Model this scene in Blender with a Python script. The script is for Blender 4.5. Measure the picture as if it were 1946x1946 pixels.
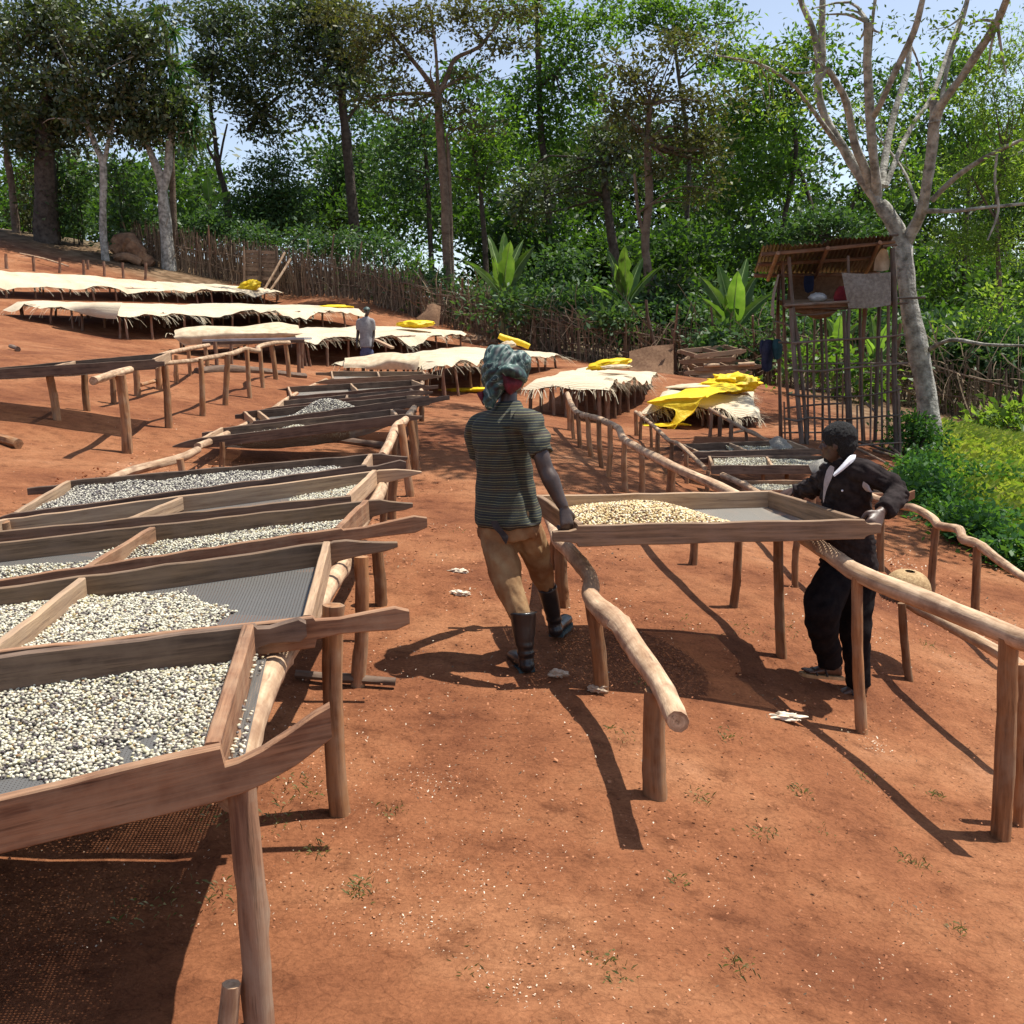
import bpy, math, random
import numpy as np
from mathutils import Vector, Matrix, noise as mnoise

random.seed(7)
RNG = np.random.default_rng(7)
scene = bpy.context.scene
C = scene.collection
for _o in list(bpy.data.objects):
    bpy.data.objects.remove(_o)

# ------------------------------------------------------------------ camera
# measurements below are in pixels of the 1946 px photograph, turned into rays
W0, CX, F = 1946.0, 973.0, 2102.0
TILT = math.atan((973 - 645) / F)
ROLL = math.radians(2.0)
CAM = Vector((0, 0, 1.7))
_R0, _U0 = Vector((1, 0, 0)), Vector((0, math.sin(TILT), math.cos(TILT)))
CF = Vector((0, math.cos(TILT), -math.sin(TILT)))
CR = math.cos(ROLL) * _R0 - math.sin(ROLL) * _U0
CU = math.cos(ROLL) * _U0 + math.sin(ROLL) * _R0
cam_data = bpy.data.cameras.new('camera')
cam_data.sensor_width = 36.0
cam_data.lens = 36.0 * F / W0
cam_data.clip_start = 0.05
cam_data.clip_end = 1500
cam = bpy.data.objects.new('camera', cam_data)
C.objects.link(cam)
_m = Matrix.Identity(4)
for i in range(3):
    _m[i][0], _m[i][1], _m[i][2], _m[i][3] = CR[i], CU[i], -CF[i], CAM[i]
cam.matrix_world = _m
scene.camera = cam

# ------------------------------------------------------------------ light
SUN_FROM = Vector((0.40, 0.14, 1.0)).normalized()
SUN_EL = math.asin(SUN_FROM.z)
SUN_AZ = math.atan2(SUN_FROM.x, SUN_FROM.y)
world = bpy.data.worlds.new('World')
scene.world = world
world.use_nodes = True
wn = world.node_tree.nodes
wl = world.node_tree.links
wn.clear()
sky = wn.new('ShaderNodeTexSky')
sky.sky_type = 'NISHITA'
sky.sun_disc = False
sky.sun_elevation = SUN_EL
sky.sun_rotation = SUN_AZ
sky.altitude = 1800
sky.air_density = 1.0
sky.dust_density = 3.0
sky.ozone_density = 1.0
bg = wn.new('ShaderNodeBackground')
bg.inputs['Strength'].default_value = 0.095
wo = wn.new('ShaderNodeOutputWorld')
hz = wn.new('ShaderNodeHueSaturation')      # thin tropical haze: a paler sky
hz.inputs['Saturation'].default_value = 0.72
hz.inputs['Value'].default_value = 1.35
wl.new(sky.outputs[0], hz.inputs['Color'])
wl.new(hz.outputs[0], bg.inputs[0])
wl.new(bg.outputs[0], wo.inputs[0])
sun_data = bpy.data.lights.new('sun', 'SUN')
sun_data.energy = 5.0
sun_data.angle = math.radians(0.53)
sun_data.color = (1.0, 0.95, 0.86)
sun = bpy.data.objects.new('sun', sun_data)
C.objects.link(sun)
sun.rotation_euler = SUN_FROM.to_track_quat('Z', 'Y').to_euler()
sun.location = (20, 10, 40)
scene.view_settings.view_transform = 'Standard'
scene.view_settings.look = 'None'
scene.view_settings.exposure = 0.56
scene.view_settings.gamma = 1.0
scene.view_settings.use_curve_mapping = False
scene.render.engine = 'CYCLES'
scene.cycles.transparent_max_bounces = 12
scene.cycles.max_bounces = 6


# ------------------------------------------------------------------ rays and terrain
def ray(px, py):
    return ((px - CX) * CR + (CX - py) * CU) / F + CF


def P(px, py, Y):
    """world point seen at photo pixel (px, py) at forward distance Y"""
    d = ray(px, py)
    return CAM + d * (Y / d.y)


def m_px(n, Y):
    return n * Y / F


ZR = {'A': (400, 640, 3.864), 'B': (0, 480, 4.83), 'C': (300, 540, 3.864), 'D': (640, 560, 3.864),
      'E': (980, 640, 3.864), 'F': (1200, 800, 3.864), 'G': (1400, 430, 4.11), 'H': (1600, 880, 4.601),
      '1': (0, 400, 2.76), '2': (0, 850, 2.415), '3': (0, 1200, 2.415), '4': (700, 600, 2.76),
      '5': (1200, 600, 2.415), '6': (1350, 0, 2.146), '7': (0, 0, 2.76), '8': (600, 0, 2.415)}


def Z(k, x, y):
    a = ZR[k]
    return (a[0] + x / a[2], a[1] + y / a[2])


GP = [(973, 1946, 2.76), (484, 1946, 2.84), (0, 1946, 2.72), (1946, 1946, 3.2), (1248, 1521, 4.6), (1919, 1597, 5.0),
      (1638, 1382, 6.0), (997, 1275, 6.0), (1055, 1208, 6.6), (1138, 1304, 5.8), (1072, 1153, 7.2), (1059, 1085, 8.16),
      (1620, 1324, 6.6), (646, 1544, 4.14), (679, 1297, 5.63), (725, 1146, 7.05), (749, 986, 9.9), (780, 945, 11.0),
      (60, 921, 9.2), (0, 876, 10.5), (241, 853, 12), (320, 813, 13.7), (384, 793, 15.2), (475, 757, 18), (547, 719, 21.7),
      (107, 798, 13.1), (261, 753, 15.9), (393, 706, 19.6), (1486, 1242, 6.84), (1392, 1161, 7.64), (1314, 1078, 8.74),
      (1191, 936, 12), (1153, 910, 12.8), (1124, 864, 14.9), (1083, 818, 17.8), (1513, 1111, 8.45), (1730, 1293, 7.0),
      (1850, 1204, 8.76), (1770, 1128, 9.86), (1672, 1085, 10.4), (1305, 921, 15), (1252, 870, 17.5), (1209, 830, 20),
      (1349, 835, 20), (1417, 832, 20.5), (1248, 806, 23), (1412, 808, 23.5), (1527, 841, 19), (1704, 873, 19),
      (1757, 836, 21), (1850, 900, 17), (1946, 1040, 12.5), (1860, 805, 28), (1946, 830, 27), (1300, 715, 36),
      (1107, 685, 38), (860, 624, 43), (1450, 730, 34), (604, 560, 47), (520, 581, 46.8), (270, 503, 50), (500, 555, 48.5),
      (1034, 787, 21.4), (1235, 737, 27), (843, 754, 25), (1010, 701, 31), (568, 711, 25.5), (578, 690, 29), (870, 660, 37),
      (411, 697, 25), (230, 646, 29), (56, 606, 30.3), (640, 618, 37.5), (112, 569, 36), (0, 565, 33.9), (13, 511, 42),
      (276, 530, 46), (30, 445, 52), (200, 470, 53), (700, 710, 30), (830, 800, 17)]
GW = [(0, 0, -1.62), (-3, 0, -1.25), (3, 0, -2.15), (0, -6, -1.5), (-10, 3, -0.3), (20, 5, -4.3), (-40, 10, 3.0), (60, 20, -6),
      (-60, 60, 11), (0, 75, 1.6), (40, 60, -4.2), (-30, 90, 7.5), (20, 80, -2.0), (-20, 62, 5.6), (8, 50, -1.2), (20, 40, -3.2)]
_pts = [P(*g) for g in GP] + [Vector((a, b, c + CAM.z)) for a, b, c in GW]
_gx = np.array([[p.x, p.y] for p in _pts]) / 20.0
_gzv = np.array([p.z for p in _pts])


def _U(r2):
    return np.where(r2 > 1e-12, 0.5 * r2 * np.log(np.maximum(r2, 1e-12)), 0.0)


_n = len(_gx)
_K = _U(((_gx[:, None, :] - _gx[None, :, :]) ** 2).sum(-1)) + np.eye(_n) * 0.0006
_A = np.zeros((_n + 3, _n + 3))
_A[:_n, :_n] = _K
_A[:_n, _n] = 1
_A[:_n, _n + 1:] = _gx
_A[_n, :_n] = 1
_A[_n + 1:, :_n] = _gx.T
_sol = np.linalg.solve(_A, np.concatenate([_gzv, np.zeros(3)]))


def gz_arr(x, y):
    x = np.asarray(x, float)
    y = np.asarray(y, float)
    cx, cy = 0.0, 35.0
    dx, dy = x - cx, y - cy
    r = np.sqrt(dx * dx + dy * dy)
    k = np.where(r > 62, 62 / np.maximum(r, 1e-6), 1.0)
    q = np.stack([(cx + dx * k) / 20, (cy + dy * k) / 20], -1)
    out = np.zeros(x.shape)
    for i in range(_n):
        out += _sol[i] * _U((q[..., 0] - _gx[i, 0]) ** 2 + (q[..., 1] - _gx[i, 1]) ** 2)
    return out + _sol[_n] + _sol[_n + 1] * q[..., 0] + _sol[_n + 2] * q[..., 1]


def gz(x, y):
    return float(gz_arr(np.array([x]), np.array([y]))[0])


def G(px, py, y0=2.0, y1=70.0):
    """ground point under a photo pixel"""
    d = ray(px, py)
    ys = np.linspace(y0, y1, 500)
    X = CAM.x + d.x / d.y * ys
    Zz = CAM.z + d.z / d.y * ys
    diff = Zz - gz_arr(X, ys)
    idx = np.where(diff <= 0)[0]
    if len(idx) == 0:
        i = int(np.argmin(diff))
        return Vector((X[i], ys[i], gz(X[i], ys[i])))
    i = idx[0]
    y = ys[i]
    if i > 0:
        a, b = diff[i - 1], diff[i]
        y = ys[i - 1] + (ys[i] - ys[i - 1]) * a / (a - b)
    x = d.x / d.y * y
    return Vector((x, y, gz(x, y)))


def on_ground(x, y, dz=0.0):
    return Vector((x, y, gz(x, y) + dz))


# ------------------------------------------------------------------ materials
def new_mat(name):
    m = bpy.data.materials.new(name)
    m.use_nodes = True
    nt = m.node_tree
    nt.nodes.clear()
    out = nt.nodes.new('ShaderNodeOutputMaterial')
    return m, nt, out


def N(nt, typ, **kw):
    n = nt.nodes.new(typ)
    for k, v in kw.items():
        if k.startswith('i_'):
            key = k[2:]
            key = int(key) if key.isdigit() else key.replace('_', ' ')
            n.inputs[key].default_value = v
        else:
            setattr(n, k, v)
    return n


def ramp(nt, stops, interp='LINEAR'):
    r = nt.nodes.new('ShaderNodeValToRGB')
    cr = r.color_ramp
    cr.interpolation = interp
    while len(cr.elements) < len(stops):
        cr.elements.new(0.5)
    for e, (p, c) in zip(cr.elements, stops):
        e.position = p
        e.color = (c[0], c[1], c[2], 1) if len(c) == 3 else c
    return r


def mix(nt, a, b, fac, mode='MIX'):
    n = nt.nodes.new('ShaderNodeMix')
    n.data_type = 'RGBA'
    n.blend_type = mode
    for sock, v in ((6, a), (7, b), (0, fac)):
        if hasattr(v, 'links') or hasattr(v, 'is_linked'):
            nt.links.new(v, n.inputs[sock])
        else:
            n.inputs[sock].default_value = v if sock == 0 else (v[0], v[1], v[2], 1)
    return n.outputs[2]


def bump(nt, h, strength, dist=0.01):
    b = nt.nodes.new('ShaderNodeBump')
    b.inputs['Strength'].default_value = strength
    b.inputs['Distance'].default_value = dist
    nt.links.new(h, b.inputs['Height'])
    return b.outputs[0]


def wood(name, dark, light, worn, grain=26.0, rough=0.75, var=0.35, bumpd=0.004, worn_amt=0.55):
    """long-grain wood: the 'gp' attribute runs (along, across, across) in metres"""
    m, nt, out = new_mat(name)
    at = N(nt, 'ShaderNodeAttribute', attribute_name='gp')
    mp = N(nt, 'ShaderNodeMapping')
    mp.inputs['Scale'].default_value = (1.6, grain, grain)
    nt.links.new(at.outputs['Vector'], mp.inputs['Vector'])
    n1 = N(nt, 'ShaderNodeTexNoise', i_Scale=1.6, i_Detail=6.0, i_Roughness=0.65)
    nt.links.new(mp.outputs[0], n1.inputs['Vector'])
    n2 = N(nt, 'ShaderNodeTexNoise', i_Scale=7.0, i_Detail=4.0, i_Roughness=0.6)
    nt.links.new(at.outputs['Vector'], n2.inputs['Vector'])
    r1 = ramp(nt, [(0.36, dark), (0.62, light)])
    nt.links.new(n1.outputs[0], r1.inputs[0])
    r2 = ramp(nt, [(0.42, (0, 0, 0)), (0.66, (worn_amt,) * 3)])
    nt.links.new(n2.outputs[0], r2.inputs[0])
    c = mix(nt, r1.outputs[0], worn, r2.outputs[0])
    n3 = N(nt, 'ShaderNodeTexNoise', i_Scale=0.55, i_Detail=5.0, i_Roughness=0.75)
    mp3 = N(nt, 'ShaderNodeMapping')
    mp3.inputs['Scale'].default_value = (3.0, grain * 3.2, grain * 3.2)
    nt.links.new(at.outputs['Vector'], mp3.inputs['Vector'])
    nt.links.new(mp3.outputs[0], n3.inputs['Vector'])
    r3 = ramp(nt, [(0.33, (0.30, 0.28, 0.27)), (0.43, (1, 1, 1)), (0.62, (1, 1, 1)), (0.75, (1.25, 1.22, 1.2))])
    nt.links.new(n3.outputs[0], r3.inputs[0])
    c = mix(nt, c, r3.outputs[0], 0.8, 'MULTIPLY')
    oi = N(nt, 'ShaderNodeObjectInfo')
    mr = N(nt, 'ShaderNodeMapRange', i_3=1 - var, i_4=1 + var)
    nt.links.new(oi.outputs['Random'], mr.inputs[0])
    hsv = N(nt, 'ShaderNodeHueSaturation')
    nt.links.new(c, hsv.inputs['Color'])
    nt.links.new(mr.outputs[0], hsv.inputs['Value'])
    bs = N(nt, 'ShaderNodeBsdfPrincipled', i_Roughness=rough)
    bs.inputs['Specular IOR Level'].default_value = 0.3
    nt.links.new(hsv.outputs[0], bs.inputs['Base Color'])
    nt.links.new(bump(nt, n1.outputs[0], 0.8, bumpd), bs.inputs['Normal'])
    nt.links.new(bs.outputs[0], out.inputs[0])
    return m


def simple(name, c1, c2, scale=12.0, rough=0.8, bumps=0.3, bumpd=0.01, detail=5.0, spec=0.3, coord='Object', var=0.0, sheen=0.0, trans=0.0):
    m, nt, out = new_mat(name)
    tc = N(nt, 'ShaderNodeTexCoord')
    n1 = N(nt, 'ShaderNodeTexNoise', i_Scale=scale, i_Detail=detail, i_Roughness=0.6)
    nt.links.new(tc.outputs[coord], n1.inputs['Vector'])
    r1 = ramp(nt, [(0.35, c1), (0.65, c2)])
    nt.links.new(n1.outputs[0], r1.inputs[0])
    col = r1.outputs[0]
    if var:
        oi = N(nt, 'ShaderNodeObjectInfo')
        mr = N(nt, 'ShaderNodeMapRange', i_3=1 - var, i_4=1 + var)
        nt.links.new(oi.outputs['Random'], mr.inputs[0])
        hsv = N(nt, 'ShaderNodeHueSaturation')
        nt.links.new(col, hsv.inputs['Color'])
        nt.links.new(mr.outputs[0], hsv.inputs['Value'])
        col = hsv.outputs[0]
    bs = N(nt, 'ShaderNodeBsdfPrincipled', i_Roughness=rough)
    bs.inputs['Specular IOR Level'].default_value = spec
    bs.inputs['Sheen Weight'].default_value = sheen
    nt.links.new(col, bs.inputs['Base Color'])
    if bumps:
        n2 = N(nt, 'ShaderNodeTexNoise', i_Scale=scale * 4, i_Detail=3.0)
        nt.links.new(tc.outputs[coord], n2.inputs['Vector'])
        nt.links.new(bump(nt, n2.outputs[0], bumps, bumpd), bs.inputs['Normal'])
    sh = bs.outputs[0]
    if trans:
        tb = N(nt, 'ShaderNodeBsdfTranslucent')
        nt.links.new(col, tb.inputs[0])
        ms = N(nt, 'ShaderNodeMixShader', i_0=trans)
        nt.links.new(sh, ms.inputs[1])
        nt.links.new(tb.outputs[0], ms.inputs[2])
        sh = ms.outputs[0]
    nt.links.new(sh, out.inputs[0])
    return m


def leafmat(name, cols, tcols, trans=0.4, gloss=0.12, rough=0.4):
    """leaf: colour differs from leaf to leaf; light passes through the blade"""
    m, nt, out = new_mat(name)
    g = N(nt, 'ShaderNodeNewGeometry')
    k = len(cols)
    r1 = ramp(nt, [(i / max(1, k - 1), c) for i, c in enumerate(cols)])
    nt.links.new(g.outputs['Random Per Island'], r1.inputs[0])
    k = len(tcols)
    r2 = ramp(nt, [(i / max(1, k - 1), c) for i, c in enumerate(tcols)])
    nt.links.new(g.outputs['Random Per Island'], r2.inputs[0])
    d = N(nt, 'ShaderNodeBsdfDiffuse')
    t = N(nt, 'ShaderNodeBsdfTranslucent')
    gl = N(nt, 'ShaderNodeBsdfGlossy', i_Roughness=rough)
    gl.inputs['Color'].default_value = (0.85, 0.9, 0.85, 1)
    nt.links.new(r1.outputs[0], d.inputs[0])
    nt.links.new(r2.outputs[0], t.inputs[0])
    m1 = N(nt, 'ShaderNodeMixShader', i_0=trans)
    nt.links.new(d.outputs[0], m1.inputs[1])
    nt.links.new(t.outputs[0], m1.inputs[2])
    m2 = N(nt, 'ShaderNodeMixShader', i_0=gloss)
    nt.links.new(m1.outputs[0], m2.inputs[1])
    nt.links.new(gl.outputs[0], m2.inputs[2])
    nt.links.new(m2.outputs[0], out.inputs[0])
    return m


def islandmat(name, stops, rough=0.6, spec=0.3, interp='LINEAR'):
    m, nt, out = new_mat(name)
    g = N(nt, 'ShaderNodeNewGeometry')
    r1 = ramp(nt, stops, interp)
    nt.links.new(g.outputs['Random Per Island'], r1.inputs[0])
    bs = N(nt, 'ShaderNodeBsdfPrincipled', i_Roughness=rough)
    bs.inputs['Specular IOR Level'].default_value = spec
    nt.links.new(r1.outputs[0], bs.inputs['Base Color'])
    nt.links.new(bs.outputs[0], out.inputs[0])
    return m


M = {}
M['post'] = wood('post_wood', (0.16, 0.070, 0.030), (0.36, 0.175, 0.075), (0.32, 0.22, 0.14), grain=20)
M['post_far'] = wood('post_wood_far', (0.13, 0.06, 0.035), (0.26, 0.14, 0.08), (0.22, 0.16, 0.12), grain=14)
M['post_near'] = wood('near_post_wood', (0.15, 0.075, 0.045), (0.34, 0.19, 0.11), (0.32, 0.23, 0.16), grain=22, var=0.1, bumpd=0.006, worn_amt=0.8)
M['rail'] = wood('rail_wood', (0.34, 0.21, 0.12), (0.60, 0.43, 0.28), (0.22, 0.12, 0.07), grain=14, var=0.12, bumpd=0.008, worn_amt=0.75)
M['board_red'] = wood('reddish_board', (0.15, 0.070, 0.038), (0.32, 0.165, 0.088), (0.36, 0.23, 0.14), grain=30, var=0.10)
M['board_grey'] = wood('weathered_board', (0.12, 0.075, 0.045), (0.27, 0.17, 0.10), (0.24, 0.16, 0.11), grain=30, var=0.18)
M['board_pale'] = wood('pale_board', (0.26, 0.16, 0.095), (0.46, 0.31, 0.19), (0.36, 0.25, 0.17), grain=26, var=0.15)
M['board_dark'] = wood('dark_board', (0.07, 0.043, 0.031), (0.165, 0.105, 0.07), (0.2, 0.135, 0.095), grain=26, var=0.25)
M['fence'] = wood('fence_stick', (0.07, 0.042, 0.028), (0.19, 0.12, 0.08), (0.22, 0.16, 0.11), grain=12, var=0.45)
M['fence_red'] = wood('reddish_fence_stick', (0.10, 0.045, 0.026), (0.23, 0.12, 0.07), (0.2, 0.14, 0.1), grain=12, var=0.4)
M['tower'] = wood('grey_pole', (0.085, 0.065, 0.055), (0.19, 0.15, 0.125), (0.16, 0.09, 0.055), grain=14, var=0.35)
M['bark_dark'] = simple('dark_bark', (0.035, 0.026, 0.02), (0.10, 0.078, 0.06), scale=5, rough=0.9, bumps=0.8, bumpd=0.04)
M['bark_mid'] = simple('brown_bark', (0.09, 0.06, 0.042), (0.19, 0.14, 0.10), scale=4, rough=0.9, bumps=0.8, bumpd=0.04)
M['bark_pale'] = simple('pale_bark', (0.14, 0.13, 0.11), (0.46, 0.44, 0.39), scale=6.0, rough=0.9, bumps=0.8, bumpd=0.035)
M['leaf_dark'] = leafmat('dark_leaf', [(0.018, 0.030, 0.012), (0.04, 0.060, 0.022), (0.10, 0.105, 0.055), (0.06, 0.09, 0.03)],
                         [(0.05, 0.10, 0.012), (0.14, 0.22, 0.02)], trans=0.25, gloss=0.05, rough=0.5)
M['leaf_olive'] = leafmat('olive_leaf', [(0.035, 0.04, 0.014), (0.075, 0.075, 0.026), (0.10, 0.09, 0.04), (0.05, 0.07, 0.022)],
                          [(0.09, 0.11, 0.015), (0.20, 0.21, 0.03)], trans=0.32, gloss=0.03, rough=0.5)
M['leaf_mid'] = leafmat('green_leaf', [(0.022, 0.052, 0.014), (0.05, 0.10, 0.024), (0.08, 0.14, 0.03)],
                        [(0.09, 0.22, 0.012), (0.26, 0.46, 0.03)], trans=0.42, gloss=0.02, rough=0.45)
M['leaf_shaded'] = leafmat('shaded_green_leaf', [(0.010, 0.024, 0.009), (0.028, 0.058, 0.018), (0.055, 0.10, 0.028)],
                         [(0.04, 0.11, 0.01), (0.15, 0.30, 0.02)], trans=0.36, gloss=0.02)  # darker copy of the green leaf: woodland shade put into the colour
M['leaf_bright'] = leafmat('bright_leaf', [(0.05, 0.10, 0.02), (0.09, 0.155, 0.03), (0.12, 0.17, 0.035)],
                           [(0.16, 0.32, 0.02), (0.38, 0.52, 0.05)], trans=0.5, gloss=0.02, rough=0.5)
M['leaf_shrub'] = leafmat('shrub_leaf', [(0.02, 0.05, 0.018), (0.045, 0.095, 0.035), (0.08, 0.13, 0.05)],
                          [(0.06, 0.16, 0.02), (0.16, 0.30, 0.04)], trans=0.3, gloss=0.03, rough=0.5)
M['leaf_grass'] = leafmat('grass_leaf', [(0.15, 0.24, 0.02), (0.27, 0.34, 0.035), (0.38, 0.38, 0.07)],
                          [(0.30, 0.48, 0.03), (0.56, 0.62, 0.07)], trans=0.4, gloss=0.03)
M['leaf_weed'] = leafmat('weed_leaf', [(0.02, 0.065, 0.02), (0.04, 0.11, 0.03), (0.06, 0.14, 0.035)],
                         [(0.07, 0.2, 0.02), (0.16, 0.34, 0.03)], trans=0.35, gloss=0.015)
M['dry_twig'] = islandmat('dry_twig', [(0.0, (0.06, 0.042, 0.03)), (0.5, (0.16, 0.11, 0.07)), (1.0, (0.30, 0.22, 0.14))], rough=0.9)
M['straw'] = islandmat('mat_straw', [(0.0, (0.28, 0.21, 0.13)), (0.5, (0.46, 0.38, 0.26)), (1.0, (0.58, 0.5, 0.37))], rough=0.8)
M['bean'] = islandmat('parchment_bean', [(0.0, (0.075, 0.06, 0.062)), (0.14, (0.17, 0.145, 0.135)), (0.24, (0.30, 0.265, 0.21)), (0.36, (0.48, 0.44, 0.33)),
                                         (0.60, (0.60, 0.565, 0.43)), (0.86, (0.72, 0.69, 0.56)), (0.94, (0.42, 0.37, 0.18)), (1.0, (0.26, 0.14, 0.07))], rough=0.55)
M['bean_grey'] = islandmat('grey_bean', [(0.0, (0.05, 0.04, 0.045)), (0.3, (0.14, 0.12, 0.12)), (0.5, (0.36, 0.33, 0.28)), (0.75, (0.60, 0.56, 0.45)), (1.0, (0.72, 0.68, 0.55))], rough=0.55)
M['bean_gold'] = islandmat('golden_bean', [(0.0, (0.10, 0.06, 0.04)), (0.16, (0.30, 0.16, 0.08)), (0.3, (0.56, 0.40, 0.18)), (0.55, (0.72, 0.56, 0.28)), (0.8, (0.78, 0.66, 0.42)), (1.0, (0.82, 0.76, 0.60))], rough=0.5)
M['husk'] = islandmat('pale_husk', [(0.0, (0.30, 0.20, 0.13)), (0.5, (0.55, 0.43, 0.31)), (1.0, (0.75, 0.66, 0.52))], rough=0.8)
M['clod'] = islandmat('red_clod', [(0.0, (0.20, 0.075, 0.035)), (0.6, (0.36, 0.145, 0.07)), (1.0, (0.44, 0.2, 0.1))], rough=0.95)


def mat_mat():
    m, nt, out = new_mat('reed_mat')
    at = N(nt, 'ShaderNodeAttribute', attribute_name='gp')
    w = N(nt, 'ShaderNodeTexWave', i_Scale=9.0, i_Distortion=2.5, i_Detail=3.0)
    w.inputs['Detail Scale'].default_value = 2.0
    nt.links.new(at.outputs['Vector'], w.inputs['Vector'])
    n1 = N(nt, 'ShaderNodeTexNoise', i_Scale=1.4, i_Detail=6.0)
    nt.links.new(at.outputs['Vector'], n1.inputs['Vector'])
    r1 = ramp(nt, [(0.0, (0.42, 0.335, 0.225)), (0.5, (0.56, 0.47, 0.33)), (1.0, (0.66, 0.58, 0.43))])
    nt.links.new(w.outputs[0], r1.inputs[0])
    r2 = ramp(nt, [(0.45, (0, 0, 0)), (0.7, (0.55, 0.55, 0.55))])
    nt.links.new(n1.outputs[0], r2.inputs[0])
    c = mix(nt, r1.outputs[0], (0.36, 0.26, 0.16), r2.outputs[0])
    bs = N(nt, 'ShaderNodeBsdfPrincipled', i_Roughness=0.85)
    nt.links.new(c, bs.inputs['Base Color'])
    nt.links.new(bump(nt, w.outputs[0], 0.6, 0.01), bs.inputs['Normal'])
    nt.links.new(bs.outputs[0], out.inputs[0])
    return m


M['mat'] = mat_mat()


def net_mat(name, colr, cell, wire):
    """woven netting: thin strands with open holes between them"""
    m, nt, out = new_mat(name)
    at = N(nt, 'ShaderNodeAttribute', attribute_name='gp')
    sp = N(nt, 'ShaderNodeSeparateXYZ')
    nt.links.new(at.outputs['Vector'], sp.inputs[0])
    fr = []
    for i in (0, 1):
        mm = N(nt, 'ShaderNodeMath', operation='MULTIPLY')
        mm.inputs[1].default_value = 1.0 / cell
        nt.links.new(sp.outputs[i], mm.inputs[0])
        f2 = N(nt, 'ShaderNodeMath', operation='FRACT')
        nt.links.new(mm.outputs[0], f2.inputs[0])
        l = N(nt, 'ShaderNodeMath', operation='LESS_THAN')
        l.inputs[1].default_value = wire
        nt.links.new(f2.outputs[0], l.inputs[0])
        fr.append(l.outputs[0])
    mx = N(nt, 'ShaderNodeMath', operation='MAXIMUM')
    nt.links.new(fr[0], mx.inputs[0])
    nt.links.new(fr[1], mx.inputs[1])
    bs = N(nt, 'ShaderNodeBsdfPrincipled', i_Roughness=0.6)
    bs.inputs['Base Color'].default_value = (*colr, 1)
    tr = N(nt, 'ShaderNodeBsdfTransparent')
    ms = N(nt, 'ShaderNodeMixShader')
    nt.links.new(mx.outputs[0], ms.inputs[0])
    nt.links.new(tr.outputs[0], ms.inputs[1])
    nt.links.new(bs.outputs[0], ms.inputs[2])
    nt.links.new(ms.outputs[0], out.inputs[0])
    return m


M['net'] = net_mat('black_netting', (0.105, 0.10, 0.092), 0.014, 0.64)
M['net_shading'] = net_mat('shading_netting', (0.105, 0.10, 0.092), 0.013, 0.75)  # strands widened to block sun and darken the ground below the tray
M['net_grey'] = net_mat('grey_netting', (0.20, 0.185, 0.16), 0.016, 0.6)
M['yellow'] = simple('yellow_tarpaulin', (0.82, 0.55, 0.015), (0.88, 0.66, 0.03), scale=3, rough=0.5, bumps=0.4, bumpd=0.05, trans=0.2)
M['sack'] = simple('sackcloth', (0.42, 0.32, 0.21), (0.60, 0.48, 0.33), scale=6, rough=0.95, bumps=0.5, bumpd=0.01)
M['brown_mat'] = simple('brown_matting', (0.15, 0.08, 0.045), (0.24, 0.14, 0.08), scale=14, rough=0.95, bumps=0.8, bumpd=0.02)
M['grey_mat'] = simple('grey_matting', (0.18, 0.155, 0.135), (0.30, 0.27, 0.24), scale=18, rough=0.95, bumps=0.8, bumpd=0.02)


# ------------------------------------------------------------------ mesh helpers
ORG = {}


class MB:
    def __init__(self):
        self.v, self.f, self.g = [], [], []

    def add(self, v, f, g=None):
        o = len(self.v)
        self.v += [tuple(p) for p in v]
        self.f += [tuple(i + o for i in q) for q in f]
        self.g += [tuple(p) for p in (g if g is not None else v)]

    def build(self, name, mat, parent=None, smooth=True, sharp=45):
        org = ORG.get(parent, Vector((0, 0, 0))) if parent else None
        if org is None:
            a = np.array(self.v)
            org = Vector((float(a[:, 0].mean()), float(a[:, 1].mean()), float(a[:, 2].min())))
        me = bpy.data.meshes.new(name)
        me.from_pydata([(x - org.x, y - org.y, z - org.z) for x, y, z in self.v], [], self.f)
        at = me.attributes.new('gp', 'FLOAT_VECTOR', 'POINT')
        at.data.foreach_set('vector', np.array(self.g, dtype=np.float32).ravel())
        return link_mesh(name, me, mat, parent, org, smooth, sharp)


def link_mesh(name, me, mat, parent, org, smooth=True, sharp=45):
    me.validate()
    if smooth:
        me.polygons.foreach_set('use_smooth', np.ones(len(me.polygons), dtype=bool))
        if sharp:
            me.set_sharp_from_angle(angle=math.radians(sharp))
    if mat is not None:
        me.materials.append(mat)
    ob = bpy.data.objects.new(name, me)
    C.objects.link(ob)
    if parent is not None:
        ob.parent = parent
    else:
        ob.location = org
    ORG[ob] = org
    return ob


def big_mesh(name, verts, faces, mat, parent=None, smooth=False, org=None):
    """numpy verts (n,3) and faces (m,k) in one go"""
    verts = np.asarray(verts, dtype=np.float64)
    if parent is not None:
        org = ORG[parent]
    elif org is None:
        org = Vector((float(verts[:, 0].mean()), float(verts[:, 1].mean()), float(verts[:, 2].min())))
    v = (verts - np.array(org)).astype(np.float32)
    me = bpy.data.meshes.new(name)
    k = faces.shape[1]
    me.vertices.add(len(v))
    me.vertices.foreach_set('co', v.ravel())
    me.loops.add(faces.size)
    me.loops.foreach_set('vertex_index', faces.astype(np.int32).ravel())
    me.polygons.add(len(faces))
    me.polygons.foreach_set('loop_start', np.arange(0, faces.size, k, dtype=np.int32))
    if smooth:
        me.polygons.foreach_set('use_smooth', np.ones(len(faces), dtype=bool))
    me.update(calc_edges=True)
    me.materials.append(mat)
    ob = bpy.data.objects.new(name, me)
    C.objects.link(ob)
    if parent is not None:
        ob.parent = parent
    else:
        ob.location = org
    ORG[ob] = org
    return ob


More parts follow.
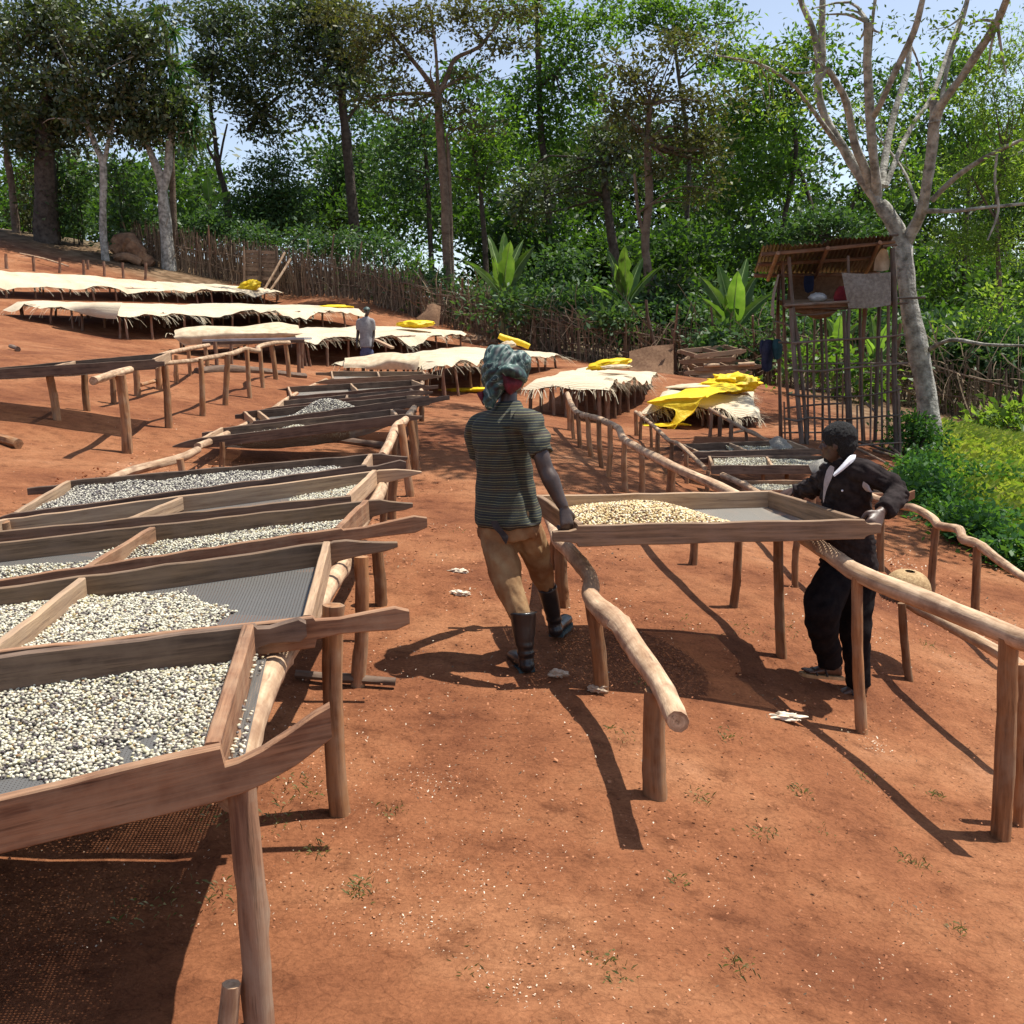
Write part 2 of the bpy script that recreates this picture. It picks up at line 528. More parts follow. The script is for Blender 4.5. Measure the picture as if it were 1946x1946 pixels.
def tag(o, label=None, cat=None, group=None, kind=None):
    if label:
        o['label'] = label
    if cat:
        o['category'] = cat
    if group:
        o['group'] = group
    if kind:
        o['kind'] = kind
    return o


def thing(name, label, cat, loc, group=None):
    o = bpy.data.objects.new(name, None)
    o.empty_display_size = 0.1
    C.objects.link(o)
    o.location = loc
    ORG[o] = Vector(loc)
    return tag(o, label, cat, group)


def frame_of(d):
    d = d.normalized()
    a = Vector((0, 0, 1)) if abs(d.z) < 0.9 else Vector((0, 1, 0))
    u = d.cross(a).normalized()
    return u, u.cross(d).normalized()


def catmull(pts, k):
    """smooth path through points; each point is a tuple (Vector, radius)"""
    if len(pts) < 3 or k < 2:
        return pts
    out = []
    for i in range(len(pts) - 1):
        p0, p1 = pts[max(i - 1, 0)], pts[i]
        p2, p3 = pts[i + 1], pts[min(i + 2, len(pts) - 1)]
        for j in range(k):
            t = j / k
            q = 0.5 * ((2 * p1[0]) + (p2[0] - p0[0]) * t + (2 * p0[0] - 5 * p1[0] + 4 * p2[0] - p3[0]) * t * t + (3 * p1[0] - p0[0] - 3 * p2[0] + p3[0]) * t ** 3)
            out.append((q, p1[1] + (p2[1] - p1[1]) * t))
    out.append(pts[-1])
    return out


def tube(mb, pts, n=8, wob=0.06, k=1, cap=True, knots=0.0):
    """pts: list of (Vector, radius); rough round log"""
    pts = catmull(pts, k)
    gv = random.uniform(-50, 50)
    ph = random.uniform(0, 6.28)
    vs, fs, gs = [], [], []
    al = 0.0
    u = None
    m = len(pts)
    for i, (p, r) in enumerate(pts):
        d = (pts[min(i + 1, m - 1)][0] - pts[max(i - 1, 0)][0])
        if d.length < 1e-6:
            d = Vector((0, 0, 1))
        d.normalize()
        if u is None:
            u, w = frame_of(d)
        else:
            u = (u - d * u.dot(d)).normalized()
            w = u.cross(d).normalized()
            al += (p - pts[i - 1][0]).length
        for j in range(n):
            a = 2 * math.pi * j / n
            rr = r * (1 + wob * (math.sin(a * 2 + ph + al * 3.1) * 0.5 + random.uniform(-0.6, 0.6)))
            if knots and random.random() < knots:
                rr *= 1.16
            vs.append(p + u * (rr * math.cos(a)) + w * (rr * math.sin(a)))
            gs.append((gv + al, r * math.cos(a) + gv, r * math.sin(a)))
    for i in range(m - 1):
        for j in range(n):
            a, b = i * n + j, i * n + (j + 1) % n
            fs.append((a, a + n, b + n, b))
    if cap:
        for i, off in ((0, -1), (m - 1, 1)):
            c = len(vs)
            vs.append(pts[i][0].copy())
            gs.append((gv + al * (i > 0) + 0.3 * off, gv, 0))
            base = i * n
            for j in range(n):
                a, b = base + j, base + (j + 1) % n
                fs.append((a, b, c) if i == 0 else (b, a, c))
    mb.add(vs, fs, gs)


def log(name, pts, mat, parent, n=9, wob=0.06, k=3, knots=0.04):
    mb = MB()
    tube(mb, pts, n, wob, k, True, knots)
    return mb.build(name, mat, parent)


def post(name, base, top, r0, r1, mat, parent, bend=0.02, n=10):
    """standing pole sunk into the soil"""
    d = top - base
    b = base - d.normalized() * 0.12
    pts = []
    k = 6
    s1, s2 = random.uniform(-1, 1), random.uniform(-1, 1)
    for i in range(k + 1):
        t = i / k
        q = b.lerp(top, t)
        q = q + Vector((s1, s2, 0)) * bend * math.sin(math.pi * t)
        pts.append((q, r0 + (r1 - r0) * t))
    return log(name, pts, mat, parent, n, 0.10, 2, 0.06)


def plank(mb, p0, dirv, stations, th, side):
    """stations: (s, top offset, bottom offset); th thickness along 'side'"""
    gv = random.uniform(-50, 50)
    vs, fs, gs = [], [], []
    ch = 0.004
    for s, zt, zb in stations:
        p = p0 + dirv * s
        for zz, w in ((zt - ch, -0.5), (zt, -0.5 + 0.12), (zt, 0.5 - 0.12), (zt - ch, 0.5), (zb + ch, 0.5), (zb, 0.38), (zb, -0.38), (zb + ch, -0.5)):
            vs.append(p + side * (w * th) + Vector((0, 0, zz)))
            gs.append((gv + s, zz + gv, w * th))
    n = 8
    m = len(stations)
    for i in range(m - 1):
        for j in range(n):
            a, b = i * n + j, i * n + (j + 1) % n
            fs.append((a, b, b + n, a + n))
    fs.append(tuple(range(n - 1, -1, -1)))
    fs.append(tuple(range((m - 1) * n, m * n)))
    mb.add(vs, fs, gs)


def box_between(mb, a, b, w, h, up=Vector((0, 0, 1))):
    d = (b - a)
    L = d.length
    d.normalize()
    s = d.cross(up).normalized()
    t = s.cross(d).normalized()
    gv = random.uniform(-50, 50)
    vs, gs = [], []
    for e, p in ((0, a), (L, b)):
        for x, y in ((-w, -h), (w, -h), (w, h), (-w, h)):
            vs.append(p + s * (x / 2) + t * (y / 2))
            gs.append((gv + e, x / 2, y / 2 + gv))
    mb.add(vs, [(0, 1, 2, 3), (7, 6, 5, 4), (0, 4, 5, 1), (1, 5, 6, 2), (2, 6, 7, 3), (3, 7, 4, 0)], gs)


# ------------------------------------------------------------------ ground
def build_ground():
    def axis(lo, hi, n, c, s):
        t = np.linspace(math.asinh((lo - c) / s), math.asinh((hi - c) / s), n)
        return c + s * np.sinh(t)
    xs = axis(-330, 330, 236, 0.0, 4.5)
    ys = axis(-40, 480, 262, 4.0, 4.5)
    X, Y = np.meshgrid(xs, ys)
    Zg = gz_arr(X, Y)
    n1 = np.zeros(X.shape)
    rs = np.random.default_rng(3)
    for fr, am in ((0.9, 0.018), (2.3, 0.010), (5.5, 0.006), (13.0, 0.0035), (23.0, 0.002)):
        for _ in range(4):
            a = rs.uniform(0, 6.28)
            n1 += am * 0.6 * np.sin((X * math.cos(a) + Y * math.sin(a)) * fr + rs.uniform(0, 6.28))
    Zg = Zg + n1 * np.exp(-(np.maximum(Y - 25, 0)) / 30)
    v = np.stack([X, Y, Zg], -1).reshape(-1, 3)
    ny, nx = X.shape
    i = np.arange(nx - 1)
    j = np.arange(ny - 1)
    I, J = np.meshgrid(i, j)
    a = (J * nx + I).ravel()
    f = np.stack([a, a + 1, a + 1 + nx, a + nx], -1)
    # what covers the soil: 0 bare, 1 woodland floor / leaf litter
    fx = np.array([p[0] for p in FENCE_XY])
    fy = np.array([p[1] for p in FENCE_XY])
    o = np.argsort(fx)
    lim = np.interp(X, np.concatenate([[-60, -22], fx[o]]), np.concatenate([[53, 51.5], fy[o]]))
    forest = np.clip((Y - lim - 0.3) / 1.5, 0, 1)
    hill = np.clip((Y - 46.5 + 0.35 * (X + 20)) / 3.0, 0, 1) * (X < -12)
    rightg = np.clip((X - (4.6 + 0.10 * Y)) / 1.0, 0, 1) * np.clip((Y - 9) / 1.5, 0, 1)
    cov = np.maximum(forest, np.maximum(hill * 0.8, rightg * 0.75)).ravel()
    m, nt, out = new_mat('red_soil')
    tc = N(nt, 'ShaderNodeTexCoord')
    nA = N(nt, 'ShaderNodeTexNoise', i_Scale=0.55, i_Detail=8.0, i_Roughness=0.62)
    nB = N(nt, 'ShaderNodeTexNoise', i_Scale=6.5, i_Detail=9.0, i_Roughness=0.7)
    nC = N(nt, 'ShaderNodeTexNoise', i_Scale=55.0, i_Detail=4.0, i_Roughness=0.7)
    vo = N(nt, 'ShaderNodeTexVoronoi', i_Scale=9.0, feature='DISTANCE_TO_EDGE')
    mpw = N(nt, 'ShaderNodeTexNoise', i_Scale=3.0, i_Detail=4.0)
    for n in (nA, nB, nC, mpw):
        nt.links.new(tc.outputs['Object'], n.inputs['Vector'])
    va = N(nt, 'ShaderNodeVectorMath', operation='MULTIPLY_ADD')
    va.inputs[1].default_value = (0.35, 0.35, 0.35)
    nt.links.new(mpw.outputs['Color'], va.inputs[0])
    nt.links.new(tc.outputs['Object'], va.inputs[2])
    nt.links.new(va.outputs[0], vo.inputs['Vector'])
    rA = ramp(nt, [(0.33, (0.125, 0.041, 0.018)), (0.49, (0.222, 0.085, 0.037)), (0.60, (0.275, 0.118, 0.054)), (0.72, (0.345, 0.170, 0.092))])
    rB = ramp(nt, [(0.30, (0.55, 0.50, 0.48)), (0.47, (1.0, 1.0, 1.0)), (0.70, (1.22, 1.25, 1.28))])
    rC = ramp(nt, [(0.30, (0.72, 0.7, 0.7)), (0.55, (1.05, 1.05, 1.05)), (0.75, (1.2, 1.22, 1.25))])
    nt.links.new(nA.outputs[0], rA.inputs[0])
    nt.links.new(nB.outputs[0], rB.inputs[0])
    nt.links.new(nC.outputs[0], rC.inputs[0])
    c = mix(nt, rA.outputs[0], rB.outputs[0], 1.0, 'MULTIPLY')
    c = mix(nt, c, rC.outputs[0], 1.0, 'MULTIPLY')
    rV = ramp(nt, [(0.0, (0.66, 0.62, 0.60)), (0.012, (0.8, 0.78, 0.77)), (0.03, (1, 1, 1))])
    nt.links.new(vo.outputs['Distance'], rV.inputs[0])
    c = mix(nt, c, rV.outputs[0], 0.7, 'MULTIPLY')
    ca = N(nt, 'ShaderNodeAttribute', attribute_name='cover')
    nD = N(nt, 'ShaderNodeTexNoise', i_Scale=2.2, i_Detail=7.0)
    nt.links.new(tc.outputs['Object'], nD.inputs['Vector'])
    rD = ramp(nt, [(0.35, (0.045, 0.04, 0.02)), (0.5, (0.12, 0.085, 0.05)), (0.65, (0.20, 0.15, 0.09))])
    nt.links.new(nD.outputs[0], rD.inputs[0])
    c = mix(nt, c, rD.outputs[0], ca.outputs['Fac'])
    bs = N(nt, 'ShaderNodeBsdfPrincipled', i_Roughness=0.95)
    bs.inputs['Specular IOR Level'].default_value = 0.15
    nt.links.new(c, bs.inputs['Base Color'])
    hh = N(nt, 'ShaderNodeMath', operation='MULTIPLY_ADD')
    hh.inputs[1].default_value = 0.35
    nt.links.new(nC.outputs[0], hh.inputs[0])
    nt.links.new(nB.outputs[0], hh.inputs[2])
    nt.links.new(bump(nt, hh.outputs[0], 0.7, 0.045), bs.inputs['Normal'])
    nt.links.new(bs.outputs[0], out.inputs[0])
    g = big_mesh('ground', v, f, m, smooth=True, org=Vector((0, 0, 0)))
    at = g.data.attributes.new('cover', 'FLOAT', 'POINT')
    at.data.foreach_set('value', cov.astype(np.float32))
    tag(g, 'bare red earth yard sloping down to the right', 'ground', kind='structure')
    return g


FENCE_PX = [(255, 501, 50.5), (290, 505, 50.3), (420, 525, 50), (520, 550, 49), (604, 560, 47), (720, 590, 45.5), (860, 624, 43), (990, 655, 40.5),
            (1107, 685, 38), (1210, 704, 37), (1300, 715, 36), (1450, 730, 34), (1580, 765, 31.5), (1720, 790, 30), (1860, 805, 28), (1946, 830, 27), (2150, 880, 25)]
FENCE_XY = [(P(a, b, y).x, y) for a, b, y in FENCE_PX]
build_ground()


# ------------------------------------------------------------------ drying trays and the coffee on them
def handle(style):
    return {'up': [(0.0, -0.052, -0.138), (0.12, -0.05, -0.136), (0.35, -0.034, -0.124), (0.65, 0.0, -0.096), (0.85, 0.026, -0.068), (1.0, 0.040, -0.046)],
            'club': [(0.0, -0.012, -0.085), (0.25, -0.016, -0.075), (0.55, -0.006, -0.078), (0.85, 0.002, -0.084), (1.0, -0.016, -0.066)],
            'taper': [(0.0, 0.0, -0.10), (0.2, -0.002, -0.092), (0.45, -0.02, -0.085), (0.8, -0.038, -0.082), (1.0, -0.046, -0.07)],
            'flat': [(0.0, -0.018, -0.10), (0.3, -0.028, -0.09), (0.7, -0.026, -0.086), (1.0, -0.03, -0.084)],
            'point': [(0.0, 0.0, -0.10), (0.4, -0.01, -0.09), (0.75, -0.03, -0.075), (1.0, -0.05, -0.062)]}[style]


class Tray:
    pass


def line_hit(px, py, p, a):
    d = ray(px, py)
    k = d.x / d.y
    vx, vy = -math.cos(a), -math.sin(a)
    Y = (p.x * vy - p.y * vx) / (k * vy - vx)
    return CAM + d * (Y / d.y)


def tray(label, FR, yf, FL, BR, yb, BL, mat=None, H=0.115, L=None, ang=0.2, fr=('flat', 0.25), br=('flat', 0.25), fl=None, bl=None, divs=(0.5,),
         sag=0.05, ends='board_pale', net='net', mats=None, group='coffee drying trays', ang_b=None, corners=None, th=0.035):
    t = Tray()
    if corners:
        frp, flp, brp, blp = corners
    else:
        frp, brp = P(*FR, yf), P(*BR, yb)
        flp = line_hit(*FL, frp, ang)
        blp = line_hit(*BL, brp, ang if ang_b is None else ang_b)
        if L:
            flp = frp + (flp - frp).normalized() * L
            blp = brp + (blp - brp).normalized() * L
    t.c = (frp, flp, brp, blp)
    t.H = H
    t.sag = sag
    root = thing('drying_tray', label, 'tray', (frp + flp + brp + blp) / 4 - Vector((0, 0, H)), group)
    t.root = root
    mF, mB = mats if mats else (mat, mat)
    for nm, a, b, hr, hl, mm in (('side_board', frp, flp, fr, fl, mF), ('side_board', brp, blp, br, bl, mB)):
        d = b - a
        LL = d.length
        d.normalize()
        side = Vector((d.y, -d.x, 0)).normalized()
        st = []
        if hr:
            for q, zt, zb in reversed(handle(hr[0])):
                st.append((-0.03 - q * hr[1], zt, zb))
        n = max(4, int(LL / 0.12))
        for i in range(n + 1):
            s = -0.022 + (LL + 0.044) * i / n
            st.append((s, random.uniform(-0.004, 0.004), -H + random.uniform(-0.003, 0.003)))
        if hl:
            for q, zt, zb in handle(hl[0]):
                st.append((LL + 0.03 + q * hl[1], zt, zb))
        mb = MB()
        plank(mb, a, d, st, th * random.uniform(0.9, 1.1), side)
        mb.build(nm, M[mm], root, sharp=35)
    for k, u in enumerate([0.0, 1.0] + list(divs)):
        a = frp.lerp(flp, u)
        b = brp.lerp(blp, u)
        d = b - a
        LL = d.length
        d.normalize()
        side = Vector((d.y, -d.x, 0)).normalized()
        mb = MB()
        n = 7
        top = 0.004 if k < 2 else -0.004
        bot = -H + 0.002 if k < 2 else -H + 0.02
        plank(mb, a, d, [(0.02 + (LL - 0.04) * i / n, top + random.uniform(-0.004, 0.004), bot) for i in range(n + 1)], th * 0.95, side)
        mb.build('end_board' if k < 2 else 'divider', M[ends], root, sharp=35)
    nu, nv = 36, 18
    vs, fs, gs = [], [], []
    Lu, Lv = (flp - frp).length, (brp - frp).length
    for j in range(nv + 1):
        for i in range(nu + 1):
            u, v = i / nu, j / nv
            p = t_patch(t, np.array([u]), np.array([v]))[0]
            vs.append(tuple(p))
            gs.append((u * Lu, v * Lv, 0))
    for j in range(nv):
        for i in range(nu):
            a = j * (nu + 1) + i
            fs.append((a, a + 1, a + nu + 2, a + nu + 1))
    mb = MB()
    mb.add(vs, fs, gs)
    mb.build('wire_mesh', M[net], root, sharp=None)
    return t


def t_patch(t, u, v):
    """point on the sagging netting of a tray"""
    a, b, c, d = [np.array(q) for q in t.c]
    u_, v_ = u[:, None], v[:, None]
    p = (a * (1 - u_) + b * u_) * (1 - v_) + (c * (1 - u_) + d * u_) * v_
    p[:, 2] += (0.010 * sn(p[:, 0], p[:, 1], 5.0, 41, 2) + 0.004 * sn(p[:, 0], p[:, 1] * .3, 22.0, 42, 1)) * np.clip(np.minimum(u, 1 - u) * 8, 0, 1) * np.clip(np.minimum(v, 1 - v) * 8, 0, 1)
    p[:, 2] += -t.H * 0.9 - t.sag * np.sin(np.pi * np.clip(u, 0, 1)) ** 0.7 * np.sin(np.pi * np.clip(v, 0, 1)) ** 0.7
    return p


def sn(x, y, fr, seed, octs=3):
    rs = np.random.default_rng(seed)
    o = np.zeros(np.shape(x))
    am = 1.0
    for _ in range(octs):
        for _ in range(3):
            a = rs.uniform(0, 6.28)
            o = o + am * np.sin((x * math.cos(a) + y * math.sin(a)) * fr + rs.uniform(0, 6.28)) / 3
        am *= 0.6
        fr *= 2.1
    return o


def bean_template(hi):
    if hi:
        v = [(0, 0, 1)]
        for z, r in ((0.5, 0.87), (-0.5, 0.87)):
            for k in range(6):
                a = math.pi * 2 * k / 6 + (0.5 if z < 0 else 0)
                v.append((r * math.cos(a), r * math.sin(a), z))
        v.append((0, 0, -1))
        f = []
        for k in range(6):
            k2 = (k + 1) % 6
            f += [(0, 1 + k, 1 + k2), (1 + k, 7 + k, 1 + k2), (1 + k2, 7 + k, 7 + k2), (13, 7 + k2, 7 + k)]
    else:
        v = [(0, 0, 1)] + [(math.cos(math.pi * 2 * k / 5), math.sin(math.pi * 2 * k / 5), 0) for k in range(5)] + [(0, 0, -1)]
        f = []
        for k in range(5):
            k2 = (k + 1) % 5
            f += [(0, 1 + k, 1 + k2), (6, 1 + k2, 1 + k)]
    return np.array(v), np.array(f)


def beans(t, hfun, label, size=0.0065, gap=0.0105, mat='bean', hi=True, u=(0, 1), v=(0, 1), seed=1, name='coffee_beans', rest=None):
    """beans lying in the netting of a tray: a top layer and one beneath; 'rest' continues them coarsely outside the frame"""
    rs = np.random.default_rng(seed)
    Lu = (t.c[1] - t.c[0]).length
    Lv = (t.c[2] - t.c[0]).length
    VV, FF, o = [], [], 0
    for layer, (ua, ub), g, sz, hq in [(0, u, gap, size, hi), (1, u, gap, size, False)] + ([(0, rest, gap * 1.5, size * 1.9, False)] if rest else []):
        nu = max(2, int((ub - ua) * Lu / g))
        nv = max(2, int((v[1] - v[0]) * Lv / g))
        uu, vv = np.meshgrid(np.linspace(ua, ub, nu), np.linspace(v[0], v[1], nv))
        uu = uu.ravel() + rs.normal(0, 0.42 * g / Lu, uu.size)
        vv = vv.ravel() + rs.normal(0, 0.42 * g / Lv, vv.size)
        ok = (uu > ua + 0.004) & (uu < ub - 0.004) & (vv > v[0] + 0.016) & (vv < v[1] - 0.016)
        uu, vv = uu[ok], vv[ok]
        h = hfun(uu * Lu, vv * Lv, uu, vv)
        ok = h > 0.0015 + 0.005 * layer
        uu, vv, h = uu[ok], vv[ok], h[ok]
        p = t_patch(t, uu, vv)
        p[:, 2] += h + rs.uniform(-0.25, 0.45, len(h)) * sz - layer * sz * 0.85
        n = len(p)
        tv, tf = bean_template(hq)
        sc = rs.uniform(0.8, 1.15, (n, 1)) * sz * np.array([[1.15, 0.85, 0.62]])
        q = tv[None] * sc[:, None, :]
        yaw = rs.uniform(0, 6.28, n)
        pit = rs.normal(0, 0.45, n)
        cy, sy, cp, sp = np.cos(yaw), np.sin(yaw), np.cos(pit), np.sin(pit)
        x = q[..., 0] * cp[:, None] + q[..., 2] * sp[:, None]
        z = -q[..., 0] * sp[:, None] + q[..., 2] * cp[:, None]
        y = q[..., 1]
        w = np.stack([x * cy[:, None] - y * sy[:, None], x * sy[:, None] + y * cy[:, None], z], -1) + p[:, None, :]
        VV.append(w.reshape(-1, 3))
        FF.append((tf[None] + (np.arange(n) * len(tv))[:, None, None] + o).reshape(-1, 3))
        o += n * len(tv)
    ob = big_mesh(name, np.concatenate(VV), np.concatenate(FF), M[mat], smooth=True)
    return tag(ob, label, 'coffee beans', 'coffee beans drying in the trays', 'stuff')


def patchy(base, amp, fr, seed, lo=-1.0):
    return lambda x, y, u, v: base + amp * sn(x, y, fr, seed)


# --- left row
T1 = tray('nearest reddish drying tray with an upswept handle, spread with pale beans', (402, 1418), 2.65, (0, 1511), (472, 1187), 3.80, (0, 1247), mats=('board_red', 'board_dark'), L=2.1, ang=0.2,
          fr=('up', 0.27), br=('club', 0.17), divs=(0.52,), ends='board_red', sag=0.035, H=0.14, th=0.042, net='net_shading')
beans(T1, lambda x, y, u, v: 0.0085 + 0.009 * sn(x, y, 5.0, 3) + 0.006 * sn(x, y, 19.0, 4) - 0.035 * np.exp(-(((x - 0.70) / 0.14) ** 2 + ((y - 0.40) / 0.10) ** 2)) - 0.022 * np.exp(-(((x - 0.34) / 0.07) ** 2 + ((y - 0.17) / 0.07) ** 2)) + 0.006 * (v > 0.5),
      'pale parchment beans spread thinly in the nearest tray, netting bare in patches', u=(0.012, 0.52), size=0.0070, gap=0.0120, rest=(0.52, 0.99), seed=2)
_e = Tray()
_d1, _d2 = (T1.c[0] - T1.c[1]).normalized(), (T1.c[2] - T1.c[3]).normalized()
_e.c = (T1.c[0] + _d1 * 0.056, T1.c[0] + _d1 * 0.022, T1.c[2] + _d2 * 0.056, T1.c[2] + _d2 * 0.022)
_e.H, _e.sag = 0.115, 0.0
beans(_e, lambda x, y, u, v: 0.004 + 0.008 * sn(x * 3, y, 9.0, 15), 'stray beans caught on the netting between the nearest end board and the rail', u=(0, 1), v=(0.05, 0.95), size=0.0070, gap=0.0115, seed=15)
mb = MB()
mb.add([tuple(q + Vector((0, 0, -0.125))) for q in (_e.c[0], _e.c[1], _e.c[3], _e.c[2])], [(0, 1, 2, 3)], [(0, 0, 0), (0.06, 0, 0), (0.06, 1.15, 0), (0, 1.15, 0)])
mb.build('wire_mesh', M['net'], T1.root, sharp=None)
T2 = tray('second drying tray with heaped beans and bare netting at its right end', (583, 1172), 3.90, (0, 1236), (621, 1030), 5.10, (0, 1117), mats=('board_red', 'board_grey'), L=2.1, ang=0.2,
          fr=('club', 0.34), br=('taper', 0.30), divs=(0.52,), sag=0.045, ends='board_pale')
beans(T2, lambda x, y, u, v: 0.10 * np.clip(1.15 - np.sqrt(((x - 1.36) / 0.84) ** 2 + ((y - 0.45) / 0.80) ** 2), -0.2, 0.62) + 0.011 * sn(x, y, 7.0, 5) + 0.006 * sn(x, y, 23.0, 6),
      'heap of pale and grey beans in the tray with bare netting on its right', u=(0.02, 0.75), size=0.0072, gap=0.0124, seed=3, rest=(0.75, 0.99))
T3 = tray('third drying tray with a beans strip crossing its low divider', (640, 1003), 5.40, (0, 1101), (696, 951), 6.40, (0, 1031), mats=('board_red', 'board_grey'), L=2.4, ang=0.2,
          fr=('club', 0.42), br=('taper', 0.24), divs=(0.5,), sag=0.04, ends='board_red')
beans(T3, lambda x, y, u, v: 0.030 + 0.018 * sn(x, y, 4.0, 8) - 0.02 * np.clip((v - 0.72) / 0.2, 0, 2) + 0.05 * np.exp(-(((u - 0.5) / 0.1) ** 2)) * (v < 0.7),
      'white beans heaped over the divider of the third tray', u=(0.01, 0.99), size=0.0085, gap=0.0150, seed=4, hi=False)
T4 = tray('fourth drying tray, honey coloured inside and nearly empty', (660, 942), 6.80, (0, 1010), (712, 894), 7.75, (0, 988), mats=('board_grey', 'board_pale'), L=2.45, ang=0.2,
          fr=None, br=('point', 0.30), divs=(0.54,), sag=0.03)
beans(T4, lambda x, y, u, v: 0.035 - 0.055 * u / 0.4 + 0.012 * sn(x, y, 6.0, 9), 'few pale beans left at the right end of the honey coloured tray', u=(0.01, 0.5), size=0.0085, gap=0.0145, seed=5, hi=False)
T5 = tray('fifth drying tray, dark fronted and full of grey beans', (690, 884), 7.95, (27, 975), (704, 863), 9.0, (132, 913), mats=('board_dark', 'board_dark'), ang=0.16, ang_b=0.2,
          fr=('club', 0.28), br=('taper', 0.27), fl=('point', 0.14), bl=('flat', 0.28), divs=(), sag=0.03, ends='board_pale')
beans(T5, lambda x, y, u, v: 0.055 + 0.02 * sn(x, y, 4.0, 12) - 0.06 * np.clip((0.13 - u) / 0.1, 0, 1), 'grey and purple beans filling the dark fronted fifth tray', u=(0.02, 0.99), size=0.0095, gap=0.0165,
      mat='bean_grey', seed=6, hi=False)
T6 = tray('sagging dark tray with a long front handle, sixth in the left row', (754, 788), 12.2, (384, 832), (744, 778), 13.2, (422, 813), mat='board_dark', ang=0.2,
          fr=('taper', 0.25), br=('taper', 0.27), fl=('point', 0.28), bl=('flat', 0.2), divs=(), sag=0.17, ends='board_pale')
beans(T6, lambda x, y, u, v: 0.03 + 0.20 * np.exp(-(((u - 0.55) / 0.16) ** 2 + ((v - 0.5) / 0.35) ** 2)) + 0.012 * sn(x, y, 5.0, 13), 'small pale heap of beans in the sagging sixth tray', u=(0.25, 0.85), size=0.011, gap=0.018, seed=7, hi=False)
T7 = tray('seventh tray with a grey front board rising to a kinked handle', (811, 753), 14.0, (485, 800), (774, 752), 15.2, (465, 782), mat='board_dark', ang=0.2,
          fr=('flat', 0.26), br=None, fl=('flat', 0.3), bl=('flat', 0.1), divs=(0.92,), sag=0.03, ends='board_pale')
beans(T7, lambda x, y, u, v: 0.27 * np.exp(-(((u - 0.55) / 0.18) ** 2 + ((v - 0.5) / 0.35) ** 2)) - 0.03 + 0.012 * sn(x, y, 5.0, 14), 'pointed heap of grey beans in the seventh tray', u=(0.1, 0.95), size=0.012, gap=0.02, mat='bean_grey', seed=8, hi=False)
T8 = tray('eighth tray of the left row, narrow and dark', (786, 742), 16.2, (527, 772), (780, 739), 17.3, (537, 761), mat='board_dark', ang=0.2,
          fr=('taper', 0.25), br=None, fl=('point', 0.3), divs=(0.5,), sag=0.03, ends='board_pale')
T9 = tray('ninth tray of the left row, empty with a square left handle', (804, 731), 18.4, (555, 753), (783, 722), 19.6, (548, 735), mat='board_dark', ang=0.2,
          fr=('flat', 0.22), br=None, bl=('flat', 0.3), divs=(0.5,), sag=0.03, ends='board_pale', net='net_grey')
T10 = tray('farthest tray of the left row, lying before the sackcloth table', (809, 711), 21.0, (633, 720), (804, 706), 22.2, (630, 705), mat='board_grey', ang=0.15,
           fr=('taper', 0.28), br=('flat', 0.1), fl=('point', 0.3), bl=('flat', 0.28), divs=(0.5,), sag=0.03, ends='board_pale', net='net_grey')

# --- carried tray
_c = (P(1634, 986, 6.12), P(1105, 998, 5.9), P(1461, 933, 7.1), P(1024, 941, 6.85))
TC = tray('weathered tray with golden beans carried between two people', None, 0, None, None, 0, None, mats=('board_grey', 'board_pale'), corners=_c, H=0.115,
          fr=('flat', 0.09), br=('flat', 0.1), fl=('flat', 0.13), bl=('flat', 0.26), divs=(), sag=0.05, ends='board_grey', net='net_grey', group=None)
beans(TC, lambda x, y, u, v: 0.215 * np.clip(1.0 - np.sqrt(((u - 0.655) / 0.40) ** 2 + ((v - 0.48) / 0.70) ** 2), -0.2, 0.72) + 0.014 * np.exp(-((u - .93) / .1) ** 2) + 0.007 * sn(x, y, 8.0, 21),
      'golden brown beans heaped in the carried tray', u=(0.02, 0.98), size=0.0088, gap=0.0145, mat='bean_gold', seed=9)

# --- right row behind the man
R3 = tray('far dark tray right of the winding rail, with a grey net over its corner', (1536, 852), 15.2, (1327, 858), (1495, 836), 16.4, (1298, 844), mat='board_dark', ang=0.02,
          fr=('taper', 0.22), fl=('point', 0.2), bl=('point', 0.25), br=None, divs=(0.55,), sag=0.03)
beans(R3, lambda x, y, u, v: 0.04 + 0.03 * sn(x, y, 4.0, 31), 'thin pale beans in the far dark tray on the right', u=(0.05, 0.6), size=0.013, gap=0.022, seed=11, hi=False)
R2 = tray('middle dark tray on the right with two low bean heaps', (1580, 884), 13.8, (1355, 884), (1566, 866), 14.9, (1348, 867), mat='board_dark', ang=0.02,
          fr=None, br=None, bl=('flat', 0.1), divs=(0.5,), sag=0.03)
beans(R2, lambda x, y, u, v: 0.06 + 0.03 * sn(x, y, 4.0, 33), 'pale greenish beans in the middle tray behind the man', u=(0.03, 0.97), size=0.012, gap=0.02, seed=12, hi=False)
R1 = tray('reddish tray half hidden behind the dark jacketed man', (1686, 937), 11.7, (1438, 930), (1660, 912), 12.8, (1412, 913), mat='board_red', ang=-0.02,
          fr=('up', 0.26), br=None, divs=(0.5,), sag=0.03)
beans(R1, lambda x, y, u, v: 0.055 + 0.02 * sn(x, y, 4.0, 35), 'pale beans in the tray half hidden by the man', u=(0.3, 0.98), size=0.011, gap=0.018, seed=13, hi=False)
# --- upper left tray
L1 = tray('long dark tray lying empty on the upper left rack', (290, 683), 12.9, (0, 701), (322, 670), 14.0, (69, 692), mat='board_dark', ang=0.12, ang_b=0.12, L=2.3,
          fr=('flat', 0.1), br=None, divs=(0.5,), sag=0.05, ends='board_pale')


# ------------------------------------------------------------------ pole racks
def rail_pts(lst, widths):
    k = len(lst)
    if not isinstance(widths, (list, tuple)):
        widths = [widths] * k
    return [(P(px, py, Y), m_px(w, Y) / 2) for (px, py, Y), w in zip(lst, widths)]


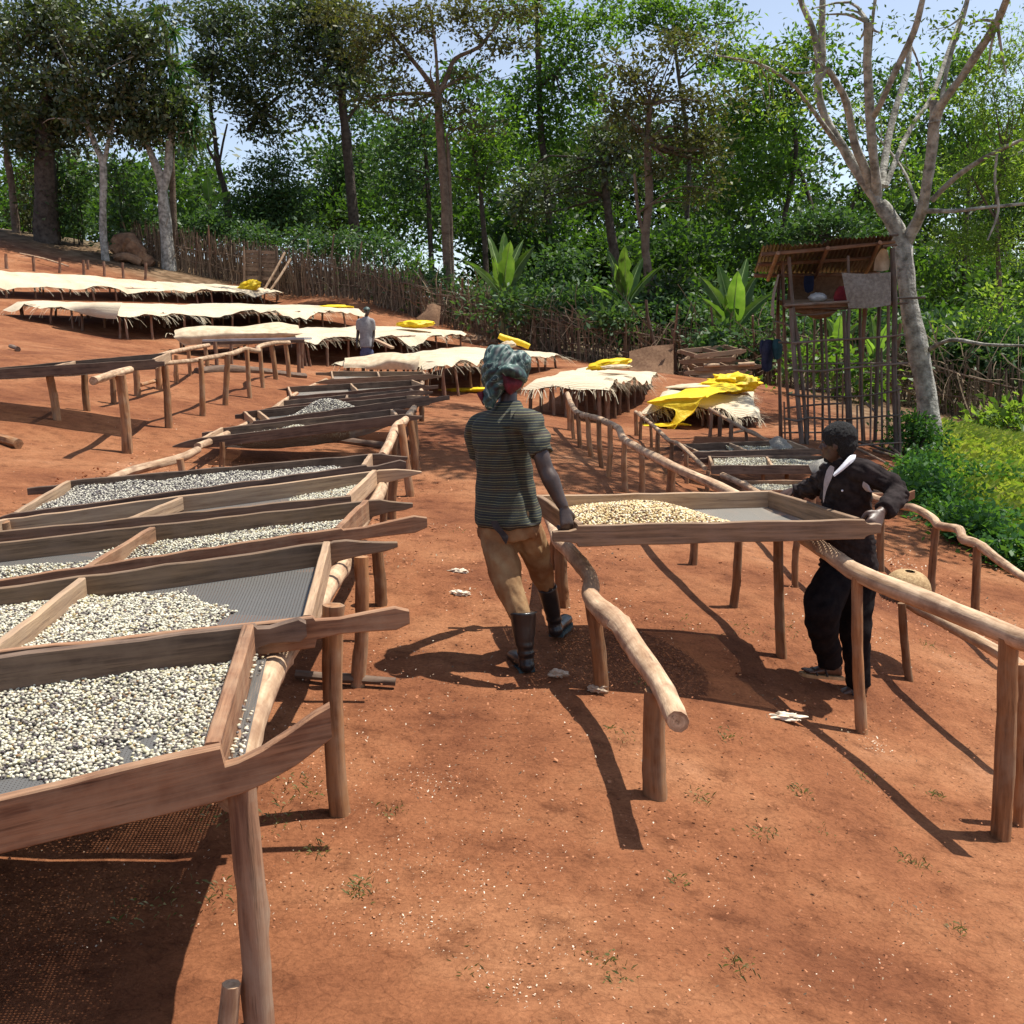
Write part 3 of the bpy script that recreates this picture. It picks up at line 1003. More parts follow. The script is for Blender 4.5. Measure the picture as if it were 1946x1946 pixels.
def rack(label, rails, posts, mat='post', rmat='rail', group='pole racks for the drying trays'):
    """posts: (base px, base py, Y or None, top px, top py, width px)"""
    q = rails[0][0][0]
    root = thing('pole_rack', label, 'rack', G(q[0], min(q[1] + 60, 1940)), group)
    for pts, w in rails:
        log('rail', rail_pts(pts, w), M[rmat], root, n=10, wob=0.09, k=4, knots=0.06)
    for bx, by, Y, tx, ty, w in posts:
        if Y is None:
            b = G(bx, by)
            Y = b.y
        else:
            b = P(bx, by, Y)
            b.z = min(b.z, gz(b.x, b.y) + 0.02)
        t = P(tx, ty, Y)
        r = m_px(w, Y) / 2
        post('post', b, t, r * 1.08, r * 0.95, M[mat], root)
    return root


# left row, near rack
_lr = thing('pole_rack', 'near left rack of pale rails and stout poles under the bean trays', 'rack', on_ground(-0.85, 4.2), 'pole racks for the drying trays')
mb = MB()
tube(mb, [(P(448, 1512, 2.76), 0.050), (P(462, 1410, 3.12), 0.051), (P(509, 1290, 3.72), 0.049), (P(542, 1236, 4.08), 0.040)], 14, 0.08, 5, True, 0.03)
mb.build('rail', M['rail'], _lr)
mb = MB()
tube(mb, [(P(512, 1300, 3.70), 0.03), (P(560, 1215, 4.22), 0.042), (P(592, 1165, 4.6), 0.047), (P(622, 1115, 5.05), 0.047), (P(650, 1080, 5.5), 0.043), (P(656, 1064, 5.8), 0.036)], 12, 0.07, 5, True, 0.03)
mb.build('rail', M['rail'], _lr)
mb = MB()
tube(mb, [(P(648, 1070, 5.75), 0.036), (P(690, 990, 6.7), 0.04), (P(722, 938, 7.5), 0.04), (P(730, 908, 8.2), 0.04), (P(738, 888, 8.9), 0.036)], 10, 0.07, 4, True, 0.03)
mb.build('rail', M['rail'], _lr)
mb = MB()   # far left rail of the same row
tube(mb, [(P(195, 920, 9.1), 0.04), (P(245, 897, 9.4), 0.042), (P(300, 882, 9.8), 0.04), (P(345, 870, 10.1), 0.042), (P(376, 855, 10.5), 0.036)], 9, 0.07, 4, True, 0.03)
mb.build('rail', M['rail'], _lr)
for bx, by, Y, tx, ty, w, mt in ((492, 1990, 2.72, 457, 1494, 62, 'post_near'), (648, 1546, 4.14, 633, 1150, 42, 'post'), (678, 1292, 5.63, 687, 1058, 28, 'post'), (723, 1146, 7.05, 716, 1040, 24, 'post'),
                                 (747, 988, 9.8, 749, 905, 17, 'post'), (728, 975, 9.2, 731, 905, 14, 'post'), (348, 905, 9.6, 342, 872, 14, 'post')):
    b = P(bx, by, Y)
    b.z = min(b.z, gz(b.x, b.y))
    t = P(tx, ty, Y)
    r = m_px(w, Y) / 2
    post('post', b, t, r * 1.02, r * 0.98, M[mt], _lr, n=12)
for x, y in ((-2.9, 3.0), (-3.2, 5.3), (-3.35, 7.2)):
    post('post', on_ground(x, y), Vector((x, y, max(0.5, gz(x, y) + 0.2))), 0.04, 0.04, M['post'], _lr)
_sp = log('split_pole', [(P(428, 1990, 2.66), 0.028), (P(440, 1870, 2.66), 0.024)], M['rail'], _lr, k=1)

# left row, second rack
rack('second left rack whose pale rail ends above the fifth tray',
     [([(726, 868, 9.9), (740, 843, 10.5), (753, 812, 11.4), (765, 803, 11.9), (775, 792, 12.6), (790, 770, 14.5), (800, 745, 18), (803, 722, 22)], [18, 18, 17, 16, 14, 12, 9, 8]),
      ([(375, 848, 11.2), (420, 830, 12.4), (500, 790, 15.5), (560, 750, 19.0), (620, 722, 22)], [13, 12, 10, 8, 7])],
     [(780, 945, 11.0, 762, 806, 15), (788, 875, 12.4, 778, 790, 15), (790, 850, 13.6, 786, 785, 11), (754, 880, None, 752, 830, 12), (420, 883, None, 422, 840, 11), (800, 785, 17.0, 800, 748, 10),
      (812, 733, 21.2, 812, 712, 7), (640, 735, 21.0, 641, 722, 6), (555, 775, 18.6, 556, 752, 7)])

# rack A: rails the carried tray will go back on
rack('centre rack with a bowed left rail and a long wiry right rail',
     [([(1288, 1372, 4.15), (1254, 1300, 4.6), (1205, 1228, 5.2), (1178, 1187, 5.45), (1152, 1166, 5.65), (1124, 1136, 5.85), (1122, 1100, 6.1), (1102, 1071, 6.4), (1077, 1042, 6.9), (1062, 1031, 7.2), (1052, 1008, 8.1), (1042, 985, 9.2)],
       [45, 44, 42, 42, 46, 36, 32, 33, 27, 24, 20, 18]),
      ([(1975, 1228, 4.8), (1919, 1207, 5.0), (1780, 1150, 5.5), (1637, 1093, 6.0), (1580, 1055, 6.2), (1535, 1025, 6.42), (1495, 1000, 6.85), (1450, 972, 7.35), (1370, 927, 8.0), (1278, 886, 9.4), (1190, 838, 12), (1176, 815, 12.6), (1159, 806, 13.3), (1138, 796, 14.2), (1117, 791, 15.2), (1098, 785, 16.3), (1086, 769, 17.1), (1078, 749, 17.8)],
       [44, 43, 40, 36, 33, 31, 27, 24, 20, 17, 14, 13, 13, 12, 12, 11, 11, 10])],
     [(1248, 1521, 4.6, 1245, 1310, 44), (1139, 1306, 5.8, 1123, 1140, 30), (1073, 1154, 7.2, 1066, 1035, 26), (1059, 1085, 8.16, 1058, 1000, 22),
      (1900, 1600, 5.0, 1916, 1212, 38), (1639, 1384, 6.0, 1629, 1096, 23), (1485, 1243, 6.84, 1479, 1015, 19), (1391, 1162, 7.64, 1404, 1015, 16), (1314, 1079, 8.74, 1319, 1000, 15),
      (1268, 935, 10.5, 1277, 890, 17), (1191, 937, 12, 1187, 836, 11), (1218, 936, 11.4, 1219, 860, 11), (1154, 911, 12.8, 1159, 808, 10), (1144, 885, 13.75, 1138, 798, 9), (1124, 864, 14.8, 1117, 792, 9), (1102, 847, 15.8, 1098, 785, 8), (1091, 830, 16.9, 1088, 775, 7), (1083, 819, 17.8, 1079, 752, 9)])

# rack B: right of it
rack('right hand rack with a crooked outer rail, trays at its far end',
     [([(1960, 1282, 5.9), (1898, 1240, 6.2), (1789, 1180, 6.7), (1728, 1146, 7.05), (1650, 1085, 7.7), (1560, 1020, 8.5), (1480, 960, 10.0), (1410, 920, 11.6), (1373, 903, 12.4)], [27, 26, 24, 24, 20, 18, 14, 12, 12]),
      ([(1960, 1104, 7.8), (1946, 1098, 7.9), (1900, 1066, 8.4), (1861, 1036, 8.76), (1830, 1024, 9.1), (1822, 1006, 9.3), (1785, 999, 9.75), (1772, 985, 9.9), (1739, 966, 10.4), (1711, 961, 10.8), (1650, 940, 11.8), (1580, 895, 14.0), (1500, 862, 16.2)],
       [17, 17, 18, 18, 18, 17, 17, 17, 15, 14, 12, 10, 9]),
      ([(1340, 890, 13.2), (1290, 844, 15.6), (1272, 838, 16.4), (1249, 816, 17.6), (1228, 798, 18.8), (1208, 783, 20)], [9, 8, 8, 8, 7, 7])],
     [(1730, 1294, 7.0, 1714, 1146, 16), (1850, 1205, 8.76, 1857, 1038, 17), (1770, 1129, 9.86, 1780, 996, 14), (1672, 1086, 10.4, 1674, 955, 15), (1513, 1112, 8.45, 1517, 1000, 13),
      (1937, 1500, 5.2, 1940, 1262, 22),
      (1305, 922, 15, 1304, 852, 8), (1276, 895, 16.2, 1277, 842, 8), (1252, 871, 17.5, 1251, 818, 8), (1236, 861, 18.2, 1236, 806, 6), (1219, 847, 19, 1219, 792, 6), (1209, 831, 20, 1208, 784, 8),
      (1345, 950, 13.0, 1346, 895, 9), (1450, 920, 13.9, 1450, 895, 8), (1495, 915, 14.2, 1495, 895, 8), (1546, 1000, 11.5, 1546, 945, 10)])
# rack C
rack('short dark rack in front of the yellow covered table',
     [([(1349, 777, 21.5), (1380, 796, 20.6), (1417, 817, 19.6), (1440, 828, 19.0), (1462, 838, 18.4)], [7, 7, 7, 6, 6]),
      ([(1395, 822, 19.5), (1425, 818, 19.6), (1450, 832, 19.0)], [4, 5, 4])],
     [(1347, 838, 20.5, 1352, 782, 7), (1367, 834, 20.5, 1368, 792, 8), (1389, 835, 20, 1390, 803, 8), (1417, 833, 19.6, 1417, 818, 6)], mat='post_far')
# rack D, upper left
rack('upper left rack of bare knotted poles beside the long empty tray',
     [([(177, 724, 11.2), (215, 711, 12.0), (250, 702, 12.9)], [16, 15, 13]),
      ([(290, 692, 13.2), (362, 686, 14.9), (391, 681, 15.6), (440, 672, 17.2), (465, 664, 18.3), (490, 667, 18.7), (492, 659, 19.2), (520, 652, 20.3), (549, 651, 21.7)], [9, 9, 9, 9, 9, 9, 9, 8, 8]),
      ([(215, 704, 14.6), (320, 671, 16.6), (396, 656, 19.8)], [9, 9, 8])],
     [(241, 854, 12, 229, 713, 20), (320, 813, 13.7, 313, 695, 14), (384, 794, 15.2, 381, 682, 11), (428, 770, 16.5, 433, 674, 11), (475, 757, 18, 469, 664, 9), (500, 741, 19, 494, 660, 8), (524, 731, 20.4, 515, 653, 9), (548, 719, 21.7, 542, 652, 8),
      (108, 799, 13.1, 92, 705, 15), (168, 785, 14, 160, 690, 13), (216, 767, 15, 212, 700, 11), (261, 754, 15.9, 257, 690, 12), (304, 740, 17, 300, 680, 11), (337, 728, 18, 335, 675, 9), (362, 720, 18.8, 358, 664, 7), (394, 706, 19.6, 389, 657, 8)])


# ------------------------------------------------------------------ reed-covered tables on the slope
def ruffle(a, b, n, amp, seed):
    return amp * sn(np.linspace(0, (b - a).length, n), np.zeros(n), 1.6, seed)


def table(label, mlabel, nl, nr, fr, fl, legs=(4, 9, 8), seed=1, over=0.20, strands=(110, 300), wav=0.05, legw=0.034):
    """reed mat lying over a pole table; corners near-left, near-right, far-right, far-left of the top"""
    root = thing('drying_table', label, 'table', on_ground((nl.x + fr.x) / 2, (nl.y + fr.y) / 2), 'pole tables under reed mats')
    mb = MB()
    for a, b in ((nl, nr), (nr, fr), (fr, fl), (fl, nl)):
        tube(mb, [(a.lerp(b, i / 8) + Vector((0, 0, -0.07 + random.uniform(-0.015, 0.015))), 0.03) for i in range(9)], 6, 0.1)
    mb.build('top_frame', M['post_far'], root)
    n_c = max(5, int((fr - nr).length / 0.55))
    mb = MB()
    for i in range(n_c):
        t = (i + 0.5) / n_c
        a, b = nr.lerp(fr, t), nl.lerp(fl, t)
        tube(mb, [(a + Vector((0, 0, -0.05)), 0.022), (b + Vector((0, 0, -0.05)), 0.022)], 5, 0.1)
    tag(mb.build('cross_sticks', M['post_far'], root), kind='stuff')
    for (a, b), n in (((nl, nr), legs[0]), ((nr, fr), legs[1]), ((nl, fl), legs[2]), ((nl.lerp(nr, .5), fl.lerp(fr, .5)), legs[2])):
        for i in range(n):
            t = (i + random.uniform(-0.15, 0.15)) / max(1, n - 1)
            t = min(max(t, 0.01), 0.99)
            q = a.lerp(b, t)
            bs = on_ground(q.x + random.uniform(-.06, .06), q.y + random.uniform(-.06, .06))
            if q.z - bs.z > 0.12:
                post('leg', bs, q + Vector((0, 0, -0.06)), legw * random.uniform(0.85, 1.15), legw * 0.9, M['post_far'], root, 0.02, 7)
    # the mat
    rs = np.random.default_rng(seed)
    mroot = thing('reed_mat', mlabel, 'mat', (nl + fr) / 2, 'pale reed mats on the tables')
    nu, nv = 40, 18
    A, B, Cc, D = [np.array(q) for q in (nl, nr, fr, fl)]
    u = np.linspace(0, 1, nu + 1)          # along the long side
    v = np.linspace(0, 1, nv + 1)          # 0 right long edge, 1 left
    U, V = np.meshgrid(u, v)
    Lu, Lv = np.linalg.norm(Cc - B), np.linalg.norm(A - B)
    ue = -over / Lu + U * (1 + 2 * over / Lu)
    ve = -over / Lv + V * (1 + 2 * over / Lv)
    ve = ve - (1 - V) ** 3 * 0.05 * sn(U * Lu, V * 0, 1.5, seed + 5)
    ue = ue - (1 - U) ** 3 * (0.12 / Lu) * sn(V * Lv, U * 0, 2.5, seed + 6)
    p = (B[None, None] * (1 - ue[..., None]) + Cc[None, None] * ue[..., None]) * (1 - ve[..., None]) + (A[None, None] * (1 - ue[..., None]) + D[None, None] * ue[..., None]) * ve[..., None]
    edge = np.maximum(np.maximum(-ve * Lv, (ve - 1) * Lv), np.maximum(-ue * Lu, (ue - 1) * Lu))
    p[..., 2] += wav * sn(U * Lu, V * Lv, 1.3, seed + 9) + 0.02 - np.clip(edge, 0, 1) * (0.5 + 0.55 * np.clip(sn(U * Lu * 1.3, V * Lv * 1.3, 2.2, seed + 21), -0.8, 1.5)) + 0.018 * sn(U * Lu, V * Lv, 6.0, seed + 23)
    vs = p.reshape(-1, 3)
    gp = np.stack([U * Lu, V * Lv, 0 * U], -1).reshape(-1, 3)
    fs = []
    for j in range(nv):
        for i in range(nu):
            a = j * (nu + 1) + i
            fs.append((a, a + nu + 1, a + nu + 2, a + 1))
    mb = MB()
    mb.add(vs.tolist(), fs, gp.tolist())
    mb.build('mat_sheet', M['mat'], mroot, sharp=None)
    # frayed reeds along the near edges
    sv, sf = [], []
    for edge_pts, n in ((p[:, 0, :][::-1], strands[0]), (p[0, :, :], strands[1])):
        out = np.array([edge_pts[-1, 1] - edge_pts[0, 1], -(edge_pts[-1, 0] - edge_pts[0, 0]), 0])
        out /= np.linalg.norm(out)
        al = (edge_pts[-1] - edge_pts[0])
        al /= np.linalg.norm(al)
        m = len(edge_pts)
        for _ in range(n):
            t = rs.uniform(0, m - 1.001)
            i = int(t)
            q = edge_pts[i] * (1 - t + i) + edge_pts[i + 1] * (t - i) - out * 0.22 + np.array([0, 0, 0.03])
            L = rs.uniform(0.22, 0.56) * (0.8 + 0.4 * math.sin(t * 0.9 + seed) * math.sin(t * 0.37))
            dr = rs.uniform(0.1, 0.85)
            sk = al * rs.normal(0.12, 0.3)
            w = rs.uniform(0.006, 0.014)
            o = len(sv)
            for k in range(4):
                s = k / 3
                c = q + (out + sk) * (L * s * (1 - 0.25 * s * dr)) + np.array([0, 0, -L * dr * s * s * 0.9 + 0.02 * s])
                ww = w * (1 - 0.6 * s)
                sv += [c + al * ww, c - al * ww]
            for k in range(3):
                a = o + 2 * k
                sf.append((a, a + 1, a + 3, a + 2))
    tag(big_mesh('frayed_edge', np.array(sv), np.array(sf), M['straw'], mroot), kind='stuff')
    return root


table('low pole table at the top of the slope', 'reed mat along the uppermost table on the left slope', P(-40, 512, 34.5), P(-40, 536, 33), P(530, 553, 47), P(450, 545, 48.5), (3, 15, 13), 1, strands=(30, 420))
table('pole table on the slope behind the sackcloth roll', 'reed mat on the second table, one side folded over its near legs', P(31, 574, 30.5), P(232, 592, 29), P(684, 588, 38), P(515, 581, 39.5), (4, 11, 10), 2)
table('pole table in front of which the far man stands', 'reed mat behind the far man, a sackcloth roll on its left end', P(340, 632, 28), P(578, 644, 28.5), P(878, 631, 37.5), P(706, 621, 37), (3, 10, 8), 3)
table('pole table whose left end is hung with sackcloth', 'broad reed mat left of the head scarf, sacking over its left end', P(660, 682, 26), P(840, 684, 25), P(1056, 670, 31.5), P(886, 663, 32), (4, 11, 8), 4)
table('pole table right of the head scarf', 'reed mat with a yellow tarpaulin bundle, right of the head scarf', P(1008, 729, 21.6), P(1138, 724, 21.4), P(1238, 706, 27.3), P(1122, 698, 27.5), (4, 12, 8), 5, legw=0.036)
table('low pole table half hidden by a yellow sheet', 'frayed mat under the crumpled yellow sheet', P(1240, 770, 23), P(1428, 774, 23.5), P(1415, 731, 27.5), P(1290, 733, 27), (3, 6, 6), 6, strands=(260, 160))


def cloth_grid(name, rows, mat, parent=None, k=6, wr=0.02, fr=6.0, seed=1, thick=0.0):
    """cloth through rows of control points (rows of equal length), wrinkled"""
    R = len(rows)
    Q = len(rows[0])
    ii = np.linspace(0, R - 1, (R - 1) * k + 1)
    jj = np.linspace(0, Q - 1, (Q - 1) * k + 1)
    arr = np.array([[tuple(p) for p in r] for r in rows])

    def cr(a, t):
        i = np.minimum(t.astype(int), len(a) - 2)
        f = (t - i)[:, None, None]
        p0, p1, p2, p3 = a[np.maximum(i - 1, 0)], a[i], a[i + 1], a[np.minimum(i + 2, len(a) - 1)]
        return 0.5 * (2 * p1 + (p2 - p0) * f + (2 * p0 - 5 * p1 + 4 * p2 - p3) * f * f + (3 * p1 - p0 - 3 * p2 + p3) * f ** 3)
    g = cr(arr, ii)
    g = np.swapaxes(cr(np.swapaxes(g, 0, 1), jj), 0, 1)
    n, m = g.shape[:2]
    dx = np.gradient(g, axis=0)
    dy = np.gradient(g, axis=1)
    nn = np.cross(dx, dy)
    nn /= np.maximum(np.linalg.norm(nn, axis=-1, keepdims=True), 1e-9)
    L1 = np.linalg.norm(g[-1].mean(0) - g[0].mean(0)) + 1e-6
    L2 = np.linalg.norm(g[:, -1].mean(0) - g[:, 0].mean(0)) + 1e-6
    I, J = np.meshgrid(np.linspace(0, L1, n), np.linspace(0, L2, m), indexing='ij')
    g = g + nn * (wr * sn(I, J, fr, seed))[..., None]
    vs = g.reshape(-1, 3).tolist()
    fs = []
    for i in range(n - 1):
        for j in range(m - 1):
            a = i * m + j
            fs.append((a, a + 1, a + m + 1, a + m))
    mb = MB()
    mb.add(vs, fs, np.stack([I, J, 0 * I], -1).reshape(-1, 3).tolist())
    return mb.build(name, M[mat], parent, sharp=None)


def lump(name, mat, c, rx, ry, rz, yaw=0.0, parent=None, amp=0.18, fr=3.0, seed=1, flat=0.0, nu=28, nv=16, tilt=0.0):
    """soft heap or bundle resting on its base"""
    vs, fs = [], []
    rs = random.Random(seed)
    off = Vector((rs.uniform(-20, 20), rs.uniform(-20, 20), rs.uniform(-20, 20)))
    for j in range(nv + 1):
        th = math.pi * j / nv
        for i in range(nu):
            ph = 2 * math.pi * i / nu
            d = Vector((math.sin(th) * math.cos(ph), math.sin(th) * math.sin(ph), math.cos(th)))
            r = 1 + amp * mnoise.noise(d * fr + off) + amp * 0.6 * mnoise.noise(d * fr * 2.7 + off) + amp * 0.25 * mnoise.noise(d * fr * 6 + off)
            q = Vector((d.x * rx * r, d.y * ry * r, max(d.z, -flat) * rz * r if flat else d.z * rz * r))
            q.z += tilt * q.x
            vs.append(Vector(c) + Vector((q.x * math.cos(yaw) - q.y * math.sin(yaw), q.x * math.sin(yaw) + q.y * math.cos(yaw), q.z)))
    for j in range(nv):
        for i in range(nu):
            a, b = j * nu + i, j * nu + (i + 1) % nu
            fs.append((a, a + nu, b + nu, b))
    mb = MB()
    mb.add(vs, fs)
    return mb.build(name, M[mat], parent, sharp=60)


# yellow tarpaulins
tag(lump('tarpaulin_heap', 'yellow', P(472, 546, 45.5), 0.48, 0.4, 0.24, seed=3, tilt=0.25, amp=0.3), 'small yellow tarpaulin heap at the far end of the uppermost table', 'tarpaulin', 'yellow tarpaulins on the tables')
tag(lump('folded_tarpaulin', 'yellow', P(630, 585, 38), 0.68, 0.4, 0.10, seed=4, amp=0.25), 'flat folded yellow tarpaulin on the second table, left of the far man', 'tarpaulin', 'yellow tarpaulins on the tables')
tag(lump('folded_tarpaulin', 'yellow', P(790, 616, 35.5), 0.60, 0.4, 0.125, seed=5, amp=0.2, nu=36), 'boxy folded yellow tarpaulin right of the far man', 'tarpaulin', 'yellow tarpaulins on the tables')
_m = MB()
tube(_m, [(P(948, 638, 30.0) + Vector((0, 0, 0.0)), 0.075), (P(960, 643, 30), 0.085), (P(990, 652, 30), 0.08), (P(1006, 659, 30), 0.07)], 12, 0.1, 4)
tag(_m.build('rolled_tarpaulin', M['yellow']), 'yellow rolled tarpaulin on the mat just behind the head scarf', 'tarpaulin', 'yellow tarpaulins on the tables')
tag(lump('cloth_bundle', 'sack', P(966, 655, 29.6), 0.20, 0.2, 0.10, seed=8), 'small pale cloth bundle beside the rolled tarpaulin', 'bundle')
tag(lump('tarpaulin_bundle', 'yellow', P(1157, 692, 25.5), 0.50, 0.34, 0.115, seed=6, amp=0.22, tilt=0.12), 'long yellow tarpaulin bundle on the mat right of the head scarf', 'tarpaulin', 'yellow tarpaulins on the tables')
tag(lump('folded_cloth', 'sack', P(1172, 697, 24.6), 0.34, 0.25, 0.05, seed=9), 'thin straw pad under the long yellow bundle', 'pad')
_y = cloth_grid('yellow_sheet', [[P(*Z('E', a, b), y) for a, b, y in r] for r in (
    [(1330, 355, 26.3), (1440, 335, 26.3), (1560, 300, 26.0), (1690, 350, 26.0)],
    [(1190, 405, 24.6), (1340, 385, 24.6), (1480, 380, 24.8), (1640, 395, 24.8)],
    [(990, 468, 22.75), (1130, 440, 22.75), (1300, 432, 22.75), (1440, 425, 22.8)],
    [(985, 492, 22.62), (1215, 480, 22.62), (1330, 470, 22.6), (1380, 455, 22.6)],
    [(1170, 540, 22.5), (1195, 545, 22.5), (1300, 530, 22.5), (1320, 515, 22.5)],
    [(1105, 680, 22.35), (1125, 690, 22.35), (1160, 690, 22.3), (1180, 672, 22.3)])], 'yellow', None, 7, 0.035, 5.0, 4)
tag(_y, 'crumpled yellow sheet draped over the low table and hanging to the ground', 'sheet')
tag(lump('tarpaulin_heap', 'yellow', P(*Z('E', 1590, 345), 26.0), 0.62, 0.5, 0.22, seed=12, amp=0.4), 'crumpled yellow heap on top of the draped low table', 'tarpaulin', 'yellow tarpaulins on the tables')
tag(lump('white_tray', 'sack', P(*Z('E', 1265, 368), 25.6), 0.52, 0.35, 0.05, seed=13, amp=0.08), 'flat pale winnowing tray lying on the yellow covered table', 'tray')
tag(lump('ground_tarpaulin', 'yellow', on_ground(G(*Z('E', 1060, 672)).x, 22.6, 0.02), 0.55, 0.3, 0.035, seed=14, amp=0.4), 'scrap of yellow sheet lying on the earth by the draped table', 'tarpaulin')
tag(lump('ground_tarpaulin', 'yellow', on_ground(P(*Z('D', 990, 660), 26.5).x, 26.5, 0.04), 0.9, 0.3, 0.05, seed=15, amp=0.3), 'yellow sheet in the shade under the broad reed mat', 'tarpaulin')

# sackcloth
tag(cloth_grid('sackcloth_roll', [[P(*Z('C', a, b), y) for a, b, y in r] for r in (
    [(135, 335, 28.3), (300, 305, 28.6), (560, 315, 29), (850, 285, 29.4), (1030, 298, 29.6)],
    [(120, 345, 27.6), (290, 312, 27.8), (560, 322, 28.2), (850, 295, 28.6), (1035, 310, 28.8)],
    [(125, 365, 27.3), (270, 350, 27.4), (550, 350, 27.6), (850, 345, 27.9), (1045, 350, 28.1)],
    [(120, 392, 27.2), (280, 385, 27.3), (540, 378, 27.5), (850, 370, 27.8), (1040, 372, 28.0)],
    [(200, 455, 27.3), (300, 440, 27.4), (500, 465, 27.6), (640, 455, 27.8), (760, 420, 28.0)])], 'sack', None, 7, 0.04, 3.0, 7),
    'folded sackcloth roll over the left end of the third reed table', 'cloth')
tag(cloth_grid('sackcloth_cover', [[P(*Z('A', a, b), y) for a, b, y in r] for r in (
    [(985, 150, 26.2), (1130, 135, 26.2), (1300, 115, 26.0), (1430, 125, 25.8), (1540, 140, 25.4)],
    [(985, 165, 25.6), (1120, 150, 25.6), (1290, 140, 25.5), (1430, 150, 25.3), (1535, 160, 25.0)],
    [(980, 200, 25.4), (1120, 200, 25.3), (1220, 205, 25.2), (1330, 175, 25.1), (1525, 200, 24.85)],
    [(975, 225, 25.3), (1120, 232, 25.2), (1170, 240, 25.2), (1380, 240, 25.1), (1505, 245, 24.8)])], 'sack', None, 7, 0.035, 3.5, 9),
    'sackcloth hanging over the left end of the broad table', 'cloth')
tag(cloth_grid('folded_mat_edge', [[P(*Z('B', a, b), y) for a, b, y in r] for r in (
    [(540, 470, 29.6), (700, 460, 29.5), (900, 455, 29.3), (1120, 455, 29.0)],
    [(560, 495, 29.3), (720, 490, 29.2), (900, 485, 29.0), (1110, 490, 28.8)],
    [(640, 525, 29.2), (760, 545, 29.1), (900, 560, 28.9), (1085, 555, 28.7)],
    [(690, 545, 29.2), (790, 575, 29.1), (930, 600, 28.9), (1070, 610, 28.7)])], 'mat', None, 7, 0.03, 3.0, 11), 'woven mat flap hanging over the near side of the second table', 'mat')
# grey tray table in front of the sackcloth
gt = (P(578, 641, 25.4), P(384, 645, 25.0), P(582, 633, 26.4), P(400, 636, 26.0))
gtr = thing('sorting_table', 'grey topped narrow table in front of the sackcloth roll', 'table', on_ground(gt[0].x, 25.5))
mb = MB()
plank(mb, gt[0] + Vector((0, 0.5, 0)), (gt[1] - gt[0]).normalized(), [(0, 0, -0.05), ((gt[1] - gt[0]).length, 0, -0.05)], 1.0, Vector((0, 1, 0)))
mb.build('table_top', simple('grey_tin', (0.25, 0.25, 0.26), (0.42, 0.42, 0.43), scale=3, rough=0.45, bumps=0.1), gtr)
mb = MB()
plank(mb, gt[0] + Vector((0, 0, -0.052)), (gt[1] - gt[0]).normalized(), [(0, 0, -0.07), ((gt[1] - gt[0]).length, 0, -0.07)], 0.04, Vector((0, 1, 0)))
mb.build('apron_board', M['board_dark'], gtr)
for bx, by, tx, ty, y in ((568, 711, 566, 648, 25.5), (412, 697, 409, 650, 25.1), (575, 700, 574, 645, 26.3), (440, 690, 440, 645, 26.1)):
    post('leg', G(bx, by), P(tx, ty, G(bx, by).y), 0.045, 0.042, M['post_far'], gtr)

# row of bare stakes along the hilltop
for i, (bx, by, tx, ty) in enumerate(((13, 511, 11, 482), (64, 516, 62, 486), (113, 519, 113, 490), (159, 523, 158, 494), (198, 525, 197, 497), (235, 529, 233, 499), (276, 531, 277, 499), (168, 512, 167, 494))):
    b = G(bx, by)
    s = thing('stake', ['bare stake at the left edge above the top reed table', 'second bare stake above the top reed table', 'stake by the lower end of the slanting hilltop pole', 'stake directly right of the slanting hilltop pole',
                        'stake in the middle of the hilltop row', 'stake two places from the stump', 'last stake of the hilltop row, below the stump', 'short stake set back behind the hilltop row'][i], 'stake', b, 'bare stakes on the hilltop')
    post('shaft', b, P(tx, ty, b.y), 0.07 if i < 1 else 0.055, 0.05, M['post_far'], s, 0.02, 7)
log_ = MB()
tube(log_, [(P(*Z('B', 180, 8), 44.5), 0.04), (P(*Z('B', 400, 55), 44.6), 0.04), (P(*Z('B', 630, 125), 44.0), 0.03)], 6, 0.1, 3)
tag(log_.build('pole', M['rail']), 'pale pole slanting between the hilltop stakes', 'pole')
st = thing('tree_stump', 'twisted fallen stump lying before the brushwood fence', 'stump', G(245, 497))
mb = MB()
c0 = G(245, 499)
tube(mb, [(P(215, 478, c0.y), 0.35), (P(235, 462, c0.y), 0.42), (P(255, 472, c0.y), 0.45), (P(272, 490, c0.y), 0.35), (P(290, 503, c0.y), 0.2)], 12, 0.3, 4, True, 0.1)
tube(mb, [(P(222, 492, c0.y - .3), 0.25), (P(245, 488, c0.y - .4), 0.22), (P(268, 500, c0.y - .4), 0.16)], 10, 0.3, 3, True, 0.1)
mb.build('stump_wood', simple('stump_bark', (0.14, 0.075, 0.045), (0.32, 0.19, 0.11), scale=3, rough=0.95, bumps=0.9, bumpd=0.06), st)

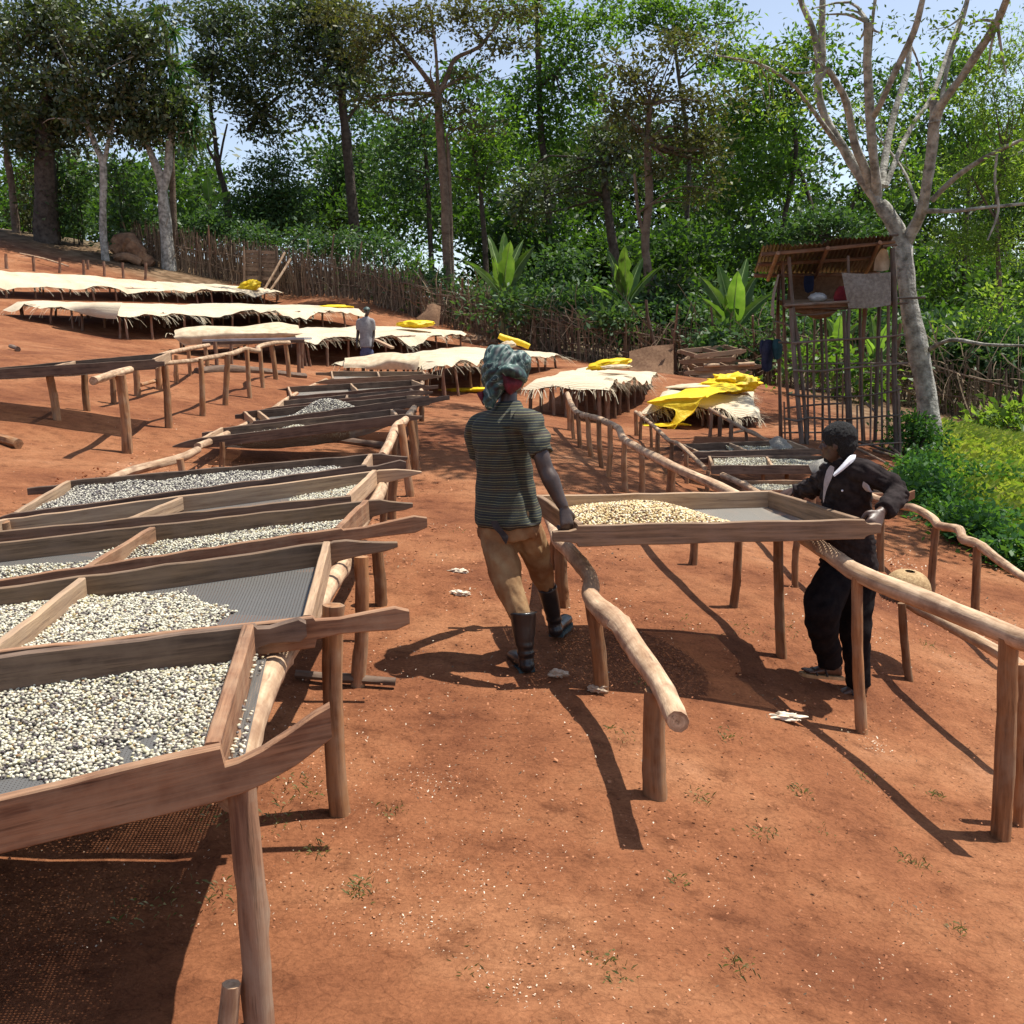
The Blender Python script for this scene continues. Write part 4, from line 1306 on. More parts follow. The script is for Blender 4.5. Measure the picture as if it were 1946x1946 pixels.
# stack of spare trays by the fence
_sy = 33.0
for i, (px, py, w, dz, yaw, lab) in enumerate(((1365, 716, 124, 0, 0.05, 'lowest tray of the stack by the fence'), (1362, 703, 112, 0, -0.1, 'second tray from the bottom of the stack'), (1372, 694, 118, 0, 0.12, 'third tray of the stack, jutting right'),
                                              (1350, 680, 96, 0, -0.35, 'second tray from the top of the leaning stack'), (1352, 668, 98, 0, 0.30, 'topmost tray tilted on the stack by the fence'))):
    c = P(px, py, _sy)
    r = thing('stacked_tray', lab, 'tray', c, 'spare trays stacked by the fence')
    hw, hd = m_px(w, _sy) / 2, 0.55
    ux = Vector((math.cos(yaw), math.sin(yaw), 0.03 * (i - 2)))
    uy = Vector((-math.sin(yaw), math.cos(yaw), 0.12))
    for s in (-1, 1):
        mb = MB()
        plank(mb, c + uy * hd * s - ux * hw * 1.1, ux, [(0, 0.05, -0.03), (hw * 0.2, 0.07, -0.07), (hw * 2.0, 0.07, -0.07), (hw * 2.2, 0.05, -0.03)], 0.045, Vector((0, 1, 0)))
        mb.build('side_board', M['board_pale' if i in (1, 4) else 'board_grey'], r, sharp=35)
    for q in (-0.95, 0, 0.95):
        mb = MB()
        plank(mb, c - uy * hd + ux * hw * q, uy, [(0, 0.06, -0.06), (hd * 2, 0.06, -0.06)], 0.045, Vector((1, 0, 0)))
        mb.build('end_board' if q else 'divider', M['board_grey'], r, sharp=35)
    if i in (0, 2):
        for k in range(2):
            lg = MB()
            tube(lg, [(c + Vector((-hw * 0.7 + k * 1.0, -0.62, 0.02)), 0.06), (c + Vector((-hw * 0.2 + k * 1.0, -0.66, 0.03)), 0.06)], 8)
            tag(lg.build('short_log', M['rail']), ['short log at the left under the tray stack', 'short log at the right under the tray stack', 'short log wedged left in the middle of the tray stack', 'short log wedged right in the middle of the tray stack'][i + k], 'log', 'short logs in the tray stack')
_bm = [[P(1196, 668, 34.2), P(1240, 658, 34.2), P(1280, 655, 34.2)], [P(1196, 692, 33.9), P(1240, 690, 33.8), P(1280, 688, 33.9)], [P(1196, 714, 33.6), P(1240, 716, 33.4), P(1280, 716, 33.5)]]
tag(cloth_grid('matting_screen', _bm, 'brown_mat', None, 6, 0.03, 3, 5), 'square brown matting screen leaning on the fence left of the tray stack', 'screen')
_bm = [[P(812, 580, 42.2), P(824, 577, 42.2), P(838, 582, 42.2)], [P(808, 592, 42.1), P(822, 594, 41.9), P(836, 600, 42.0)], [P(790, 604, 42.0), P(815, 616, 41.7), P(834, 620, 41.8)]]
tag(cloth_grid('matting_screen', _bm, 'brown_mat', None, 6, 0.03, 3, 6), 'small brown matting scrap leaning on the fence above the boxy tarpaulin', 'screen')


# ------------------------------------------------------------------ brushwood fence
def fence_pt(t):
    """t metres along the fence"""
    acc = 0
    for (x0, y0), (x1, y1) in zip(FENCE_XY[:-1], FENCE_XY[1:]):
        L = math.hypot(x1 - x0, y1 - y0)
        if t <= acc + L:
            k = (t - acc) / L
            return x0 + (x1 - x0) * k, y0 + (y1 - y0) * k, (x1 - x0) / L, (y1 - y0) / L
        acc += L
    return FENCE_XY[-1][0], FENCE_XY[-1][1], 1, 0


FL = sum(math.hypot(b[0] - a[0], b[1] - a[1]) for a, b in zip(FENCE_XY[:-1], FENCE_XY[1:]))
fence = thing('brushwood_fence', 'rough brown fence of upright sticks and brushwood across the back of the yard', 'fence', on_ground(FENCE_XY[7][0], FENCE_XY[7][1]))
rs = random.Random(5)
stake_meshes = []
for k in range(5):
    mb = MB()
    pts = [(Vector((0.02 * math.sin(i * 1.3 + k), 0.02 * math.cos(i * 1.7 + k), i / 5 * 1.0)), (0.055 - 0.022 * i / 5)) for i in range(6)]
    tube(mb, pts, 6, 0.15)
    me = bpy.data.meshes.new('stake')
    me.from_pydata(mb.v, [], mb.f)
    at = me.attributes.new('gp', 'FLOAT_VECTOR', 'POINT')
    at.data.foreach_set('vector', np.array([(g[0] * 2, g[1], g[2]) for g in mb.g], dtype=np.float32).ravel())
    me.materials.append(M['fence'] if k % 2 else M['fence_red'])
    stake_meshes.append(me)
t = 0.0
cnt = 0
while t < FL and cnt < 290:
    x, y, dx, dy = fence_pt(t)
    o = bpy.data.objects.new('stake', stake_meshes[rs.randrange(5)])
    C.objects.link(o)
    o.parent = fence
    big = rs.random()
    h = rs.uniform(1.15, 1.7) if big < 0.84 else rs.uniform(1.9, 2.7)
    px, py = x + rs.uniform(-.12, .12), y + rs.uniform(-.12, .12)
    o.location = Vector((px, py, gz(px, py) - 0.1)) - ORG[fence]
    o.rotation_euler = (rs.gauss(0, 0.07), rs.gauss(0, 0.09), rs.uniform(0, 6.28))
    w = rs.uniform(0.6, 1.1) * (1.35 if big > 0.92 else 1)
    o.scale = (w, w, h)
    t += rs.uniform(0.16, 0.46)
    cnt += 1
mb = MB()
for hgt in (0.55, 1.15):
    s = 0.0
    while s < FL:
        L = rs.uniform(2.5, 4.5)
        pts = []
        for i in range(5):
            x, y, dx, dy = fence_pt(min(s + L * i / 4, FL))
            pts.append((on_ground(x, y - 0.08, hgt + rs.uniform(-.08, .08)), 0.03))
        tube(mb, pts, 5, 0.1)
        s += L * 0.9
tag(mb.build('cross_sticks', M['fence'], fence), kind='stuff')
# brush: dense thin uprights and tangle
tv, tf = [], []
r2 = np.random.default_rng(11)
x_px_den = lambda x, y: 1.0
s = 0.0
n_tw = 5200
for i in range(n_tw):
    tt = r2.uniform(0, FL)
    x, y, dx, dy = fence_pt(tt)
    dens = 1.0 if x < -4 else 0.35
    up = r2.random() < (0.8 if x < -6 else 0.55)
    if r2.random() > dens and up:
        continue
    x += r2.normal(0, .12)
    y += r2.normal(0, .14)
    z0 = gz(x, y)
    if up:
        h = r2.uniform(0.9, 1.75) * (1.15 if x < -8 else 1)
        a = np.array([x, y, z0])
        lean = np.array([r2.normal(0, .10), r2.normal(0, .08), 1.0])
        q = [a + lean * h * k / 3 + r2.normal(0, .02, 3) for k in range(4)]
    else:
        h = r2.uniform(0.4, 1.1)
        a = np.array([x, y - 0.1, z0 + r2.uniform(0.1, 1.6)])
        d = r2.normal(0, 1, 3) * np.array([dx * 1.2 + .3, dy * .5 + .3, 0.7])
        d /= np.linalg.norm(d)
        cv = r2.normal(0, .35, 3)
        q = [a + d * h * k / 3 + cv * h * (k / 3) ** 2 for k in range(4)]
    w = r2.uniform(0.007, 0.017)
    o = len(tv)
    for k in range(4):
        tv += [q[k] + np.array([w, 0, w * .3]), q[k] - np.array([w, 0, w * .3])]
    for k in range(3):
        b = o + 2 * k
        tf.append((b, b + 1, b + 3, b + 2))
tag(big_mesh('brushwood', np.array(tv), np.array(tf), M['dry_twig'], fence), kind='stuff')
# board gate in the fence and a leaning pole
gp_ = thing('board_gate', 'dark gate of horizontal boards set in the fence on the left', 'gate', G(492, 548))
yg = 47.6
for k in range(7):
    mb = MB()
    y0 = 478 + k * 8.2
    box_between(mb, P(464, y0, yg), P(524, y0 + 2.5, yg), 0.05, 0.15)
    mb.build('board', M['fence'], gp_, smooth=False)
for px in (463, 493, 525):
    post('gate_post', on_ground(P(px, 540, yg - .1).x, yg - .1), P(px, 468, yg - .1), 0.06, 0.05, M['fence'], gp_)
for (a, b), lab in ((((541, 480), (503, 549)), 'longer pole leaning on the fence beside the board gate'), (((552, 492), (515, 550)), 'shorter pole leaning on the fence beside the board gate')):
    mb = MB()
    tube(mb, [(P(*a, 47.3), 0.05), (P((a[0] + b[0]) / 2, (a[1] + b[1]) / 2 + 2, 46.8), 0.05), (P(*b, 46.4), 0.05)], 7, 0.08, 2)
    tag(mb.build('leaning_pole', M['rail']), lab, 'pole')


# ------------------------------------------------------------------ trees, shrubs, plants
LEAVES = 0
DENS = 2.25


def leaves_arr(blobs, rs, L, aspect=0.45, clump=0.30, per=64, up=0.55, droop=0.0, cov=1.0, flat=0.55):
    """leaf-sized faces gathered in twig clumps inside each ellipsoid (c, rx, ry, rz)"""
    vs = []
    for b in blobs:
        c, rx, ry, rz = b[:4]
        cv = cov * (b[4] if len(b) > 4 else 1.0)
        n = int(DENS * cv * math.pi * rx * rz / (L * L * aspect * 0.62))
        ncl = max(5, n // per)
        d = rs.normal(0, 1, (ncl, 3))
        d /= np.linalg.norm(d, axis=1, keepdims=True)
        r = rs.uniform(0.05, 1, (ncl, 1)) ** 0.45
        r = r * (1 + 0.22 * sn(d[:, 0] * 2, d[:, 2] * 2, 2.5, int(abs(c[0] * 7 + c[2] * 13)) % 1000))[:, None]
        cc = np.array(c)[None] + d * r * np.array([[rx, ry, rz]])
        cs = rs.uniform(0.6, 1.3, (ncl, 1, 1)) * clump
        off = rs.normal(0, 1, (ncl, per, 3)) * cs * np.array([[[1, 1, flat]]])
        base = (cc[:, None, :] + off).reshape(-1, 3)
        m = len(base)
        out = off.reshape(-1, 3) / (np.linalg.norm(off.reshape(-1, 3), axis=1, keepdims=True) + 1e-6)
        dr = out * 0.8 + rs.normal(0, 0.55, (m, 3))
        dr[:, 2] -= droop
        dr /= np.linalg.norm(dr, axis=1, keepdims=True)
        nm = rs.normal(0, 0.6, (m, 3))
        nm[:, 2] += up
        sd = np.cross(dr, nm)
        sd /= np.linalg.norm(sd, axis=1, keepdims=True) + 1e-9
        nn = np.cross(sd, dr)
        ll = L * rs.uniform(0.65, 1.35, (m, 1))
        w = ll * aspect * 0.5
        v0 = base
        v1 = base + dr * ll * 0.48 + sd * w + nn * ll * 0.08
        v2 = base + dr * ll
        v3 = base + dr * ll * 0.48 - sd * w + nn * ll * 0.08
        vs.append(np.stack([v0, v1, v2, v3], 1))
    return np.concatenate(vs)


def leaf_obj(name, q, mat, parent=None):
    global LEAVES
    n = len(q)
    LEAVES += n
    f = np.arange(n * 4).reshape(n, 4)
    return big_mesh(name, q.reshape(-1, 3), f, M[mat], parent)


def blob(px, py, rx, ry, Y, k=1.0, depth=0.9):
    c = P(px, py, Y)
    return (tuple(c), m_px(rx, Y), m_px((rx + ry) / 2, Y) * depth, m_px(ry, Y), k)


def tree(label, trunks, blobs, Y, leaf='leaf_mid', bark='bark_mid', L=0.27, cov=1.2, name='tree', seed=1, branches=True, group='trees behind the yard', clump=0.42, **kw):
    rs = np.random.default_rng(seed)
    random.seed(seed)
    x0 = P(trunks[0][0][0], trunks[0][0][1], Y)
    base = on_ground(x0.x, Y)
    root = thing(name, label, 'tree', base, group)
    mb = MB()
    ends = []
    for ti, tr in enumerate(trunks):
        pts = [(P(p[0], p[1], p[3] if len(p) > 3 else Y), m_px(p[2], Y) / 2) for p in tr]
        if ti == 0:
            pts = [(on_ground(pts[0][0].x, pts[0][0].y, -0.2), pts[0][1] * 1.25)] + pts
        tube(mb, pts, 9, 0.12, 3)
        ends.append(pts[-1])
        if len(pts) > 2:
            ends.append(pts[-2])
    bl = [blob(*(b[:4]), b[4] if len(b) > 4 else Y, b[5] if len(b) > 5 else 1.0) for b in blobs]
    if branches:
        for b in bl:
            c = Vector(b[0])
            e = min(ends, key=lambda q: (q[0] - c).length)
            for k in range(3):
                tgt = c + Vector((rs.normal(0, .45) * b[1], rs.normal(0, .4) * b[2], rs.normal(0.1, .35) * b[3]))
                mid = e[0].lerp(tgt, 0.5) + Vector((rs.normal(0, .12), rs.normal(0, .12), rs.normal(0.05, .1))) * (tgt - e[0]).length
                r = min(e[1] * 0.55, 0.07)
                tube(mb, [(e[0], r), (mid, r * 0.6), (tgt, r * 0.2)], 5, 0.1, 3)
    mb.build('trunk', M[bark], root)
    if bl:
        leaf_obj('crown', leaves_arr(bl, rs, L, cov=cov, clump=clump, **kw), leaf, root)
    return root


# left dark group
tree('slim pale stemmed tree at the far left edge', [[(30, 431, 15), (22, 350, 13), (12, 283, 12), (10, 180, 9)]], [(15, 160, 70, 90), (0, 60, 70, 60), (60, 230, 45, 45, 53)], 53, 'leaf_dark', 'bark_mid', cov=1.7, seed=1)
tree('huge dark trunked tree draped in creepers on the left', [[(88, 446, 46), (87, 370, 40), (86, 290, 36), (90, 180, 26)], [(87, 290, 20), (60, 200, 12)], [(88, 250, 18), (130, 150, 12)]],
     [(90, 180, 90, 80), (80, 70, 100, 70), (60, 262, 60, 40), (140, 250, 50, 45), (130, 20, 90, 40), (88, 360, 34, 70, 51.5, .5)], 51, 'leaf_dark', 'bark_dark', cov=2.1, seed=2)
tree('forked grey leaved tree right of the creeper draped trunk', [[(195, 425, 13), (196, 319, 13), (181, 275, 11), (167, 236, 9), (160, 180, 7)], [(197, 312, 9), (208, 260, 8), (222, 200, 6)]],
     [(190, 150, 95, 70), (240, 110, 80, 65), (170, 215, 75, 45), (170, 45, 90, 50), (272, 195, 60, 45), (280, 60, 70, 55), (215, 240, 50, 30)], 49, 'leaf_dark', 'bark_pale', cov=1.8, seed=3)
tree('twin stemmed pale tree before the sword leaved plant', [[(313, 416, 22), (306, 344, 17), (294, 310, 14), (283, 283, 12), (270, 250, 9)], [(310, 360, 17), (320, 320, 15), (322, 272, 14), (330, 240, 9)]],
     [(300, 225, 65, 45), (345, 255, 45, 35), (262, 250, 50, 32), (320, 190, 50, 40)], 50, 'leaf_dark', 'bark_pale', cov=1.8, seed=4)
tree('crooked leaning tree against the gap of sky', [[(431, 380, 12), (415, 319, 10), (407, 250, 8), (400, 203, 7), (405, 120, 6)], [(408, 305, 5), (395, 280, 5), (400, 255, 4), (385, 232, 3)], [(416, 315, 5), (424, 270, 4), (432, 235, 3)], [(470, 250, 8, 58), (500, 210, 8, 58), (535, 180, 5, 58)]],
     [(425, 120, 65, 80), (455, 50, 80, 55), (465, 185, 60, 45), (515, 210, 55, 35), (390, 160, 35, 55), (510, 120, 55, 45), (520, 250, 40, 25), (480, 240, 35, 22), (395, 30, 50, 40)], 58, 'leaf_dark', 'bark_dark', cov=1.5, seed=5)
tree('tall straight dark tree right of the gap of sky', [[(674, 440, 20), (664, 330, 18), (657, 250, 17), (651, 200, 15), (646, 100, 12), (640, 10, 9)], [(655, 235, 7), (676, 205, 5), (690, 185, 4)]],
     [(585, 60, 90, 65), (565, 125, 70, 50), (630, 30, 80, 50), (660, 165, 55, 40, 55, .8), (700, 120, 50, 40), (610, 160, 50, 35), (640, 100, 60, 50), (550, 25, 60, 40), (600, 205, 40, 25, 56, .6)], 56, 'leaf_dark', 'bark_dark', cov=1.5, seed=6)
tree('dense layered bush shaped tree standing in the gap of sky', [[(518, 430, 10), (518, 380, 8), (520, 320, 5)]], [(518, 320, 40, 35), (508, 362, 55, 35), (545, 385, 55, 35), (500, 400, 60, 35), (530, 420, 70, 30)], 55, 'leaf_shrub', 'bark_dark', cov=2.2, L=0.22, seed=7)
tree('small pale crowned tree just right of the gap of sky', [[(640, 440, 8), (638, 380, 6), (645, 320, 4)]], [(640, 310, 45, 45), (625, 360, 45, 40), (660, 380, 45, 45), (700, 300, 45, 50), (690, 230, 45, 40)], 62, 'leaf_shrub', 'bark_mid', cov=1.2, seed=8)
# umbrella tree in the middle
tree('umbrella crowned tree with a forked reddish trunk, centre left', [[(853, 538, 19), (848, 430, 18), (846, 373, 17), (838, 270, 16), (832, 178, 13)], [(832, 182, 10), (808, 145, 9), (782, 112, 8), (737, 54, 6), (710, 30, 4)], [(834, 180, 10), (850, 145, 9), (865, 112, 8), (900, 95, 7), (920, 80, 6), (955, 30, 4)],
     [(832, 178, 8), (830, 120, 6), (824, 60, 5), (815, 10, 3)], [(860, 560, 9), (856, 400, 8), (852, 290, 7), (848, 260, 5)]],
     [(700, 70, 70, 32), (765, 40, 75, 35), (830, 25, 85, 30), (905, 45, 75, 32), (955, 85, 55, 28), (690, 118, 55, 26), (785, 100, 45, 22), (850, 205, 35, 20), (740, 150, 55, 22), (655, 20, 60, 30), (880, 150, 45, 20), (790, 200, 45, 20), (960, 20, 60, 30), (700, 190, 40, 18), (900, 240, 35, 18)], 46, 'leaf_olive', 'bark_mid', cov=1.15, L=0.2, seed=9, clump=0.34, flat=0.4)
tree('thin dark trunk left of the umbrella tree', [[(820, 500, 10), (815, 400, 10), (812, 331, 8), (805, 250, 5)]], [(800, 290, 50, 50), (785, 235, 45, 40), (765, 330, 50, 45), (810, 380, 40, 40), (740, 270, 45, 45)], 57, 'leaf_shrub', 'bark_dark', cov=1.0, seed=10)
tree('thin dark trunk right of the umbrella tree', [[(922, 470, 10), (916, 400, 9), (912, 345, 8), (900, 290, 5)], [(914, 350, 4), (930, 310, 3)]], [(915, 280, 55, 45), (890, 335, 50, 35), (880, 250, 45, 35), (940, 330, 40, 40), (950, 230, 40, 40)], 54, 'leaf_mid', 'bark_dark', cov=1.0, seed=11)
tree('tall slender dark trunk with a bright green crown, centre', [[(1045, 480, 14), (1039, 344, 13), (1030, 270, 12), (1026, 207, 12), (1022, 83, 10), (1018, 0, 7)], [(1028, 165, 6), (1055, 140, 5), (1075, 120, 4)]],
     [(1065, 130, 70, 50), (1000, 190, 60, 45), (1120, 55, 75, 50), (1085, 230, 75, 50), (955, 170, 45, 40), (1000, 30, 70, 35), (1130, 180, 55, 45), (1060, 290, 60, 40), (985, 265, 50, 40), (1060, 30, 50, 35)], 58, 'leaf_mid', 'bark_dark', cov=1.15, seed=12)
tree('leaning dark trunk above the middle banana plants', [[(1172, 520, 18), (1158, 420, 16), (1152, 373, 15), (1148, 310, 10)]], [(1150, 285, 75, 42), (1110, 335, 55, 35), (1200, 250, 60, 42), (1180, 330, 50, 35), (1020, 345, 45, 35), (1010, 395, 50, 35)], 51, 'leaf_dark', 'bark_dark', cov=1.6, seed=13)
tree('brown forked tree rising from the fence between the banana plants', [[(1243, 610, 22), (1232, 520, 17), (1226, 455, 15), (1234, 373, 16), (1230, 269, 13), (1236, 200, 9)], [(1227, 455, 8), (1213, 405, 7), (1206, 330, 5)]],
     [(1245, 180, 65, 38), (1195, 128, 55, 32), (1295, 262, 65, 38), (1215, 235, 50, 32), (1335, 292, 60, 40), (1285, 100, 65, 35), (1175, 195, 45, 30), (1345, 200, 55, 38), (1340, 370, 45, 30), (1270, 310, 45, 30)], 40, 'leaf_olive', 'bark_mid', cov=1.35, L=0.2, seed=14, clump=0.34)
tree('bushy dark tree with slanting stems left of the watch tower', [[(1485, 460, 10), (1500, 370, 9), (1513, 280, 8), (1500, 180, 5)], [(1546, 405, 8), (1530, 350, 7), (1518, 321, 6)]],
     [(1450, 235, 70, 60), (1500, 160, 60, 55), (1420, 140, 65, 50), (1535, 100, 55, 45), (1385, 340, 55, 45), (1450, 360, 60, 45), (1400, 240, 50, 45), (1490, 300, 45, 40)], 53, 'leaf_mid', 'bark_dark', cov=1.35, seed=15)
tree('light topped tree high in the middle of the photo', [[(1300, 500, 10), (1310, 300, 9), (1290, 150, 7), (1280, 60, 5)]], [(1185, 35, 75, 40), (1300, 55, 60, 42), (1245, 15, 70, 35), (1360, 40, 60, 40), (1380, 110, 60, 40)], 62, 'leaf_mid', 'bark_dark', cov=1.2, L=0.28, seed=16)
tree('low dark teal tree just left above the tower roof', [[(1560, 520, 8), (1565, 450, 6)]], [(1560, 425, 60, 22), (1610, 430, 45, 22), (1515, 440, 45, 25), (1580, 455, 70, 25)], 50, 'leaf_shrub', 'bark_dark', cov=1.8, seed=17)
tree('short slanting trunk before the white gap of sky', [[(1608, 440, 9), (1614, 415, 9), (1626, 368, 8), (1640, 330, 5)]], [(1670, 370, 45, 35), (1660, 420, 45, 30), (1700, 300, 40, 40, 55, .5)], 55, 'leaf_mid', 'bark_dark', cov=1.2, seed=18)
# feathery bright trees at the right edge
tree('feathery light green tree at the right edge', [[(1902, 640, 10), (1897, 500, 9), (1893, 400, 8), (1905, 290, 6)], [(1895, 420, 5), (1870, 380, 4), (1850, 340, 3)]],
     [(1885, 200, 60, 60), (1925, 340, 55, 65), (1850, 330, 60, 50), (1900, 470, 60, 50), (1820, 450, 50, 45), (1920, 90, 50, 55), (1940, 240, 40, 60)], 42, 'leaf_bright', 'bark_mid', cov=0.95, L=0.17, aspect=0.3, seed=19)
tree('darker hanging leaved tree between the pale trunk and the right edge', [[(1830, 620, 9), (1835, 450, 8), (1845, 300, 6)]], [(1830, 240, 45, 55), (1815, 150, 50, 45), (1790, 330, 45, 55), (1865, 120, 50, 40), (1840, 560, 50, 40), (1780, 520, 45, 50)], 47, 'leaf_mid', 'bark_dark', cov=1.1, droop=0.7, seed=20)
tree('low bright bush tree at the foot of the right edge', [[(1885, 760, 8), (1880, 700, 6), (1885, 640, 4)]], [(1890, 620, 50, 45), (1925, 680, 45, 50), (1850, 660, 40, 40), (1910, 560, 45, 40), (1900, 740, 40, 30)], 30, 'leaf_bright', 'bark_mid', cov=0.8, L=0.15, seed=21)

# the big pale tree beside the watch tower; its crown reaches over the yard above the frame
def over(gpx, gpy, h, r, k):
    g = G(gpx, gpy)
    return ('w', g + SUN_FROM * (h / SUN_FROM.z), r, k)


OVER = [over(a, b, h, r, k) for a, b, h, r, k in ((860, 770, 10.5, 0.9, .5), (800, 800, 10.2, .9, .5), (820, 880, 9.8, .8, .5), (890, 870, 9.8, .7, .5), (1100, 850, 9.8, .9, .5), (1320, 960, 9.2, .8, .5), (840, 850, 9.8, 0.8, .5), (930, 830, 10.2, 0.8, .45), (1060, 900, 9.5, 0.8, .45), (1150, 880, 9.8, 0.9, .45), (1250, 930, 9.3, 0.8, .45), (1120, 960, 9.0, .6, .4), (1380, 900, 9.5, 1.0, .5),
                                                  (1500, 930, 9.2, 1.0, .5), (1700, 960, 8.8, 1.0, .6), (1720, 1020, 8.5, .8, .5), (1640, 860, 9.5, 1.0, .6), (1560, 850, 9.6, 1.2, .6), (1480, 790, 10, 1.2, .5))]
_z = lambda pts, ws, ys=None: [(*Z('6', a, b), w / 2.146, (ys[i] if ys else 21)) for i, ((a, b), w) in enumerate(zip(pts, ws))]
big_tree = tree('big pale barked tree with spreading bare limbs beside the watch tower',
     [_z([(890, 1760), (885, 1640), (850, 1450), (812, 1250), (790, 1060), (770, 960), (735, 890), (690, 830)], [98, 88, 82, 76, 74, 66, 60, 58]),
      _z([(690, 835), (650, 775), (600, 700), (540, 600), (465, 470), (438, 350), (455, 250), (455, 100), (460, -60)], [46, 42, 40, 36, 34, 32, 30, 28, 24]),
      _z([(440, 350), (440, 250), (420, 130), (375, 20), (350, -60)], [28, 26, 24, 22, 18]),
      _z([(655, 780), (635, 700), (590, 590), (555, 420), (510, 330), (475, 280)], [34, 34, 32, 30, 24, 20], [21, 20.8, 20.6, 20.3, 20.1, 20]),
      _z([(680, 800), (672, 700), (657, 560), (648, 400), (640, 250), (642, 90)], [40, 36, 36, 34, 32, 30], [21, 20.7, 20.4, 20.2, 20, 19.8]),
      _z([(655, 490), (690, 430), (760, 280), (830, 130), (860, 20), (880, -60)], [26, 24, 24, 22, 20, 18], [20.4, 20, 19.6, 19.2, 19, 19]),
      _z([(640, 400), (660, 100), (672, 0), (680, -60)], [14, 12, 12, 10], [20.2, 20, 20, 20]),
      _z([(698, 760), (710, 660), (745, 480), (800, 300), (815, 180), (850, 60)], [30, 28, 28, 24, 18, 14], [21, 21.3, 21.6, 21.9, 22, 22]),
      _z([(715, 760), (770, 620), (830, 500), (905, 390), (980, 180), (1040, 20), (1060, -60)], [22, 20, 20, 18, 17, 16, 14], [21, 21.3, 21.7, 22, 22.5, 23, 23]),
      _z([(795, 990), (835, 920), (865, 850), (885, 740), (905, 600), (918, 480), (960, 400), (1020, 320), (1100, 200), (1170, 90), (1215, -20)], [52, 46, 44, 40, 40, 42, 32, 28, 28, 26, 24], [21, 20.8, 20.5, 20.2, 20, 19.8, 19.5, 19.2, 18.8, 18.4, 18]),
      _z([(915, 500), (912, 450), (908, 410)], [40, 34, 30], [19.8, 19.8, 19.8]),
      _z([(940, 440), (955, 330), (990, 190), (1035, 60), (1060, -40)], [18, 16, 15, 14, 12], [19.6, 19.8, 20, 20, 20]),
      _z([(880, 860), (1000, 860), (1130, 845), (1290, 830)], [20, 16, 13, 10], [20.5, 20, 19.5, 19]),
      _z([(905, 815), (980, 740), (1060, 680), (1180, 610), (1290, 565)], [24, 22, 18, 15, 12], [20.4, 20, 19.4, 19, 18.6]),
      _z([(885, 1430), (940, 1400), (1000, 1385), (1120, 1405), (1290, 1410)], [20, 18, 15, 12, 9], [21, 20.5, 20, 19.5, 19]),
      _z([(1170, 615), (1160, 740), (1175, 860), (1130, 980)], [10, 9, 8, 6], [19, 19, 19, 19]),
      _z([(845, 840), (800, 720), (750, 640), (700, 580)], [14, 12, 10, 7], [20.6, 21, 21.4, 21.8]),
      _z([(520, 590), (440, 480), (380, 400), (330, 340), (200, 260), (20, 225)], [22, 18, 15, 13, 10, 6], [21, 20.6, 20.2, 20, 19.6, 19.2]),
      _z([(900, 1740), (930, 1800)], [50, 40]), _z([(870, 1740), (850, 1800)], [50, 44], [20.8, 20.6])],
     [(1500, 105, 50, 26, 20, .5), (1420, 120, 50, 26, 19.5, .6), (1560, 30, 50, 26, 20, .45), (1640, 200, 50, 26, 22, .35), (1700, 250, 50, 30, 22, .35), (1760, 190, 45, 26, 22, .35), (1780, 60, 50, 30, 20, .4), (1860, 40, 50, 30, 18.5, .5), (1660, 60, 50, 24, 20, .35),
      (1900, 140, 45, 30, 18.5, .45), (1590, 230, 45, 26, 22, .35), (1540, 170, 36, 22, 20, .5), (1930, 300, 40, 30, 18, .4), (1720, 330, 36, 22, 22, .3), (1480, 215, 40, 24, 20, .35), (1380, 60, 55, 26, 19.5, .45)],
     21, 'leaf_bright', 'bark_pale', cov=0.75, L=0.10, seed=22, clump=0.22, per=16, group=None, name='shade_tree')


# the part of its crown above the picture, whose shade falls across the path
mb = MB()
_hub = P(*Z('6', 690, -330), 20.0)
for _, q, r, k in OVER:
    mid = _hub.lerp(q, 0.55) + Vector((0, 0, 1.0))
    tube(mb, [(_hub, 0.05), (mid, 0.04), (q, 0.012)], 5, 0.1, 3)
mb.build('upper_limbs', M['bark_pale'], big_tree)
_rs = np.random.default_rng(63)
leaf_obj('upper_crown', leaves_arr([(tuple(q), r * 1.5, r, r * .4, k) for _, q, r, k in OVER], _rs, 0.20, cov=4.2, clump=0.28, per=44, up=1.2, flat=0.35), 'leaf_bright', big_tree)


def filler(name, label, blobs, leaf, L, cov, seed, clump=0.45, **kw):
    rs = np.random.default_rng(seed)
    o = leaf_obj(name, leaves_arr([blob(*b) for b in blobs], rs, L, cov=cov, clump=clump, **kw), leaf)
    return tag(o, label, 'undergrowth' if 'growth' in name else 'woodland', None, 'stuff')


rr = random.Random(4)
bl = []
for i in range(54):
    px = -60 + i * 40
    if 400 < px < 610:
        continue
    for py in (330, 250, 170, 400) if px > 640 else (330, 400):
        if 1560 < px < 1660 and py in (330,):
            continue
        if rr.random() < (0.25 if py == 250 else 0.45 if py == 170 else 0.06):
            continue
        bl.append((px + rr.uniform(-20, 20), py + rr.uniform(-25, 25), 48, 40, 82 + rr.uniform(-6, 10)))
filler('far_woodland', 'hazy mass of woodland beyond the yard', bl, 'leaf_shaded', 0.46, 0.8, 31, clump=0.8)
bl = []
for i in range(52):
    px = -50 + i * 40
    for py in (300, 370, 440, 510, 580):
        if (395 < px < 610 and py < 400) or py > 470 + max(0, px - 700) * .13 or py < 250 or (1540 < px < 1680 and py < 400):
            continue
        if rr.random() < (.3 if py == 300 else 0.1):
            continue
        bl.append((px + rr.uniform(-18, 18), py + rr.uniform(-20, 20), 50, 42, 92 + rr.uniform(-3, 8)))
filler('far_woodland', 'deep shaded woodland seen between the nearer trunks', bl, 'leaf_dark', 0.62, 0.95, 36, clump=0.9)  # dark leaf colour stands in for the shade deep in the wood
bl = []
